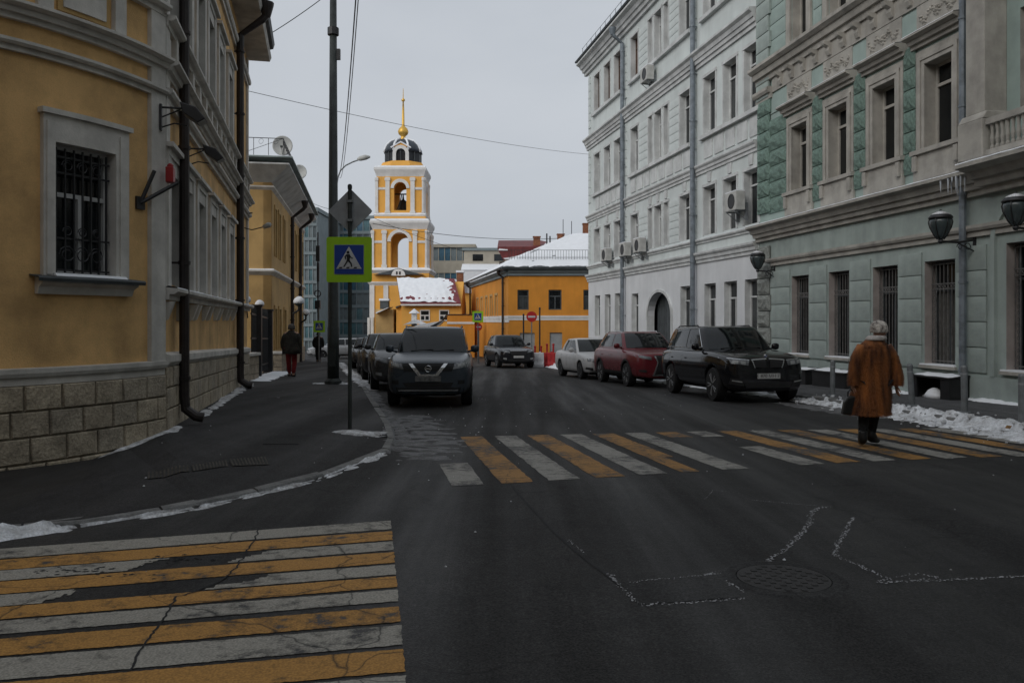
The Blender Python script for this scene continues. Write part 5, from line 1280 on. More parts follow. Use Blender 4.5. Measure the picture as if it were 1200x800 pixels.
for p0, p1, t_, m_ in ((625.5, 633.5, 276.5, M_brick), (654, 662, 273.5, M_brick), (684.5, 691.5, 261, M_brick)):
    q = MB(); q.box(X(p0), X(p1), 1, 1.8, zr(300), zr(t_)); q.box(X(p0) - .06, X(p1) + .06, .94, 1.86, zr(t_), zr(t_ - 1)); q.build('chimney', m_, RR)
for px, t_ in ((641, 273), (644.8, 276)): q = MB(); q.tube([(X(px), .5, zr(296)), (X(px), .5, zr(t_))], .08, 6); q.build('flue_pipe', M_iron, RR)
for px, t_ in ((660.5, 256), (670.5, 258)): q = MB(); q.tube([(X(px), .8, zr(284)), (X(px), .8, zr(t_))], .035, 5); q.build('antenna', M_iron, RR)

# ================================================================== unseen plain houses added behind the viewer to shade the near street
def unseen_house(name, x0, x1, y0, y1, h, wm, label, nf):
    e = empty(name, ((x0 + x1) / 2, (y0 + y1) / 2, 0)); tag(e, label, 'building'); wx_, wy2 = (x1 - x0) / 2, (y1 - y0) / 2
    q = MB(); q.box(-wx_, wx_, -wy2, wy2, -.5, h); q.build('wall', wm, e)
    q = MB(); q.box(-wx_ - .4, wx_ + .4, -wy2 - .4, wy2 + .4, h, h + .5); q.build('cornice', M_trimB, e)
    q = MB(); q.prism([(-wx_, -wy2, h + .5), (-wx_, wy2, h + .5), (-wx_, 0, h + 2.5)], (2 * wx_, 0, 0)); q.build('roof', M_roofd, e)
    fh = h / nf; pm_ = MB(); pm_.box(-.5, .5, -.02, .02, 0, 1); pm_ = pm_.mesh('window'); pm_.materials.append(M_glass)
    for f in range(nf):
        z = f * fh + fh * .3
        for sgn in (-1, 1):
            n = int(2 * wy2 / 3)
            for i in range(n): inst('window', pm_, e, (sgn * (wx_ + .01), -wy2 + 2 * wy2 * (i + .5) / n, z), (1.1, 1, fh * .5), (0, 0, R(90)))
            n = int(2 * wx_ / 3)
            for i in range(n): inst('window', pm_, e, (-wx_ + 2 * wx_ * (i + .5) / n, sgn * (wy2 + .01), z), (1.1, 1, fh * .5))
unseen_house('added_shade_house', -34, -5.2, -34, -4.2, 19, M_yel2, 'unseen tall ochre house added behind the viewer on the left to shade the street', 5)
unseen_house('added_shade_house', 12.0, 30, -34, 5.6, 19, M_paleB, 'unseen tall pale house added behind the viewer on the right to shade the street', 5)
unseen_house('added_shade_house', -4.6, 11.4, -60, -36, 19, M_beige, 'unseen tall beige house added across the street behind the viewer to shade it', 5)
# ================================================================== STREET FURNITURE
def text_mesh(txt, size, name='text'):
    c = bpy.data.curves.new(name, 'FONT'); c.body = txt; c.size = size; c.align_x = 'CENTER'; c.align_y = 'CENTER'; c.extrude = .001
    o = bpy.data.objects.new(name, c); COL.objects.link(o); dg = bpy.context.evaluated_depsgraph_get(); me = bpy.data.meshes.new_from_object(o.evaluated_get(dg)); bpy.data.objects.remove(o); bpy.data.curves.remove(c); return me
def rrect(w_, h, r_, n=5):
    pts = []
    for cx_, cz_, a0 in ((w_ / 2 - r_, h / 2 - r_, 0), (-w_ / 2 + r_, h / 2 - r_, 90), (-w_ / 2 + r_, -h / 2 + r_, 180), (w_ / 2 - r_, -h / 2 + r_, 270)):
        for k in range(n + 1): a = R(a0 + 90 * k / n); pts.append((cx_ + r_ * math.cos(a), cz_ + r_ * math.sin(a)))
    return pts
def plate(pts, y0, y1, m, name, par):
    q = MB(); q.prism([(x, y0, z) for x, z in pts], (0, y1 - y0, 0)); return q.build(name, m, par)
def ped_sign(e, zc_, sz, yf, detail=True):
    """blue crossing sign on a lime board; faces -y"""
    bd = plate([(x, z + zc_) for x, z in rrect(sz, sz, sz * .05)], yf, yf + .02, M_lime, 'lime_board', e); k = sz / .66
    rim = plate([(x, z + zc_) for x, z in rrect(sz * .66, sz * .66, sz * .02)], yf - .004, yf - .0005, M_signg, 'blue_panel_rim', bd)
    plate([(x, z + zc_) for x, z in rrect(sz * .635, sz * .635, sz * .02)], yf - .008, yf - .0045, M_blue, 'blue_panel', bd)
    plate([(-.185 * k, zc_ - .135 * k), (.185 * k, zc_ - .135 * k), (0, zc_ + .19 * k)], yf - .012, yf - .0085, M_signw, 'white_triangle', bd)
    q = MB(); y0 = yf - .0165
    def P(pts): q.prism([(x * k, y0, zc_ + z * k) for x, z in pts], (0, .004, 0))
    P([(-.012 + .022 * math.cos(t * .785), .105 + .022 * math.sin(t * .785)) for t in range(8)])
    P([(-.035, .075), (.012, .078), (.022, .045), (.008, -.012), (-.030, -.012), (-.030, .03)])        # torso
    P([(-.035, .075), (-.065, .045), (-.055, .005), (-.042, .008), (-.046, .040), (-.025, .055)])       # rear arm
    P([(.012, .072), (.030, .040), (.060, .020), (.054, .010), (.020, .030), (.004, .055)])             # front arm
    P([(-.030, -.010), (-.002, -.010), (-.040, -.070), (-.066, -.110), (-.084, -.104), (-.056, -.060)]) # rear leg
    P([(-.010, -.010), (.010, -.012), (.040, -.050), (.050, -.105), (.030, -.108), (.022, -.060), (-.012, -.030)])
    for x in (-.12, -.015, .095): P([(x - .03, -.128), (x + .015, -.128), (x + .03, -.108), (x - .010, -.108)])
    q.build('walking_figure', M_signb, bd)
sx, sy = yl(410, 502); sz_ = gz(sx, sy)
e = empty('crosswalk_sign', (sx, sy, sz_)); tag(e, 'lime-bordered blue pedestrian crossing sign with a grey diamond sign above, on the near left post', 'road sign')
zz = lambda py: HC - (py - HZ) / FPX * sy - sz_
q = MB(); q.tube([(0, 0, 0), (0, 0, zz(219))], .029, 12); q.lathe((0, 0, zz(219)), [(.034, -.03), (.034, .02), (.02, .04)], 10); q.build('post', M_poled, e)
ped_sign(e, zz(304.5), .67, -.06)
dc = zz(247); h = .325
plate([(0, dc + h), (.03, dc + h - .02), (h - .02, dc + .03), (h, dc), (h - .02, dc - .03), (.03, dc - h + .02), (0, dc - h), (-.03, dc - h + .02), (-h + .02, dc - .03), (-h, dc), (-h + .02, dc + .03), (-.03, dc + h - .02)], .034, .046, M_signg, 'diamond_sign', e)
q = MB()
for z in (dc - .14, dc + .14, zz(304.5) - .2, zz(304.5) + .2): q.box(-.045, .045, -.042, .036, z - .018, z + .018)
q.build('clamps', M_steel, e)
def noentry(px, py, Y, r_, pbase, label):
    x = (px - 600) / FPX * Y; zb_ = gz(x, Y); e = empty('no_entry_sign', (x, Y, zb_)); tag(e, label, 'road sign', 'no entry signs'); zc_ = HC - (py - HZ) / FPX * Y - zb_
    q = MB(); q.tube([(0, 0, 0), (0, 0, zc_ + r_)], .035, 8); q.build('post', M_steel, e)
    circ = [(r_ * math.cos(t * 6.283 / 28), zc_ + r_ * math.sin(t * 6.283 / 28)) for t in range(28)]; d = plate(circ, -.06, -.04, M_signr, 'red_disc', e)
    plate([(a, zc_ + c) for a, c in rrect(r_ * 1.35, r_ * .34, r_ * .04)], -.066, -.0605, M_signw, 'white_bar', d); return e, zc_
noentry(623, 371, 47, .30, 430, 'red no entry sign on a post in front of the orange house wall')
e2, z2 = noentry(561, 383, 50, .21, 430, 'small red no entry sign below the far lime crossing sign'); 
# the far crossing sign shares that post but is its own board set
e = empty('crosswalk_sign', (PX(560, 0, 49.9).x, 49.85, gz(PX(560, 0, 49.9).x, 49.9))); tag(e, 'small lime-bordered crossing sign above the no entry sign by the orange house', 'road sign')
q = MB(); q.tube([(0, .1, 0), (0, .1, 3.2)], .03, 8); q.build('post', M_steel, e); ped_sign(e, HC - (371 - HZ) / FPX * 49.9 - e.location.z, .66, .0)
e = empty('crosswalk_sign', (PX(374, 0, 45).x, 45, gz(PX(374, 0, 45).x, 45))); tag(e, 'small lime-bordered crossing sign far down the left pavement', 'road sign')
q = MB(); q.tube([(-.03, .1, 0), (-.03, .1, 3.0)], .03, 8); q.build('post', M_steel, e); ped_sign(e, HC - (382.5 - HZ) / FPX * 45 - e.location.z, .62, .0)
for px, pt in ((613.5, 368.5), (632.5, 361)):
    Y = 48; x = (px - 600) / FPX * Y; e = empty('thin_post', (x, Y, gz(x, Y))); tag(e, ('thin dark post left' if px < 620 else 'thin dark post right') + ' of the red no entry sign', 'post', 'thin posts by the no entry sign')
    zt_ = HC - (pt - HZ) / FPX * Y - e.location.z; q = MB(); q.tube([(0, 0, 0), (0, 0, zt_)], .045, 8); q.build('shaft', M_iron, e); q = MB(); q.lathe((0, 0, zt_), [(.06, -.06), (.06, .02), (.02, .05)], 8); q.build('cap', M_iron, e)

# tall dark pole
px_, py_ = PX(390.5, 0, 23.6).x, 23.6; e = empty('tall_pole', (px_, py_, gz(px_, py_))); tag(e, 'tall dark tapered lighting pole rising out of view behind the crosswalk sign', 'pole')
q = MB(); q.tube([(0, 0, 0), (0, 0, 1.6), (0, 0, 1.62), (0, 0, 12.6)], [.165, .16, .15, .085], 14); q.build('shaft', M_poled, e, smooth=True)
q = MB(); q.lathe((0, 0, 0), [(.24, 0), (.24, .08), (.18, .16)], 14); q.build('base_collar', M_poled, e); q = MB(); q.box(-.09, .09, -.19, -.13, .5, 1.0); q.build('hatch', M_poled, e)
q = MB(); q.tube([(0, 0, 9.9), (0, 0, 10.1)], .16, 10); q.box(.1, .2, -.05, .05, 9.2, 9.5); q.build('cable_clamp', M_iron, e)
# far street lamp with curved arm
lx, ly = PX(394.5, 0, 45).x, 45.0; e = empty('street_lamp', (lx, ly, gz(lx, ly))); tag(e, 'street lamp with curved arm and grey head behind the tall dark pole', 'street lamp'); zb_ = e.location.z
q = MB(); q.tube([(0, 0, 0), (0, 0, PX(0, 215, 45).z - zb_)], [.1, .06], 10); q.build('shaft', M_steel, e)
q = MB(); q.tube([tuple(PX(a, c, 45) - e.location) for a, c in ((394.8, 216), (396, 208), (399, 200), (405, 194), (413, 190), (420, 187.5))], .04, 8); q.build('arm', M_steel, e)
hp = PX(426.5, 185.5, 45) - e.location; q = MB(); q.tube([hp + Vector((-.36, 0, -.07)), hp + Vector((-.2, 0, -.02)), hp + Vector((.1, 0, .05)), hp + Vector((.34, 0, .07))], [.06, .13, .14, .05], 10); q.build('lamp_head', M_acw, e, smooth=True)
# dark post with box fittings
tx = PX(372.5, 0, 52).x; e = empty('fittings_post', (tx, 52, gz(tx, 52))); tag(e, 'slim dark post with box-shaped fittings and a ring beside the far glass block', 'post'); zf_ = lambda py: HC - (py - HZ) / FPX * 52 - e.location.z
q = MB(); q.tube([(0, 0, 0), (0, 0, zf_(272))], .05, 8); q.build('shaft', M_iron, e)
q = MB(); q.box(-.1, .12, -.12, .05, zf_(306), zf_(288)); q.build('banner_box', M_iron, e)
q = MB(); q.box(-.05, .09, -.1, .05, zf_(330), zf_(308)); q.build('cabinet', M_iron, e); q = MB(); q.box(-.16, .16, -.16, .1, zf_(362), zf_(352)); q.build('lower_cabinet', M_iron, e)
q = MB(); q.tube([(.2 * math.cos(t * .524), -.08, zf_(344) + .2 * math.sin(t * .524)) for t in range(13)], .035, 6); q.build('ring', M_iron, e)

# wires
def wire(label, a, c, sag, r_=.012, n=24):
    a, c = Vector(a), Vector(c); q = MB(); q.tube([a.lerp(c, i / n) - Vector((0, 0, sag * 4 * (i / n) * (1 - i / n))) for i in range(n + 1)], r_, 5); o = q.build('overhead_wire', M_iron); tag(o, label, 'wire', 'overhead wires'); return o
wire('long wire from the yellow corner building across to the pale building', PX(283, 105, 24), PX(691, 181, 48), .25, .009)
wire('short wire from the yellow eave up to the tall dark pole', PX(308, 45, 24), Vector((px_, py_, 10.9)), .05)
wire('left of two wires running from overhead along the tall pole', PX(419, -30, 13), PX(396.5, 205, 45), .9, .013)
wire('right of two wires running from overhead along the tall pole', PX(422, -30, 13.4), PX(398, 208, 45.2), 1.0, .010)
wire('thin wire from the ochre house towards the glass block', PX(357, 233, 50), PX(392, 246, 44), .1)
wire('wire passing in front of the bell tower to the orange house roof', PX(437, 262, 62), PX(660, 279, 75), .5, .022)
wire('lower wire slanting in front of the bell tower belfry', PX(437, 255, 75), PX(545, 295, 80), .2, .02)

# bollards
for px, pt, pb, lean, lb in ((975.5, 422, 463.5, .01, 'grey bollard left of the woman, nearest the black car'), (1069, 426, 475, -.10, 'leaning grey bollard just right of the woman in the fur coat'), (1130.5, 428, 483, -.03, 'grey bollard below the zinc downpipe'), (1198, 438, 500, .0, 'grey bollard at the right edge of the picture')):
    k = (pb - HZ) / FPX; y = 15
    for _ in range(40): y = (HC - gz((px - 600) / FPX * y, y)) / k
    x = (px - 600) / FPX * y; e = empty('bollard', (x, y, gz(x, y))); tag(e, lb, 'bollard', 'grey bollards on the right pavement'); e.rotation_euler = (0, lean, random.uniform(0, 1)); h = (pb - pt) / FPX * y
    q = MB(); q.tube([(0, 0, -.05), (0, 0, h - .03), (0, 0, h)], [.055, .055, .045], 14); q.build('post', M_steel, e); q = MB(); q.lathe((0, 0, 0), [(.10, -.02), (.10, .012), (.06, .02)], 14); q.build('base_plate', M_steel, e)
    q = MB(); q.tube([(0, 0, h - .16), (0, 0, h - .13)], .058, 14); q.build('band', M_signg, e)

# black light-well boxes at the foot of the mint building
M_blackbox = mat('black_sheet_metal', (.014, .014, .015), .5, .2, 6)
for p0, p1, op, lb in ((1117, 1071, True, 'black open-fronted light-well box with snow inside, below the fourth grilled window'), (993, 955, False, 'black light-well box with snow on top, left of the woman'), (947, 934, False, 'small black light-well box half hidden behind the black car')):
    s0, s1 = FA.s(p0, .45), FA.s(p1, .45); sm_ = (s0 + s1) / 2; p = FA.world(sm_, .075, 0); zb_ = gz(p.x - .2, p.y); hgt = .50 if op else .44
    e = empty('light_well_box', (p.x, p.y, zb_), RA.rotation_euler.z); tag(e, lb, 'light well', 'black boxes along the mint wall'); hw = (s1 - s0) / 2
    q = MB(); q.box(-hw, -hw + .04, 0, .46, -.05, hgt - .05); q.box(hw - .04, hw, 0, .46, -.05, hgt - .05); q.box(-hw, hw, 0, .04, -.05, hgt)
    if not op: q.box(-hw + .04, hw - .04, .42, .46, -.05, hgt - .05)
    else: q.box(-hw + .04, -hw + .3, .42, .46, -.05, hgt - .05); q.box(hw - .22, hw - .04, .42, .46, -.05, hgt - .05)
    q.build('side_panels', M_blackbox, e); q = MB(); q.prof(-hw - .03, hw + .03, [(0, hgt), (.5, hgt - .06), (.5, hgt - .03), (0, hgt + .03)]); lid = q.build('lid', M_blackbox, e)
    q = MB(); n = 14
    for i in range(n + 1):
        for j in range(6):
            x_, t_ = -hw + 2 * hw * i / n, .02 + .44 * j / 5; q.v.append((x_, t_, hgt + .03 - .06 * t_ / .5 + .02 + .03 * nse(x_, t_, p.x, 4) - (.04 if i in (0, n) or j in (0, 5) else 0)))
    for i in range(n):
        for j in range(5): a = i * 6 + j; q.f.append((a, a + 6, a + 7, a + 1))
    q.build('snow_cover', M_snow, lid, smooth=True)
    if op: q = MB(); q.lathe((.05, .3, 0), [(.24, 0), (.21, .08), (.15, .16), (.06, .21), (.01, .22)], 9, 1.1, .8); q.build('snow_heap', M_snow, e, smooth=True)

# wall lanterns
def lantern(s_, t_, zc_, label, root=FA):
    w0 = root.world(s_, .0, zc_ - .36); e = empty('wall_lantern', w0, root.root.rotation_euler.z); tag(e, label, 'lantern', 'wall lanterns on the mint building')
    q = MB(); q.box(-.035, .035, .002, .03, -.24, .30); q.build('wall_plate', M_iron, e)
    q = MB(); q.tube([(0, .02, .06), (0, t_ * .5, .0), (0, t_ - .02, .02)], .022, 8)
    q.tube([(0, .02, -.18), (0, t_ * .25, -.10), (0, t_ * .5, -.01)], .014, 6)
    for k, (c_, r_) in enumerate(((.22, .09), (.45, .07))): q.tube([(0, t_ * c_ + r_ * (1 - i * .05) * math.cos(i * .55), -.09 + r_ * (1 - i * .05) * math.sin(i * .55)) for i in range(14)], .010, 5)
    q.build('bracket', M_iron, e)
    q = MB(); q.lathe((0, t_, .02), [(.03, -.05), (.055, .0), (.04, .04), (.07, .07)], 12); q.build('socket', M_iron, e)
    q = MB(); q.lathe((0, t_, .36), [(.06, -.30), (.12, -.22), (.20, -.05), (.225, .06), (.20, .14)], 12); gl = q.build('globe', M_lampg, e, smooth=True)
    q = MB()
    for k in range(6): A_ = k * math.pi / 3; q.tube([(r_ * math.cos(A_), t_ + r_ * math.sin(A_), .36 + z) for r_, z in ((.065, -.30), (.125, -.22), (.205, -.05), (.23, .06), (.205, .14))], .010, 5)
    q.build('ribs', M_iron, gl)
    q = MB(); q.lathe((0, t_, .50), [(.235, -.01), (.24, .02), (.19, .07), (.09, .12), (.03, .14), (.02, .18)], 12); cap = q.build('cap', M_iron, e, smooth=True)
    q = MB(); q.lathe((0, t_, .53), [(.215, .0), (.17, .06), (.08, .105), (.02, .12)], 12); q.build('snow_cover', M_snowd, cap, smooth=True)
lantern(FA.s(1143), .80, 3.50, 'iron wall lantern beside the zinc downpipe, above the fourth grilled window')
lantern(FA.s(908), .58, 3.44, 'iron wall lantern at the rusticated corner above the black car')
lantern(FA.s(1200) - .75, .80, 3.55, 'iron wall lantern cut off by the right edge of the picture')

# air conditioners on the pale building
def aircon(px, py, label, br=False):
    s_ = FB.s(px, .3); z_ = FB.z(px, py, .3); w0 = FB.world(s_, .0, z_ - .35); e = empty('air_conditioner', w0, RB.rotation_euler.z); tag(e, label, 'air conditioner', 'air conditioners on the pale building')
    q = MB(); q.box(-.45, .45, .16, .50, .04, .68); q.build('housing', M_acw, e, bevel=.02)
    q = MB(); q.lathe((0, 0, 0), [(.26, 0), (.26, .012), (.235, .014), (.235, .004), (.02, .004)], 20); o = q.build('fan_grille', M_iron, e); o.rotation_euler = (R(-90), 0, 0); o.location = (-.08, .501, .36)
    q = MB()
    for x in (-.32, .32): q.box(x - .02, x + .02, .12, .50, 0, .04); q.box(x - .02, x + .02, .0, .12, -.3, .3) ; q.tube([(x, .08, -.28), (x, .46, .0)], .016, 5)
    q.build('bracket', M_steel, e)
    q = MB(); q.box(-.43, .43, .17, .49, .685, .715); q.build('snow_cover', M_snow, e)
for a in ((759, 88, 'air conditioner just below the top-floor windows of the pale building'), (862, 237, 'large air conditioner between the second-floor windows nearest the mint building'), (750, 288, 'rightmost of the three air conditioners in a row on the pale building'), (733, 293, 'middle of the three air conditioners in a row on the pale building'), (711, 299, 'leftmost of the three air conditioners in a row on the pale building')): aircon(*a)

# fittings on the yellow corner building
s_ = cs(163); w0 = cmap((s_, 0, 0)); rz_ = math.atan2(L1S.u.y, L1S.u.x)
wp = Matrix.Rotation(rz_, 2) @ Vector((w0[0], w0[1])) + L1S.o
zf1 = HC + (HZ - 238) / FPX * wp.y
tg = Matrix.Rotation(rz_, 2) @ (Vector(cmap((s_ + .1, 0, 0))[:2]) - Vector(cmap((s_ - .1, 0, 0))[:2]))
e = empty('flag_bracket', (wp.x, wp.y, zf1), math.atan2(tg.y, tg.x)); tag(e, 'black V-shaped flag holder on the yellow corner wall', 'flag holder')
q = MB(); q.box(-.075, .075, 0.002, .03, -.08, .08); q.build('plate', M_iron, e)
q = MB(); q.tube([(0, .02, 0), (-.11, .14, .42)], .025, 8); q.tube([(0, .02, 0), (-.35, .30, .30)], .025, 8); q.build('tubes', M_iron, e)
p_ = L1S.world(L1S.s(187), .02, 0); zr_ = HC + (HZ - 205) / FPX * p_.y; e = empty('alarm_box', (p_.x, p_.y, zr_ - .1), RL.rotation_euler.z); tag(e, 'small red alarm box on the corner pilaster of the yellow building', 'alarm box')
q = MB(); q.box(-.08, .08, .062, .16, 0, .20); q.build('housing', M_redbox, e, bevel=.01); q = MB(); q.lathe((0, .11, .20), [(.04, 0), (.04, .03), (.02, .05)], 10); q.build('beacon', M_redbox, e)
def flood(px, py, t_, label, big):
    s_ = L1S.s(px); z_ = L1S.z(px, py); w0 = L1S.world(s_, 0, z_); e = empty('floodlight', w0, RL.rotation_euler.z); tag(e, label, 'floodlight', 'floodlights on the yellow building')
    q = MB(); q.box(-.03, .03, .002, .03, -.22, .12); q.tube([(0, .02, .08), (0, t_, .08)], .014, 6); q.tube([(0, .02, -.18), (0, t_ * .5, -.12), (0, t_ * .95, -.14)], .010, 6); q.tube([(0, .02, -.05), (0, .25, .06)], .010, 6); q.build('arm', M_iron, e)
    k = 1 if big else .8; q = MB(); q.prof(-.13 * k, .13 * k, [(t_ - .10, .14), (t_ + .10, .08), (t_ + .22, -.06), (t_ + .12, -.12), (t_ - .06, .0)]); hd = q.build('head', M_iron, e, bevel=.012)
    q = MB(); q.prof(-.11 * k, .11 * k, [(t_ + .205, -.065), (t_ + .12, -.115), (t_ + .125, -.125), (t_ + .21, -.075)]); q.build('lens', M_acw, hd)
flood(187, 133, .36, 'larger floodlight on a bracket beside the near brown downpipe', True)
flood(219, 180, .34, 'smaller floodlight on a bracket behind the near brown downpipe', False)
s_ = L1S.s(276); z_ = 2.9 + 1.2; w0 = L1S.world(.9, 0, HC + (HZ - 258) / FPX * 23); e = empty('wall_spotlight', w0, RL.rotation_euler.z); tag(e, 'small white spotlight on a bracket at the far end of the yellow corner building', 'spotlight')
q = MB(); q.tube([(0, 0, .2), (0, .22, .22)], .02, 6); q.tube([(0, 0, -.2), (0, .2, -.25), (0, .55, -.15)], .016, 6); q.build('arm', M_iron, e); q = MB(); q.tube([(0, .5, -.17), (0, .66, -.1), (0, .72, -.06)], [.05, .08, .03], 10); q.build('head', M_acw, e, smooth=True)

# red and white barriers
def barrier(px, Y, red, label, wd=1.15):
    x = (px - 600) / FPX * Y; e = empty('road_barrier', (x, Y, g(Y)), R(-6)); tag(e, label, 'barrier', 'water-filled road barriers'); q = MB()
    q.prof(-wd / 2, wd / 2, [(-.22, 0), (.22, 0), (.22, .14), (.12, .34), (.09, .74), (-.09, .74), (-.12, .34), (-.22, .14)]); q.build('body', M_barr if red else M_barw, e, bevel=.02)
    q = MB()
    for k in range(5): xx = -wd / 2 + .12 + (wd - .24) * k / 4; q.prof(xx - .03, xx + .03, [(-.16, .3), (-.12, .36), (-.115, .7), (-.13, .7)])
    q.build('ribs', M_barr if red else M_barw, e); q = MB()
    for k in (-.3, .3): q.lathe((k * wd, 0, .74), [(.05, 0), (.05, .05), (.03, .06)], 8)
    q.build('fill_caps', M_barr if red else M_barw, e)
barrier(626, 42.6, False, 'white road barrier next to the dark car at the street end', 1.0)
barrier(640, 43.0, True, 'left of the two red road barriers', 1.0); barrier(653, 42.7, True, 'right of the two red road barriers', 1.0)
for i, px in enumerate((627, 634, 641, 648.5)):
    Y = 44.6; x = (px - 600) / FPX * Y; e = empty('warning_post', (x, Y, gz(x, Y))); tag(e, ('first', 'second', 'third', 'fourth')[i] + ' from the left of the short red posts behind the barriers', 'post', 'red posts behind the barriers')
    q = MB(); q.tube([(0, 0, 0), (0, 0, 1.05)], .05, 8); q.build('shaft', M_barr, e); q = MB(); q.lathe((0, 0, 1.0), [(.07, 0), (.07, .06), (.03, .08)], 8); q.build('cap', M_barr, e)

# small lumps of snow and grit lying about
rnd = random.Random(5)
q = MB()
for i in range(260):
    x, y = rnd.uniform(-6, 8), rnd.uniform(3.2, 22); r_ = rnd.uniform(.004, .014)
    if rnd.random() < .6: x = rnd.choice((-1.2, 6.6)) + rnd.gauss(0, .7); y = rnd.uniform(8, 20)
    z = gz(x, y); k = 5; a0 = rnd.random() * 6; base = len(q.v); q.v += [(x + r_ * math.cos(a0 + t * 1.257), y + r_ * math.sin(a0 + t * 1.257), z) for t in range(5)] + [(x, y, z + r_ * .9)]
    for t in range(5): q.f.append((base + t, base + (t + 1) % 5, base + 5))
tag(q.build('road_grit', M_snowd), 'scattered grit and snow crumbs on the road', 'grit', kind='stuff')
q = MB()
for cxg, cyg, n in ((*yr(95, 668), 40), (*yr(205, 655), 30), (*yr(150, 675), 14)):
    for i in range(n):
        x, y = cxg + rnd.gauss(0, .13), cyg + rnd.gauss(0, .05); r_ = rnd.uniform(.004, .015); a0 = rnd.random() * 6; base = len(q.v); z = g(y) + .004
        q.v += [(x + r_ * 1.4 * math.cos(a0 + t * 1.257), y + r_ * math.sin(a0 + t * 1.257), z) for t in range(5)] + [(x, y, z + r_ * .35)]
        for t in range(5): q.f.append((base + t, base + (t + 1) % 5, base + 5))
tag(q.build('dirt_crumbs', M_crack), 'dark dirt crumbs on the near crosswalk', 'dirt', kind='stuff')
# ================================================================== CARS
def paintm(name, col, dirt=.3, rough=.28):
    """car paint with road dirt gathered low on the body by its own noise"""
    m = bpy.data.materials.new(name); m.use_nodes = True; t = m.node_tree; L = t.links.new; N = t.nodes.new; b = t.nodes['Principled BSDF']
    gco = N('ShaderNodeTexCoord'); n1 = N('ShaderNodeTexNoise'); n1.inputs['Scale'].default_value = 2.5; n1.inputs['Detail'].default_value = 7; L(gco.outputs['Object'], n1.inputs['Vector'])
    sp = N('ShaderNodeSeparateXYZ'); L(gco.outputs['Object'], sp.inputs[0]); mr = N('ShaderNodeMapRange'); mr.inputs['From Min'].default_value = .25; mr.inputs['From Max'].default_value = 1.15; mr.inputs['To Min'].default_value = .55; mr.inputs['To Max'].default_value = 0.0
    L(sp.outputs['Z'], mr.inputs['Value']); ad = N('ShaderNodeMath'); ad.operation = 'MULTIPLY'; L(mr.outputs['Result'], ad.inputs[0]); L(n1.outputs['Fac'], ad.inputs[1]); a2 = N('ShaderNodeMath'); a2.operation = 'MULTIPLY'; a2.inputs[1].default_value = dirt * 4; a2.use_clamp = True; L(ad.outputs[0], a2.inputs[0])
    mx_ = N('ShaderNodeMixRGB'); mx_.inputs['Color1'].default_value = (*col, 1); mx_.inputs['Color2'].default_value = (.075, .070, .066, 1); L(a2.outputs[0], mx_.inputs['Fac']); L(mx_.outputs['Color'], b.inputs['Base Color'])
    rr_ = N('ShaderNodeMapRange'); rr_.inputs['To Min'].default_value = rough; rr_.inputs['To Max'].default_value = .8; L(a2.outputs[0], rr_.inputs['Value']); L(rr_.outputs['Result'], b.inputs['Roughness']); b.inputs['Specular IOR Level'].default_value = .42
    return m
M_tyre = mat('tyre_rubber', (.014, .014, .015), .85, .2, 6); M_rim = mat('alloy_rim', (.36, .37, .38), .4, .15, 5, metal=.6); M_blackp = mat('black_plastic', (.016, .016, .017), .7, .2, 6)
M_lampc = mat('headlamp_glass', (.16, .17, .18), .15, .3, 9, spec=.6); M_chrome = mat('chrome', (.55, .56, .57), .25, .05, 4, metal=.8); M_plate = mat('number_plate', (.46, .46, .45), .6, .1, 8); M_lampw = mat('fog_lamp', (.30, .31, .31), .3, .1, 6)
def apply_mods(o):
    dg = bpy.context.evaluated_depsgraph_get(); dg.update(); me = bpy.data.meshes.new_from_object(o.evaluated_get(dg)); return me
def make_wheel(r_, w_):
    q = MB(); n = 28; pr = [(r_ * .70, -w_ / 2), (r_ * .94, -w_ / 2), (r_, -w_ * .32), (r_, w_ * .32), (r_ * .94, w_ / 2), (r_ * .70, w_ / 2)]
    q.lathe((0, 0, 0), pr, n); ty = q.mesh('tyre'); ty.materials.append(M_tyre)
    q = MB(); q.lathe((0, 0, 0), [(r_ * .70, w_ * .34), (r_ * .70, w_ * .47), (r_ * .64, w_ * .46), (r_ * .62, w_ * .30), (.02, w_ * .20)], n)
    rim = q.mesh('rim_disc'); rim.materials.append(M_blackp)
    q = MB()
    for k in range(5):
        A_ = k * 2 * math.pi / 5
        for d in (-.16, .16):
            a = Vector((math.cos(A_ + d * .5) * r_ * .10, math.sin(A_ + d * .5) * r_ * .10, w_ * .42)); c = Vector((math.cos(A_ + d) * r_ * .66, math.sin(A_ + d) * r_ * .66, w_ * .44)); q.tube([a, c], r_ * .055, 6)
    q.lathe((0, 0, 0), [(r_ * .14, w_ * .36), (r_ * .14, w_ * .46), (.02, w_ * .48)], 12)
    for k in range(n): pass
    q.tube([(math.cos(t * .2244) * r_ * .68, math.sin(t * .2244) * r_ * .68, w_ * .45) for t in range(29)], r_ * .03, 5, False)
    sp = q.mesh('rim'); sp.materials.append(M_rim); return ty, rim, sp
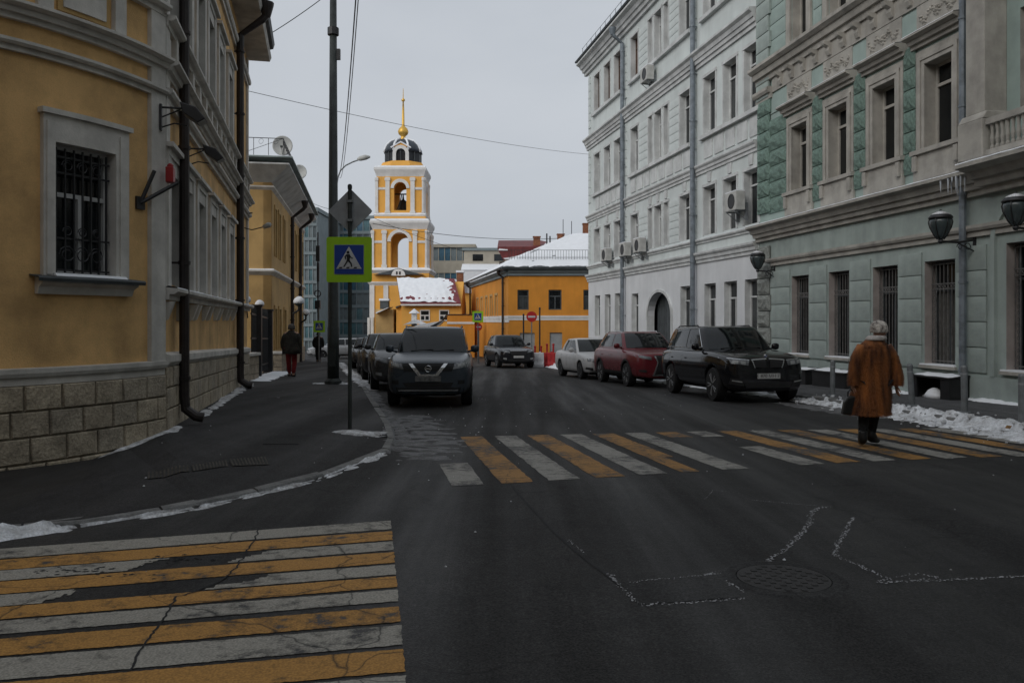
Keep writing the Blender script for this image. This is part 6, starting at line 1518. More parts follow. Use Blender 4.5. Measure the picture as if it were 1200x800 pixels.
def make_car(name, label, loc, rz, P, pm, pitch=True):
    L, W, H = P['L'], P['W'], P['H']; hw = W / 2; zb = P.get('zb', .24); r_ = P.get('r', .36); y0 = -L / 2
    root = empty(name, loc, rz); tag(root, label, 'car', P.get('group', 'parked cars'))
    if pitch: root.rotation_euler = (-math.atan(.023) * 1.0, 0, rz)
    # ---- lower body loft: (distance from nose, half width factor, bottom z, top z)
    zn, zh, zc_, zbt, zr_ = P['zn'], P['zh'], P['zc'], P['zbelt'], P['zr']; yc = P['yc']; ye = P['ye']
    st = [(0.0, .68, .33, zn - .09), (.05, .82, .25, zn - .01), (.22, .92, zb - .02, zn + .05), (.55, .97, zb, zh), (yc * .72, .995, zb, (zh + zc_) / 2 + .015), (yc + .05, 1.0, zb, zc_), (yc + .5, 1.0, zb, zbt), (L * .55, 1.0, zb, zbt + .01), (L * .75, 1.0, zb, zbt + .03), (ye, .985, zb, zr_), (L - .25, .955, zb + .04, zr_ - .01), (L - .06, .88, .36, zr_ - .06), (L, .74, .45, zr_ - .16)]
    q = MB(); ns = len(st); sh = P.get('shoulder', .14)
    for yy, wf, zbo, zt_ in st:
        w_ = hw * wf; mid = zbo + (zt_ - zbo) * .45; half = [(0, zbo), (w_ * .72, zbo), (w_ * .955, zbo + .05), (w_ * .985, mid - .08), (w_, mid + .02), (w_ * .985, zt_ - sh), (w_ * .93, zt_ - .035), (w_ * .80, zt_ + .005), (w_ * .40, zt_ + .022), (0, zt_ + .028)]
        ring = half + [(-x, z) for x, z in reversed(half[1:-1])]; k = len(ring)
        q.v += [(x, y0 + yy, z) for x, z in ring]
    for i in range(ns - 1):
        for j in range(k): q.f.append((i * k + j, i * k + (j + 1) % k, (i + 1) * k + (j + 1) % k, (i + 1) * k + j))
    q.f.append(tuple(reversed(range(k)))); q.f.append(tuple((ns - 1) * k + j for j in range(k)))
    body = q.build('body', pm, root); s1 = body.modifiers.new('s', 'SUBSURF'); s1.levels = 2; s1.render_levels = 2
    me0 = apply_mods(body); bvh = BVHTree.FromPolygons([v.co.copy() for v in me0.vertices], [p.vertices[:] for p in me0.polygons])
    wy = (y0 + P['fo'], y0 + P['fo'] + P['wb']); cut = MB(); ra = r_ * 1.14
    for y_ in wy:
        for sg in (-1, 1):
            b0 = len(cut.v); n = 28
            for xx in (sg * (hw + .3), sg * (hw - .34)):
                for t in range(n): cut.v.append((xx, y_ + ra * math.cos(t * 6.2832 / n), r_ + .01 + ra * math.sin(t * 6.2832 / n)))
            for t in range(n): cut.f.append((b0 + t, b0 + (t + 1) % n, b0 + n + (t + 1) % n, b0 + n + t))
            cut.f += [tuple(b0 + t for t in reversed(range(n))), tuple(b0 + n + t for t in range(n))]
    co = cut.build('cutter', None, root); bo = body.modifiers.new('b', 'BOOLEAN'); bo.object = co; bo.operation = 'DIFFERENCE'; bo.solver = 'EXACT'
    me = apply_mods(body); body.modifiers.clear(); body.data = me; bpy.data.objects.remove(co)
    me.materials.clear(); me.materials.append(pm); me.materials.append(M_blackp)
    for p in me.polygons:
        p.use_smooth = True; c_ = p.center
        for y_ in wy:
            d = math.hypot(c_.y - y_, c_.z - r_ - .01)
            if d < ra + .004 and abs(c_.x) < hw - .001 and (abs(p.normal.x) < .35 or d < ra - .02): p.material_index = 1; p.use_smooth = False
        if c_.z < zb + .05 and abs(p.normal.z) > .6: p.material_index = 1
    def hit_f(x, z):
        h = bvh.ray_cast(Vector((x, y0 - 2, z)), Vector((0, 1, 0))); return h[0].y if h[0] is not None else y0 + .3
    def hit_s(y, z, sg):
        h = bvh.ray_cast(Vector((sg * 4, y, z)), Vector((-sg, 0, 0))); return h[0].x if h[0] is not None else sg * hw * .9
    def front(name_, c4, m, par, off=.012, nx=6, nz_=3, mirror=True, th=.02):
        for sg in ((1, -1) if mirror else (1,)):
            q = MB(); A, B_, C, D = [Vector((x * sg, 0, z)) for x, z in c4]
            for i in range(nx + 1):
                for j in range(nz_ + 1): p = A.lerp(B_, i / nx).lerp(D.lerp(C, i / nx), j / nz_); q.v.append((p.x, hit_f(p.x, p.z) - off, p.z))
            n = len(q.v); q.v += [(x, y + th + off, z) for x, y, z in q.v[:n]]
            for i in range(nx):
                for j in range(nz_): a = i * (nz_ + 1) + j; q.f.append((a, a + nz_ + 1, a + nz_ + 2, a + 1))
            bd = [i * (nz_ + 1) for i in range(nx + 1)] + [nx * (nz_ + 1) + j for j in range(1, nz_ + 1)] + [i * (nz_ + 1) + nz_ for i in range(nx - 1, -1, -1)] + [j for j in range(nz_ - 1, 0, -1)]
            for a, c in zip(bd, bd[1:] + bd[:1]): q.f.append((a, c, c + n, a + n))
            o = q.build(name_, m, par, smooth=False)
        return o
    def sidep(name_, c4, m, par, off=.006, nx=6, nz_=2):
        for sg in (1, -1):
            q = MB(); A, B_, C, D = [Vector((0, y0 + y, z)) for y, z in c4]
            for i in range(nx + 1):
                for j in range(nz_ + 1): p = A.lerp(B_, i / nx).lerp(D.lerp(C, i / nx), j / nz_); q.v.append((hit_s(p.y, p.z, sg) + sg * off, p.y, p.z))
            for i in range(nx):
                for j in range(nz_): a = i * (nz_ + 1) + j; q.f.append((a, a + nz_ + 1, a + nz_ + 2, a + 1))
            o = q.build(name_, m, par)
        return o
    # ---- greenhouse
    zt0 = zbt - .05; yrf, yrr, yrb = y0 + P['yrf'], y0 + P['yrr'], y0 + P['yrb']; ycw = y0 + yc - .02; w0, w1 = hw * .90, hw * P.get('rw', .70); bow, bor = .16, .10
    def gv(v):
        z = zt0 + (H - zt0) * (1 - (1 - v) ** 1.25); return z, ycw + (yrf - ycw) * v ** .96, yrb + (yrr - yrb) * v ** .9, w0 + (w1 - w0) * v ** 1.15
    def S(reg, a, v, sg=1):
        z, f, b_, wv = gv(v)
        if reg == 'f': return Vector((a * wv * .94, f + bow * a * a, z))
        if reg == 'r': return Vector((a * wv * .90, b_ - bor * a * a, z))
        return Vector((sg * wv * (1 - .06 * (1 - a) ** 3 - .10 * a ** 3), f + bow + (b_ - bor - f - bow) * a, z))
    q = MB(); VV = [0, .2, .4, .6, .8, .93, 1]; cols = [('f', -1 + i / 4, 1) for i in range(8)] + [('s', i / 8, 1) for i in range(8)] + [('r', 1 - i / 4, 1) for i in range(8)] + [('s', 1 - i / 8, -1) for i in range(8)]
    nc = len(cols)
    for v in VV:
        for reg, a, sg in cols: q.v.append(tuple(S(reg, a, v, sg)))
    for i in range(len(VV) - 1):
        for j in range(nc): q.f.append((i * nc + j, i * nc + (j + 1) % nc, (i + 1) * nc + (j + 1) % nc, (i + 1) * nc + j))
    # roof cap: rings shrinking to a crowned centre
    top = (len(VV) - 1) * nc; cen = Vector((0, (yrf + yrr) / 2, H)); last = top
    for f_, dz in ((.86, .022), (.6, .038), (.3, .045)):
        base = len(q.v)
        for j in range(nc): p = Vector(q.v[top + j]); p = cen + (p - cen) * f_; q.v.append((p.x, p.y, H + dz))
        for j in range(nc): q.f.append((last + j, last + (j + 1) % nc, base + (j + 1) % nc, base + j))
        last = base
    q.f.append(tuple(last + j for j in range(nc)))
    cab = q.build('cabin', pm, root, smooth=True)
    def pane(name_, reg, fa, v0, v1, m, sg=1, nx=8, nv=6, par=cab, off=.007):
        q = MB(); 
        for i in range(nx + 1):
            for j in range(nv + 1):
                v = v0 + (v1 - v0) * j / nv; a = fa(i / nx, v); p = S(reg, a, v, sg); e_ = .01
                n_ = (S(reg, a + e_, v, sg) - p).cross(S(reg, a, min(1, v + e_), sg) - p)
                if n_.length > 0: n_.normalize()
                ref = {'f': Vector((0, -1, .4)), 'r': Vector((0, 1, .3)), 's': Vector((sg, 0, .2))}[reg]
                if n_.dot(ref) < 0: n_ = -n_
                q.v.append(tuple(p + n_ * off))
        for i in range(nx):
            for j in range(nv): a = i * (nv + 1) + j; q.f.append((a, a + nv + 1, a + nv + 2, a + 1))
        return q.build(name_, m, par, smooth=True)
    pane('windscreen', 'f', lambda u, v: -.93 + 1.86 * u, .10, .93, M_carglass)
    pane('rear_window', 'r', lambda u, v: -.85 + 1.7 * u, .25, .9, M_carglass)
    yB = y0 + P.get('yB', L * .50); yC = y0 + P.get('yC', L * .72)
    for sg in (1, -1):
        def rng(lo_, hi_):
            def fn(u, v):
                z, f, b_, wv = gv(v); T = lambda y: (y - f - bow) / (b_ - bor - f - bow)
                a = max(.055, T(lo_)) if lo_ is not None else .055; c = min(.955, T(hi_)) if hi_ is not None else .95
                return a + (max(a + .004, c) - a) * u
            return fn
        pane('side_window', 's', rng(None, yB - .03), .17, .90, M_carglass, sg); pane('side_window', 's', rng(yB + .03, yC - .02), .17, .90, M_carglass, sg)
        if P.get('quarter', True): pane('side_window', 's', rng(yC + .03, None), .19, .88, M_carglass, sg)
        if P.get('chrome_line'):
            q = MB(); q.tube([S('s', a, .165, sg) + Vector((sg * .012, 0, 0)) for a in [.05 + .9 * i / 14 for i in range(15)]], .013, 5); q.tube([S('s', a, .905, sg) + Vector((sg * .012, 0, 0)) for a in [.06 + .88 * i / 14 for i in range(15)]], .010, 5); q.tube([S('s', .055, v, sg) + Vector((sg * .012, 0, 0)) for v in (.165, .4, .7, .905)], .011, 5); q.build('window_trim', M_chrome, cab)
        if P.get('rails'):
            q = MB(); q.tube([S('s', a, .985, sg) + Vector((-sg * .03, 0, (.05 if .1 < a < .9 else .005))) for a in (.05, .09, .14, .3, .5, .7, .86, .91, .95)], .016, 6); q.build('roof_rail', P['rails'], cab)
        # mirror
        mz = zbt + .06; my = ycw + .42; mxx = sg * (hw * .97); q = MB(); q.tube([(sg * hw * .86, my, mz - .04), (mxx + sg * .03, my, mz)], .028, 6); q.lathe((mxx + sg * .065, my, mz + .03), [(.03, -.08), (.08, -.055), (.092, 0), (.085, .055), (.04, .078)], 12, 1.05, .62); mi = q.build('mirror', pm if P.get('mirror_body', 1) else M_blackp, root, smooth=True)
    # ---- wheels
    tyme, dime, rime = make_wheel(r_, .23)
    for y_ in wy:
        for sg in (-1, 1):
            o = inst('wheel', tyme, root, (sg * (hw - .135), y_, r_), (1, 1, 1), (0, R(90 * sg), 0)); inst('rim_disc', dime, o, (0, 0, 0)); inst('rim', rime, o, (0, 0, 0), (1, 1, 1), (0, 0, random.random()))
    # arch cladding
    if P.get('clad'):
        for y_ in wy:
            for sg in (-1, 1):
                q = MB(); n = 18
                for t in range(n + 1):
                    th = math.pi * (-.06 + 1.12 * t / n)
                    for rr_ in (ra - .01, ra + .055): yy, zz_ = y_ + rr_ * math.cos(th), max(zb + .06, r_ + .01 + rr_ * math.sin(th)); q.v.append((hit_s(yy, zz_, sg) + sg * .012, yy, zz_))
                for t in range(n): q.f.append((2 * t, 2 * t + 1, 2 * t + 3, 2 * t + 2))
                q.build('arch_trim', M_blackp, body)
        sidep('sill_trim', [(P['fo'] + ra + .03, zb + .05), (P['fo'] + P['wb'] - ra - .03, zb + .05), (P['fo'] + P['wb'] - ra - .03, zb + .19), (P['fo'] + ra + .03, zb + .19)], M_blackp, body, .012, 8, 2)
    # door joints and handles
    for yj, zlo in ((yc + .12, zb + .24), (P.get('yB', L * .5) + .04, zb + .24), (P.get('yC', L * .72) + .02, zb + .50)):
        sidep('door_joint', [(yj - .006, zlo), (yj + .006, zlo), (yj + .006, zbt - .06), (yj - .006, zbt - .06)], M_blackp, body, .002, 1, 8)
    for yh in (P.get('yB', L * .5) - .12, P.get('yC', L * .72) - .10):
        sidep('door_handle', [(yh - .11, zbt - .20), (yh + .09, zbt - .195), (yh + .09, zbt - .165), (yh - .11, zbt - .17)], P.get('handle', pm), body, .03, 3, 1)
    for nm, c4, m, par, kw in P['front'](zn, hw):
        front(nm, c4, m, body, **kw)
    # number plate
    pz = P.get('pz', .55); yy = hit_f(0, pz) - .035; q = MB(); q.box(-.26, .26, yy, yy + .02, pz - .056, pz + .056); pl = q.build('number_plate', P.get('platem', M_plate), root)
    if P.get('ptext'):
        tm = text_mesh(P['ptext'], .105); tm.materials.append(M_signb); o = inst('plate_text', tm, pl, (0, yy - .002, pz), (1, 1, 1), (R(90), 0, 0))
    # rear lamps, wipers
    q = MB(); q.tube([S('f', -.6, .12) + Vector((0, -.015, .01)), S('f', .05, .16) + Vector((0, -.02, .01))], .008, 4); q.tube([S('f', .0, .11) + Vector((0, -.015, .01)), S('f', .65, .15) + Vector((0, -.02, .01))], .008, 4); q.build('wipers', M_blackp, cab)
    if P.get('extra'): P['extra'](root, body, hit_f, y0, hw)
    q = MB(); q.box(-hw * .6, hw * .6, y0 + .5, -y0 - .4, zb - .04, zb + .03); q.build('underbody', M_blackp, root)
    return root

# --- fronts -----------------------------------------------------------------
def f_grey(zn, hw):   # V-motif crossover
    return [('grille', [(-.48, zn - .17), (.48, zn - .17), (.56, zn - .01), (-.56, zn - .01)], M_blackp, 0, dict(mirror=False, nx=10)),
            ('grille_trim', [(.12, zn - .27), (.20, zn - .27), (.40, zn - .01), (.32, zn - .01)], M_chrome, 0, dict(off=.028)), ('grille_trim', [(-.16, zn - .29), (.16, zn - .29), (.15, zn - .23), (-.15, zn - .23)], M_chrome, 0, dict(off=.028, mirror=False)),
            ('headlight', [(.50, zn - .13), (.80, zn - .08), (.84, zn + .03), (.54, zn - .0)], M_lampc, 0, dict(off=.014)), ('lamp_ring', [(.60, zn - .085), (.74, zn - .055), (.74, zn - .005), (.60, zn - .03)], M_lampw, 0, dict(off=.022, nx=2, nz_=2)),
            ('lower_intake', [(-.46, .43), (.46, .43), (.52, .52), (-.52, .52)], M_blackp, 0, dict(mirror=False, nx=10)), ('fog_lamp', [(.60, .48), (.74, .50), (.74, .57), (.60, .57)], M_blackp, 0, {}), ('bumper_cladding', [(-.72, .33), (.72, .33), (.74, .42), (-.74, .42)], M_blackp, 0, dict(mirror=False, nx=14, nz_=2, off=.010)), ('skid_trim', [(-.60, .345), (.60, .345), (.62, .372), (-.62, .372)], M_chrome, 0, dict(mirror=False, nx=12, nz_=1, off=.02))]
def f_black(zn, hw):  # twin-kidney SUV
    return [('grille', [(.045, zn - .20), (.29, zn - .19), (.36, zn - .02), (.045, zn - .0)], M_blackp, 0, dict(off=.018)), ('grille_trim', [(.03, zn - .015), (.37, zn - .035), (.37, zn - .01), (.03, zn + .012)], M_chrome, 0, dict(off=.026, nz_=1)), ('grille_trim', [(.30, zn - .20), (.318, zn - .20), (.385, zn - .02), (.362, zn - .02)], M_chrome, 0, dict(off=.024, nx=1)),
            ('headlight', [(.46, zn - .15), (.86, zn - .10), (.90, zn + .01), (.43, zn - .04)], M_lampc, 0, dict(off=.014)), ('headlight_brow', [(.43, zn - .04), (.90, zn + .01), (.90, zn + .025), (.43, zn - .022)], M_chrome, 0, dict(off=.018, nz_=1)),
            ('lamp_ring', [(.52, zn - .125), (.62, zn - .115), (.62, zn - .05), (.52, zn - .055)], M_lampw, 0, dict(off=.022, nx=2, nz_=2)), ('lamp_ring', [(.68, zn - .105), (.78, zn - .095), (.78, zn - .03), (.68, zn - .04)], M_lampw, 0, dict(off=.022, nx=2, nz_=2)),
            ('lower_intake', [(-.5, .34), (.5, .34), (.56, .47), (-.56, .47)], M_blackp, 0, dict(mirror=False, nx=10)), ('side_intake', [(.55, .38), (.84, .42), (.82, .56), (.58, .52)], M_blackp, 0, {}), ('fog_lamp', [(.60, .46), (.80, .49), (.80, .515), (.60, .485)], M_lampw, 0, dict(off=.02, nz_=1))]
def f_red(zn, hw):    # spindle grille
    return [('grille', [(-.36, .34), (.36, .34), (.24, zn - .20), (-.24, zn - .20)], M_blackp, 0, dict(mirror=False, nx=8, nz_=5)), ('grille', [(-.24, zn - .20), (.24, zn - .20), (.34, zn - .0), (-.34, zn - .0)], M_blackp, 0, dict(mirror=False, nx=8)),
            ('grille_trim', [(.30, zn - .02), (.35, zn - .02), (.26, zn - .21), (.22, zn - .21)], M_chrome, 0, dict(off=.02)), ('grille_trim', [(.22, zn - .21), (.26, zn - .21), (.40, .34), (.36, .34)], M_chrome, 0, dict(off=.02, nz_=5)),
            ('headlight', [(.42, zn - .14), (.82, zn - .05), (.82, zn + .03), (.44, zn - .05)], M_lampc, 0, dict(off=.014)), ('fog_lamp', [(.58, .44), (.78, .47), (.78, .53), (.58, .52)], M_blackp, 0, {}), ('skid_trim', [(-.4, .345), (.4, .345), (.42, .375), (-.42, .375)], M_chrome, 0, dict(mirror=False, nx=8, nz_=1, off=.02))]
def f_white(zn, hw):
    return [('grille', [(-.34, zn - .14), (.34, zn - .14), (.36, zn - .03), (-.36, zn - .03)], M_blackp, 0, dict(mirror=False, nx=8)), ('headlight', [(.40, zn - .14), (.80, zn - .10), (.80, zn + .01), (.40, zn - .03)], M_lampc, 0, dict(off=.014)),
            ('lower_intake', [(-.5, .30), (.5, .30), (.54, .42), (-.54, .42)], M_blackp, 0, dict(mirror=False, nx=10)), ('side_intake', [(.58, .32), (.78, .36), (.78, .44), (.60, .42)], M_blackp, 0, {}), ('grille_trim', [(-.36, zn - .028), (.36, zn - .028), (.36, zn - .005), (-.36, zn - .005)], M_chrome, 0, dict(mirror=False, nz_=1, off=.02))]
def f_dark(zn, hw):
    return [('grille', [(-.36, zn - .20), (.36, zn - .20), (.42, zn - .0), (-.42, zn - .0)], M_blackp, 0, dict(mirror=False, nx=8)), ('grille_trim', [(-.42, zn - .0), (.42, zn - .0), (.42, zn + .025), (-.42, zn + .025)], M_chrome, 0, dict(mirror=False, nz_=1, off=.02)), ('headlight', [(.44, zn - .12), (.82, zn - .02), (.84, zn + .06), (.46, zn - .02)], M_lampc, 0, dict(off=.014)), ('lower_intake', [(-.5, .32), (.5, .32), (.54, .44), (-.54, .44)], M_blackp, 0, dict(mirror=False, nx=10)), ('fog_lamp', [(.6, .42), (.76, .45), (.76, .52), (.6, .50)], M_lampw, 0, {})]
def badge(r_, z, kind):
    def fn(root, body, hit_f, y0, hw):
        y = hit_f(0, z) - .035; q = MB(); q.tube([(r_ * math.cos(t * .449), y, z + r_ * math.sin(t * .449)) for t in range(15)], r_ * .16, 6, False)
        if kind == 'bar': q.box(-r_ * 1.15, r_ * 1.15, y - .01, y + .01, z - r_ * .18, z + r_ * .18)
        o = q.build('badge', M_chrome, root)
        if kind == 'round':
            q = MB(); q.prism([(r_ * .95 * math.cos(t * .449), y, z + r_ * .95 * math.sin(t * .449)) for t in range(14)], (0, .012, 0)); q.build('badge_disc', M_signb, o)
            for a0 in (0, math.pi):
                q = MB(); q.prism([(0, y - .004, z)] + [(r_ * .7 * math.cos(a0 + t * math.pi / 8), y - .004, z + r_ * .7 * math.sin(a0 + t * math.pi / 8)) for t in range(5)], (0, .003, 0)); q.build('badge_quarter', M_blue, o)
                q = MB(); q.prism([(0, y - .004, z)] + [(r_ * .7 * math.cos(a0 + math.pi / 2 + t * math.pi / 8), y - .004, z + r_ * .7 * math.sin(a0 + math.pi / 2 + t * math.pi / 8)) for t in range(5)], (0, .003, 0)); q.build('badge_quarter', M_signw, o)
    return fn
SUV = dict(L=4.65, W=1.82, H=1.68, zn=.90, zh=1.03, zc=1.12, zbelt=1.10, zr=1.10, yc=1.22, ye=4.3, yrf=1.95, yrr=4.05, yrb=4.52, fo=.93, wb=2.71, r=.36, yB=2.62, yC=3.55, zb=.26)
def car_at(px, Y): x = (px - 600) / FPX * Y; return (x, Y, g(Y) + .0)
def V(**k): d = dict(SUV); d.update(k); return d
# positions are car centres: front wheel seen position + offset along the street
def centre(fx, fy, tan, P, off_lat):
    """centre of a car whose near-side front wheel touches (fx,fy); heading (tan,-1) towards the viewer"""
    h = Vector((tan, -1)).normalized(); rt = Vector((-h.y, h.x)); c = Vector((fx, fy)) - h * (P['L'] / 2 - P['fo']) + rt * off_lat; return c, math.atan(tan)
PB = V(L=4.88, W=1.94, H=1.70, zn=.98, zh=1.08, zc=1.16, zbelt=1.14, zr=1.14, fo=.88, wb=2.93, r=.385, yc=1.38, yrf=2.1, yrr=4.3, yrb=4.75, ye=4.5, yB=2.85, yC=3.85, front=f_black, chrome_line=True, rails=M_blackp, pz=.60, ptext='К 870 МН 77', extra=badge(.042, 1.03, 'round'), rw=.74, zb=.27)
c, th = centre(4.62, 18.9, .136, PB, .88); make_car('parked_suv', 'black SUV with chrome window line parked nearest on the right', (c.x, c.y, g(c.y)), th, PB, paintm('black_paint', (.008, .008, .0095), .05, .08))
PR = V(L=4.63, W=1.845, H=1.62, zn=.94, zh=1.02, zc=1.10, zbelt=1.12, zr=1.14, fo=.96, wb=2.66, front=f_red, chrome_line=False, rails=M_chrome, yrr=3.95, yrb=4.5, pz=.52, clad=True, ptext='', platem=M_blackp)
c, th = centre(3.47, 24.9, .19, PR, .84); make_car('parked_crossover', 'dark red crossover parked behind the black SUV', (c.x, c.y, g(c.y)), th, PR, paintm('dark_red_paint', (.13, .014, .020), .14, .2))
PW = V(L=4.5, W=1.71, H=1.42, zn=.74, zh=.86, zc=.95, zbelt=.94, zr=1.0, zb=.2, fo=.86, wb=2.6, r=.31, yc=1.25, yrf=2.0, yrr=3.35, yrb=3.95, ye=4.2, yB=2.45, yC=3.25, front=f_white, quarter=False, pz=.40, rw=.72)
c, th = centre(2.46, 29.6, .215, PW, .78); make_car('parked_sedan', 'dusty white sedan parked behind the dark red crossover', (c.x, c.y, g(c.y)), th, PW, paintm('dusty_white_paint', (.50, .50, .50), .30, .3))
PG = V(L=4.64, H=1.66, front=f_grey, rails=M_steel, pz=.60, clad=True, extra=badge(.062, .80, 'bar'), zn=.92, platem=mat('dirty_plate', (.16, .16, .155), .8, .3, 12), mirror_body=1, rw=.76)
c = Vector((PX(497, 0, 16.9).x + .0, 16.9 + 2.32)); make_car('parked_crossover', 'dark grey-blue crossover with V-shaped grille parked on the left, facing the viewer', (c.x - .02, c.y, g(c.y)), R(2.5), PG, paintm('grey_blue_paint', (.036, .048, .062), .10, .25))
PD = V(L=4.8, W=1.9, H=1.62, front=f_dark, yrf=2.15, yc=1.5, pz=.56, zn=.86, zh=.98, zc=1.07, zbelt=1.08, zr=1.12, yrr=3.9)
c = Vector((PX(598, 0, 41).x + .0, 41 + 2.2)); make_car('dark_crossover', 'dark crossover standing before the orange house next to the barriers', (c.x - .12, c.y, g(c.y)), R(13), PD, paintm('dark_navy_paint', (.010, .011, .014), .08, .15))
# the row behind the grey-blue car
for i, (px, Y, P, col, lb, m) in enumerate(((455, 22.6, V(H=1.56, W=1.8, front=f_dark, zn=.88), (.035, .036, .037), 'dark grey hatchback directly behind the grey-blue crossover', 0), (441, 28.2, V(H=1.60, front=f_grey, zn=.9), (.015, .015, .017), 'black car third in the left row of parked cars', 0), (432, 34.0, V(L=4.4, W=1.75, H=1.5, zn=.78, zh=.9, zc=1.0, zbelt=1.0, zr=1.02, front=f_white, r=.32), (.012, .012, .014), 'black car fourth in the left row of parked cars', 0), (423, 40.5, V(L=4.4, W=1.75, H=1.48, zn=.76, zh=.88, zc=.98, zbelt=.98, zr=1.0, front=f_white, r=.32), (.05, .05, .055), 'dark car at the far end of the left row', 0))):
    x = (px - 600) / FPX * Y; make_car('parked_car', lb, (x, Y + 2.2, g(Y + 2.2)), R(11), P, paintm('row_paint_%s' % 'abcd'[i], col, .10, .25))
for px, Y, lb, col in ((396, 62, 'distant silver car crossing at the end of the left pavement', (.30, .31, .32)), (412, 66, 'distant dark car at the far end of the street', (.05, .05, .055))):
    x = (px - 600) / FPX * Y; make_car('distant_car', lb, (x, Y, g(Y)), R(-70), V(L=4.4, W=1.75, H=1.48, zn=.76, zh=.88, zc=.98, zbelt=.98, zr=1.0, front=f_white, r=.32, group='distant cars'), paintm('distant_paint_%d' % px, col, .2, .3), False)

# ================================================================== PEOPLE
M_skin = mat('skin', (.42, .24, .17), .6, .06, 8)
def skin_mesh(V_, E_, Rd, sub=2):
    me = bpy.data.meshes.new('skel'); me.from_pydata(V_, E_, []); o = bpy.data.objects.new('skel', me); COL.objects.link(o)
    o.modifiers.new('k', 'SKIN').use_smooth_shade = True
    for i, r_ in enumerate(Rd): d = me.skin_vertices[0].data[i]; d.radius = (r_, r_) if not isinstance(r_, tuple) else r_; d.use_root = (i == 0)
    s_ = o.modifiers.new('s', 'SUBSURF'); s_.levels = sub; s_.render_levels = sub
    out = apply_mods(o); bpy.data.objects.remove(o)
    for p in out.polygons: p.use_smooth = True
    return out
class Skel:
    def __init__(s): s.v = []; s.e = []; s.r = []
    def add(s, p, r_, par=None):
        s.v.append(tuple(p)); s.r.append(r_); i = len(s.v) - 1
        if par is not None: s.e.append((par, i))
        return i
    def mesh(s, sub=2): return skin_mesh(s.v, s.e, s.r, sub)
def hand(sk, wr, d, side, par, curl=.3):
    """palm and five tapered bent fingers"""
    d = Vector(d).normalized(); sd = Vector(side).normalized(); nrm = d.cross(sd); w0 = Vector(wr)
    pm_ = sk.add(w0 + d * .055, (.026, .018), par)
    for k, (o_, ln) in enumerate(((-.028, .066), (-.010, .076), (.009, .072), (.026, .056))):
        b_ = sk.add(w0 + d * .088 + sd * o_, .0095, pm_); m_ = sk.add(w0 + d * (.088 + ln * .55) + sd * o_ * 1.1 + nrm * ln * curl * .35, .0085, b_); sk.add(w0 + d * (.088 + ln * .9) + sd * o_ * 1.1 + nrm * ln * curl, .0065, m_)
    t0 = sk.add(w0 + d * .04 - sd * .036, .011, pm_); t1 = sk.add(w0 + d * .075 - sd * .052 + nrm * .012, .009, t0); sk.add(w0 + d * .10 - sd * .052 + nrm * .022, .007, t1)
def loft(rings, n=24, fold=0.0, seed=0, cap=True):
    q = MB()
    for k, (cx_, cy_, z, rx, ry) in enumerate(rings):
        for j in range(n):
            th = 2 * math.pi * j / n; f = 1 + fold * (k / len(rings)) * math.sin(th * 6 + seed) + .02 * nse(j * .7, k * .9, seed); q.v.append((cx_ + rx * f * math.cos(th), cy_ + ry * f * math.sin(th), z))
    for k in range(len(rings) - 1):
        for j in range(n): q.f.append((k * n + j, k * n + (j + 1) % n, (k + 1) * n + (j + 1) % n, (k + 1) * n + j))
    if cap: q.f.append(tuple(reversed(range(n)))); e_ = (len(rings) - 1) * n; q.f.append(tuple(e_ + j for j in range(n)))
    return q
def cloth_mat(name, col, stripes=False):
    m = mat(name, col, .95, .25, 6, .8, 30, fine=.3); return m
def fur_mat():
    m = bpy.data.materials.new('brown_fur'); m.use_nodes = True; t = m.node_tree; L = t.links.new; N = t.nodes.new; b = t.nodes['Principled BSDF']; gco = N('ShaderNodeTexCoord')
    mp_ = N('ShaderNodeMapping'); mp_.inputs['Scale'].default_value = (9, 9, 1.4); L(gco.outputs['Object'], mp_.inputs['Vector']); n1 = N('ShaderNodeTexNoise'); n1.inputs['Scale'].default_value = 1.3; n1.inputs['Detail'].default_value = 5; L(mp_.outputs['Vector'], n1.inputs['Vector'])
    r_ = N('ShaderNodeValToRGB'); r_.color_ramp.elements[0].position = .33; r_.color_ramp.elements[0].color = (.060, .018, .006, 1); r_.color_ramp.elements[1].position = .66; r_.color_ramp.elements[1].color = (.35, .118, .025, 1); L(n1.outputs['Fac'], r_.inputs['Fac']); L(r_.outputs['Color'], b.inputs['Base Color']); b.inputs['Roughness'].default_value = .9
    b.inputs['Sheen Weight'].default_value = .15
    return m
M_fur = fur_mat(); M_blackc = cloth_mat('black_cloth', (.014, .014, .015)); M_hatp = mat('patterned_knit', (.60, .56, .51), .95, .35, 22, .9, 60, col2=(.12, .10, .09)); M_scarf = mat('pale_scarf', (.55, .51, .48), .95, .15, 14, .7, 60); M_olive = cloth_mat('dark_olive_cloth', (.035, .034, .028)); M_redc = cloth_mat('red_cloth', (.17, .010, .012)); M_leather = mat('black_leather', (.010, .010, .010), .45, .2, 8)
def tufts(rings_fn, count, ln, seed, m, par, name='fur'):
    rnd_ = random.Random(seed); q = MB()
    for i in range(count):
        p, nrm = rings_fn(rnd_); d = (Vector((0, 0, -1)) * 1.0 + nrm * .75 + Vector((rnd_.gauss(0, .3), rnd_.gauss(0, .3), 0))).normalized(); s_ = d.cross(nrm); s_ = s_.normalized() * .0045 if s_.length > 1e-4 else Vector((.004, 0, 0)); l_ = ln * rnd_.uniform(.5, 1.2)
        q.v += [tuple(p - s_), tuple(p + s_), tuple(p + d * l_)]; q.f.append((3 * i, 3 * i + 1, 3 * i + 2))
    o = q.build(name, m, par); o['kind'] = 'stuff'; return o
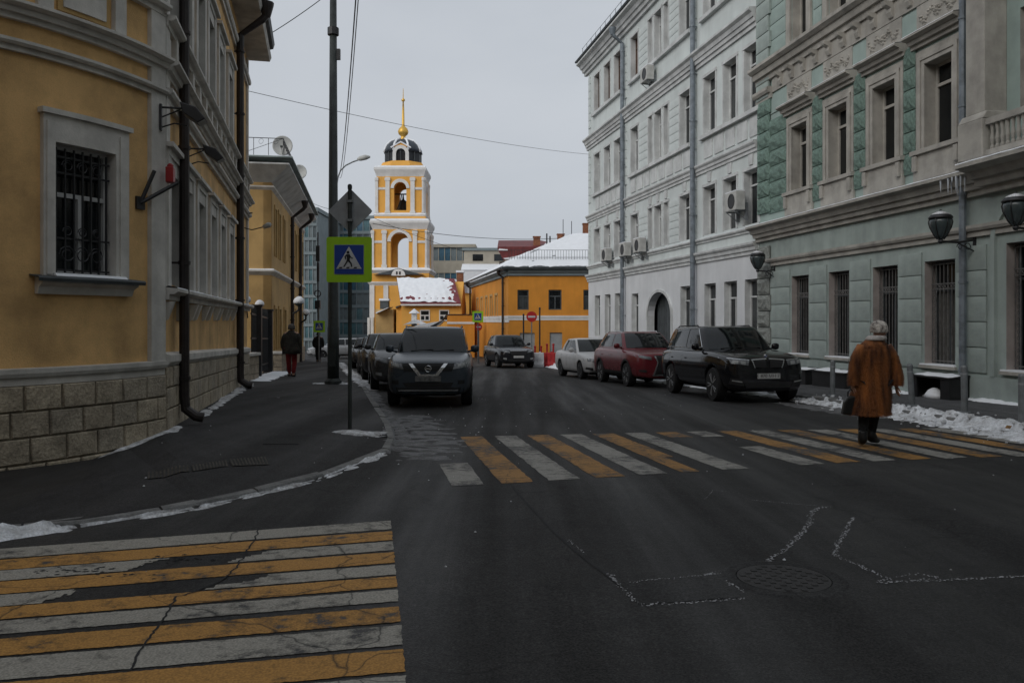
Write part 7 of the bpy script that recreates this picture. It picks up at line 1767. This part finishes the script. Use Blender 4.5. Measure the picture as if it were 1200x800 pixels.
def head(sk, neck_i, c, face, s_=1.0):
    """head on the neck with nose and ears, face direction in the plane"""
    c = Vector(c); f = Vector(face).normalized(); sd = Vector((-f.y, f.x, 0))
    lo_ = sk.add(c + Vector((0, 0, -.07)) + f * .015, .066 * s_, neck_i); mi = sk.add(c + Vector((0, 0, .02)), .088 * s_, lo_); sk.add(c + Vector((0, 0, .085)), .070 * s_, mi)
    n0 = sk.add(c + f * .085 + Vector((0, 0, -.005)), .018, mi); sk.add(c + f * .112 + Vector((0, 0, -.025)), .012, n0)
    for g_ in (-1, 1): sk.add(c + sd * g_ * .098 + Vector((0, 0, -.005)), .017, mi)
def face_bits(par, c, face):
    c = Vector(c); f = Vector(face).normalized(); sd = Vector((-f.y, f.x, 0)); q = MB()
    for g_ in (-1, 1): p = c + f * .083 + sd * g_ * .032 + Vector((0, 0, .012)); q.lathe(p, [(.002, -.009), (.011, -.004), (.011, .004), (.002, .009)], 8)
    q.build('eyes', M_signb, par); q = MB(); p = c + f * .082 + Vector((0, 0, -.052)); q.tube([p - sd * .022, p + f * .006, p + sd * .022], .006, 5); q.build('mouth', M_redc, par)

# --- woman in the fur coat, seen from behind, stepping away to the right
wx, wy_ = PX(1020, 0, 10.9).x, 10.9; W_ = empty('person', (wx, wy_, g(wy_) + .006)); tag(W_, 'person in a brown fur coat and patterned hat carrying a black bag across the crosswalk', 'person', 'people on foot')
face = (.85, .53, 0); hc = (.12, .02, 1.52)
sk = Skel(); pel = sk.add((.03, 0, .86), .14); wa = sk.add((.035, 0, 1.08), .125, pel); chh = sk.add((.045, 0, 1.22), .125, wa); nk = sk.add((.085, .01, 1.40), .052, chh); head(sk, nk, hc, face)
for sg, sh, el, wr, fd in ((-1, (-.08, 0, 1.21), (-.205, -.02, 1.02), (-.24, -.035, .80), (0, .1, -1)), (1, (.175, 0, 1.21), (.305, -.02, 1.02), (.31, -.06, .80), (.1, -.1, -1))):
    a = sk.add(sh, .050, chh); b_ = sk.add(el, .046, a); c_ = sk.add(wr, .030, b_); hand(sk, wr, fd, (0, 1, 0), c_, .5 if sg < 0 else .3)
for sg, hp_, kn, an, toe in ((-1, (-.04, 0, .80), (-.075, .05, .46), (-.145, -.10, .085), (-.115, .04, .03)), (1, (.11, 0, .80), (.085, .05, .46), (.045, .10, .08), (.165, .18, .03))):
    a = sk.add(hp_, .095, pel); b_ = sk.add(kn, .062, a); c_ = sk.add(an, .042, b_); sk.add(toe, .032, c_)
link('body', sk.mesh(), M_skin, W_); face_bits(W_, hc, face)
sk = Skel(); r0_ = sk.add((.03, 0, .84), .15)
for hp_, kn, an in (((-.04, 0, .78), (-.08, .01, .46), (-.142, -.09, .10)), ((.11, 0, .78), (.085, .05, .46), (.048, .10, .10))): a = sk.add(hp_, .11, r0_); b_ = sk.add(kn, .076, a); sk.add(an, .056, b_)
link('trousers', sk.mesh(), M_blackc, W_)
for an, toe in (((-.142, -.10, .10), (-.105, .07, .035)), ((.047, .09, .10), (.19, .19, .035))):
    sk = Skel(); a0 = sk.add((an[0], an[1], .22), .060); a = sk.add(an, .058, a0); hl = sk.add((an[0] - (toe[0] - an[0]) * .25, an[1] - (toe[1] - an[1]) * .25, .045), .043, a); m_ = sk.add(((an[0] + toe[0]) / 2, (an[1] + toe[1]) / 2, .05), .045, a); sk.add(toe, .035, m_); link('boot', sk.mesh(), M_leather, W_)
CR = [(-.02, 0, .42, .265, .21), (-.02, 0, .44, .27, .215), (-.008, 0, .55, .265, .205), (.01, 0, .70, .250, .19), (.025, 0, .86, .232, .172), (.035, 0, 1.02, .228, .165), (.04, 0, 1.16, .218, .155), (.042, 0, 1.25, .205, .145), (.045, 0, 1.315, .175, .125), (.05, .005, 1.36, .135, .10), (.065, .01, 1.40, .10, .085), (.075, .01, 1.43, .085, .078)]
coat = loft(CR, 30, .03, 2).build('fur_coat', M_fur, W_, smooth=True)
SL = [[((-.10, 0, 1.29), .078), ((-.165, -.01, 1.18), .080), ((-.205, -.02, 1.04), .075), ((-.225, -.03, .90), .070), ((-.235, -.035, .80), .066)], [((.20, 0, 1.29), .080), ((.265, -.01, 1.18), .082), ((.305, -.02, 1.04), .080), ((.320, -.05, .90), .080), ((.310, -.06, .80), .076)]]
for s_ in SL: q = MB(); q.tube([p for p, _ in s_], [r_ for _, r_ in s_], 14); q.build('sleeve', M_fur, coat, smooth=True)
def coat_pt(rn):
    k = rn.random() * (len(CR) - 3); i = int(k); f = k - i; a = [CR[i][t] + (CR[i + 1][t] - CR[i][t]) * f for t in range(5)]; th = rn.random() * 6.283; return Vector((a[0] + a[3] * math.cos(th), a[1] + a[4] * math.sin(th), a[2])), Vector((math.cos(th), math.sin(th), 0))
def sleeve_pt(rn):
    s_ = rn.choice(SL); k = rn.random() * (len(s_) - 1.01); i = int(k); f = k - i; p = Vector(s_[i][0]).lerp(Vector(s_[i + 1][0]), f); r_ = s_[i][1] + (s_[i + 1][1] - s_[i][1]) * f; th = rn.random() * 6.283; n_ = Vector((math.cos(th), math.sin(th), 0)); return p + n_ * r_, n_
tufts(coat_pt, 20000, .042, 1, M_fur, coat); tufts(sleeve_pt, 9000, .040, 2, M_fur, coat)
loft([(.065, .0, 1.375, .125, .11), (.075, .0, 1.40, .135, .115), (.085, .005, 1.425, .12, .105), (.09, .01, 1.44, .10, .09)], 20).build('scarf', M_scarf, W_, smooth=True)
loft([(.12, .02, 1.475, .105, .112), (.12, .02, 1.50, .112, .118), (.12, .02, 1.56, .108, .114), (.12, .02, 1.605, .088, .095), (.118, .02, 1.632, .05, .055), (.118, .02, 1.64, .01, .01)], 20).build('knitted_hat', M_hatp, W_, smooth=True)
HB = empty('handbag', (wx - .265, wy_ - .04, g(wy_) + .40)); tag(HB, 'black leather handbag hanging from the left hand of the person in fur', 'handbag')
q = MB(); q.prism([(-.13, -.05, .02), (.11, -.05, .0), (.09, -.05, .22), (.03, -.05, .26), (-.06, -.05, .25), (-.10, -.05, .18)], (0, .10, 0)); q.build('bag_body', M_leather, HB, bevel=.02)
q = MB(); q.tube([(-.05, 0, .24), (-.045, 0, .31), (-.01, 0, .345), (.03, 0, .31), (.035, 0, .24)], .009, 6); q.build('handle', M_leather, HB)

# --- two walkers on the left pavement
def walker(px, Y, h, coatm, legm, label, hem, lean=0.0, hood=None, shw=.24):
    x = (px - 600) / FPX * Y; e = empty('person', (x, Y, gz(x, Y))); tag(e, label, 'person', 'people on foot'); k = h / 1.70; e.scale = (k, k, k); hc = (0, .02, 1.585); fc = (.1, 1, 0)
    sk = Skel(); pel = sk.add((0, 0, .92), .14); wa = sk.add((0, 0, 1.12), .125, pel); ch_ = sk.add((0, .01, 1.33), .145, wa); nk = sk.add((0, .015, 1.46), .055, ch_); head(sk, nk, hc, fc)
    for sg in (-1, 1):
        a = sk.add((sg * .19, 0, 1.38), .06, ch_); b_ = sk.add((sg * .26, -.02, 1.12), .047, a); c_ = sk.add((sg * .26, .05, .88), .032, b_); hand(sk, (sg * .26, .05, .88), (0, .15, -1), (0, 1, 0), c_, .4)
        a = sk.add((sg * .09, 0, .86), .10, pel); b_ = sk.add((sg * .09, .03 * sg + .03, .48), .065, a); c_ = sk.add((sg * .085, -.10 * sg, .085), .042, b_); sk.add((sg * .09, -.10 * sg + .15, .03), .033, c_)
    link('body', sk.mesh(), M_skin, e); face_bits(e, hc, fc)
    sk = Skel(); r0_ = sk.add((0, 0, .90), .15)
    for sg in (-1, 1): a = sk.add((sg * .09, 0, .84), .115, r0_); b_ = sk.add((sg * .09, .03 * sg + .03, .48), .085, a); sk.add((sg * .085, -.10 * sg, .10), .066, b_)
    link('trousers', sk.mesh(), legm, e)
    for sg in (-1, 1): sk = Skel(); a = sk.add((sg * .085, -.10 * sg, .10), .062); sk.add((sg * .085, -.10 * sg - .03, .045), .045, a); m_ = sk.add((sg * .09, -.10 * sg + .08, .05), .046, a); sk.add((sg * .09, -.10 * sg + .18, .035), .036, m_); link('shoe', sk.mesh(), M_leather, e)
    ct = loft([(0, 0, hem, shw + .03, .20), (0, 0, hem + .15, shw + .03, .19), (0, 0, 1.0, shw, .175), (0, 0, 1.2, shw, .165), (0, 0, 1.33, shw - .01, .155), (0, .005, 1.40, .19, .13), (0, .01, 1.45, .12, .10), (0, .012, 1.49, .09, .09)], 22, .03, px).build('coat', coatm, e, smooth=True)
    for sg in (-1, 1): q = MB(); q.tube([(sg * .18, 0, 1.37), (sg * .235, -.01, 1.25), (sg * .275, -.02, 1.10), (sg * .27, .03, .94), (sg * .262, .05, .89)], [.075, .08, .078, .068, .062], 12); q.build('sleeve', coatm, ct, smooth=True)
    loft([(0, .01, 1.52, .108, .115), (0, .01, 1.58, .112, .12), (0, .01, 1.65, .10, .108), (0, .01, 1.69, .06, .065), (0, .01, 1.70, .01, .01)], 18).build('hood' if hood else 'hat', hood or M_blackc, e, smooth=True)
    return e
walker(341.5, 27.2, 1.74, M_olive, M_redc, 'person in a dark coat and red trousers walking away on the left pavement', .74, hood=mat('grey_hood', (.09, .085, .08), .95, .2, 9), shw=.27)
walker(373, 46.5, 1.68, M_blackc, M_blackc, 'distant person in black walking far down the left pavement', .82)
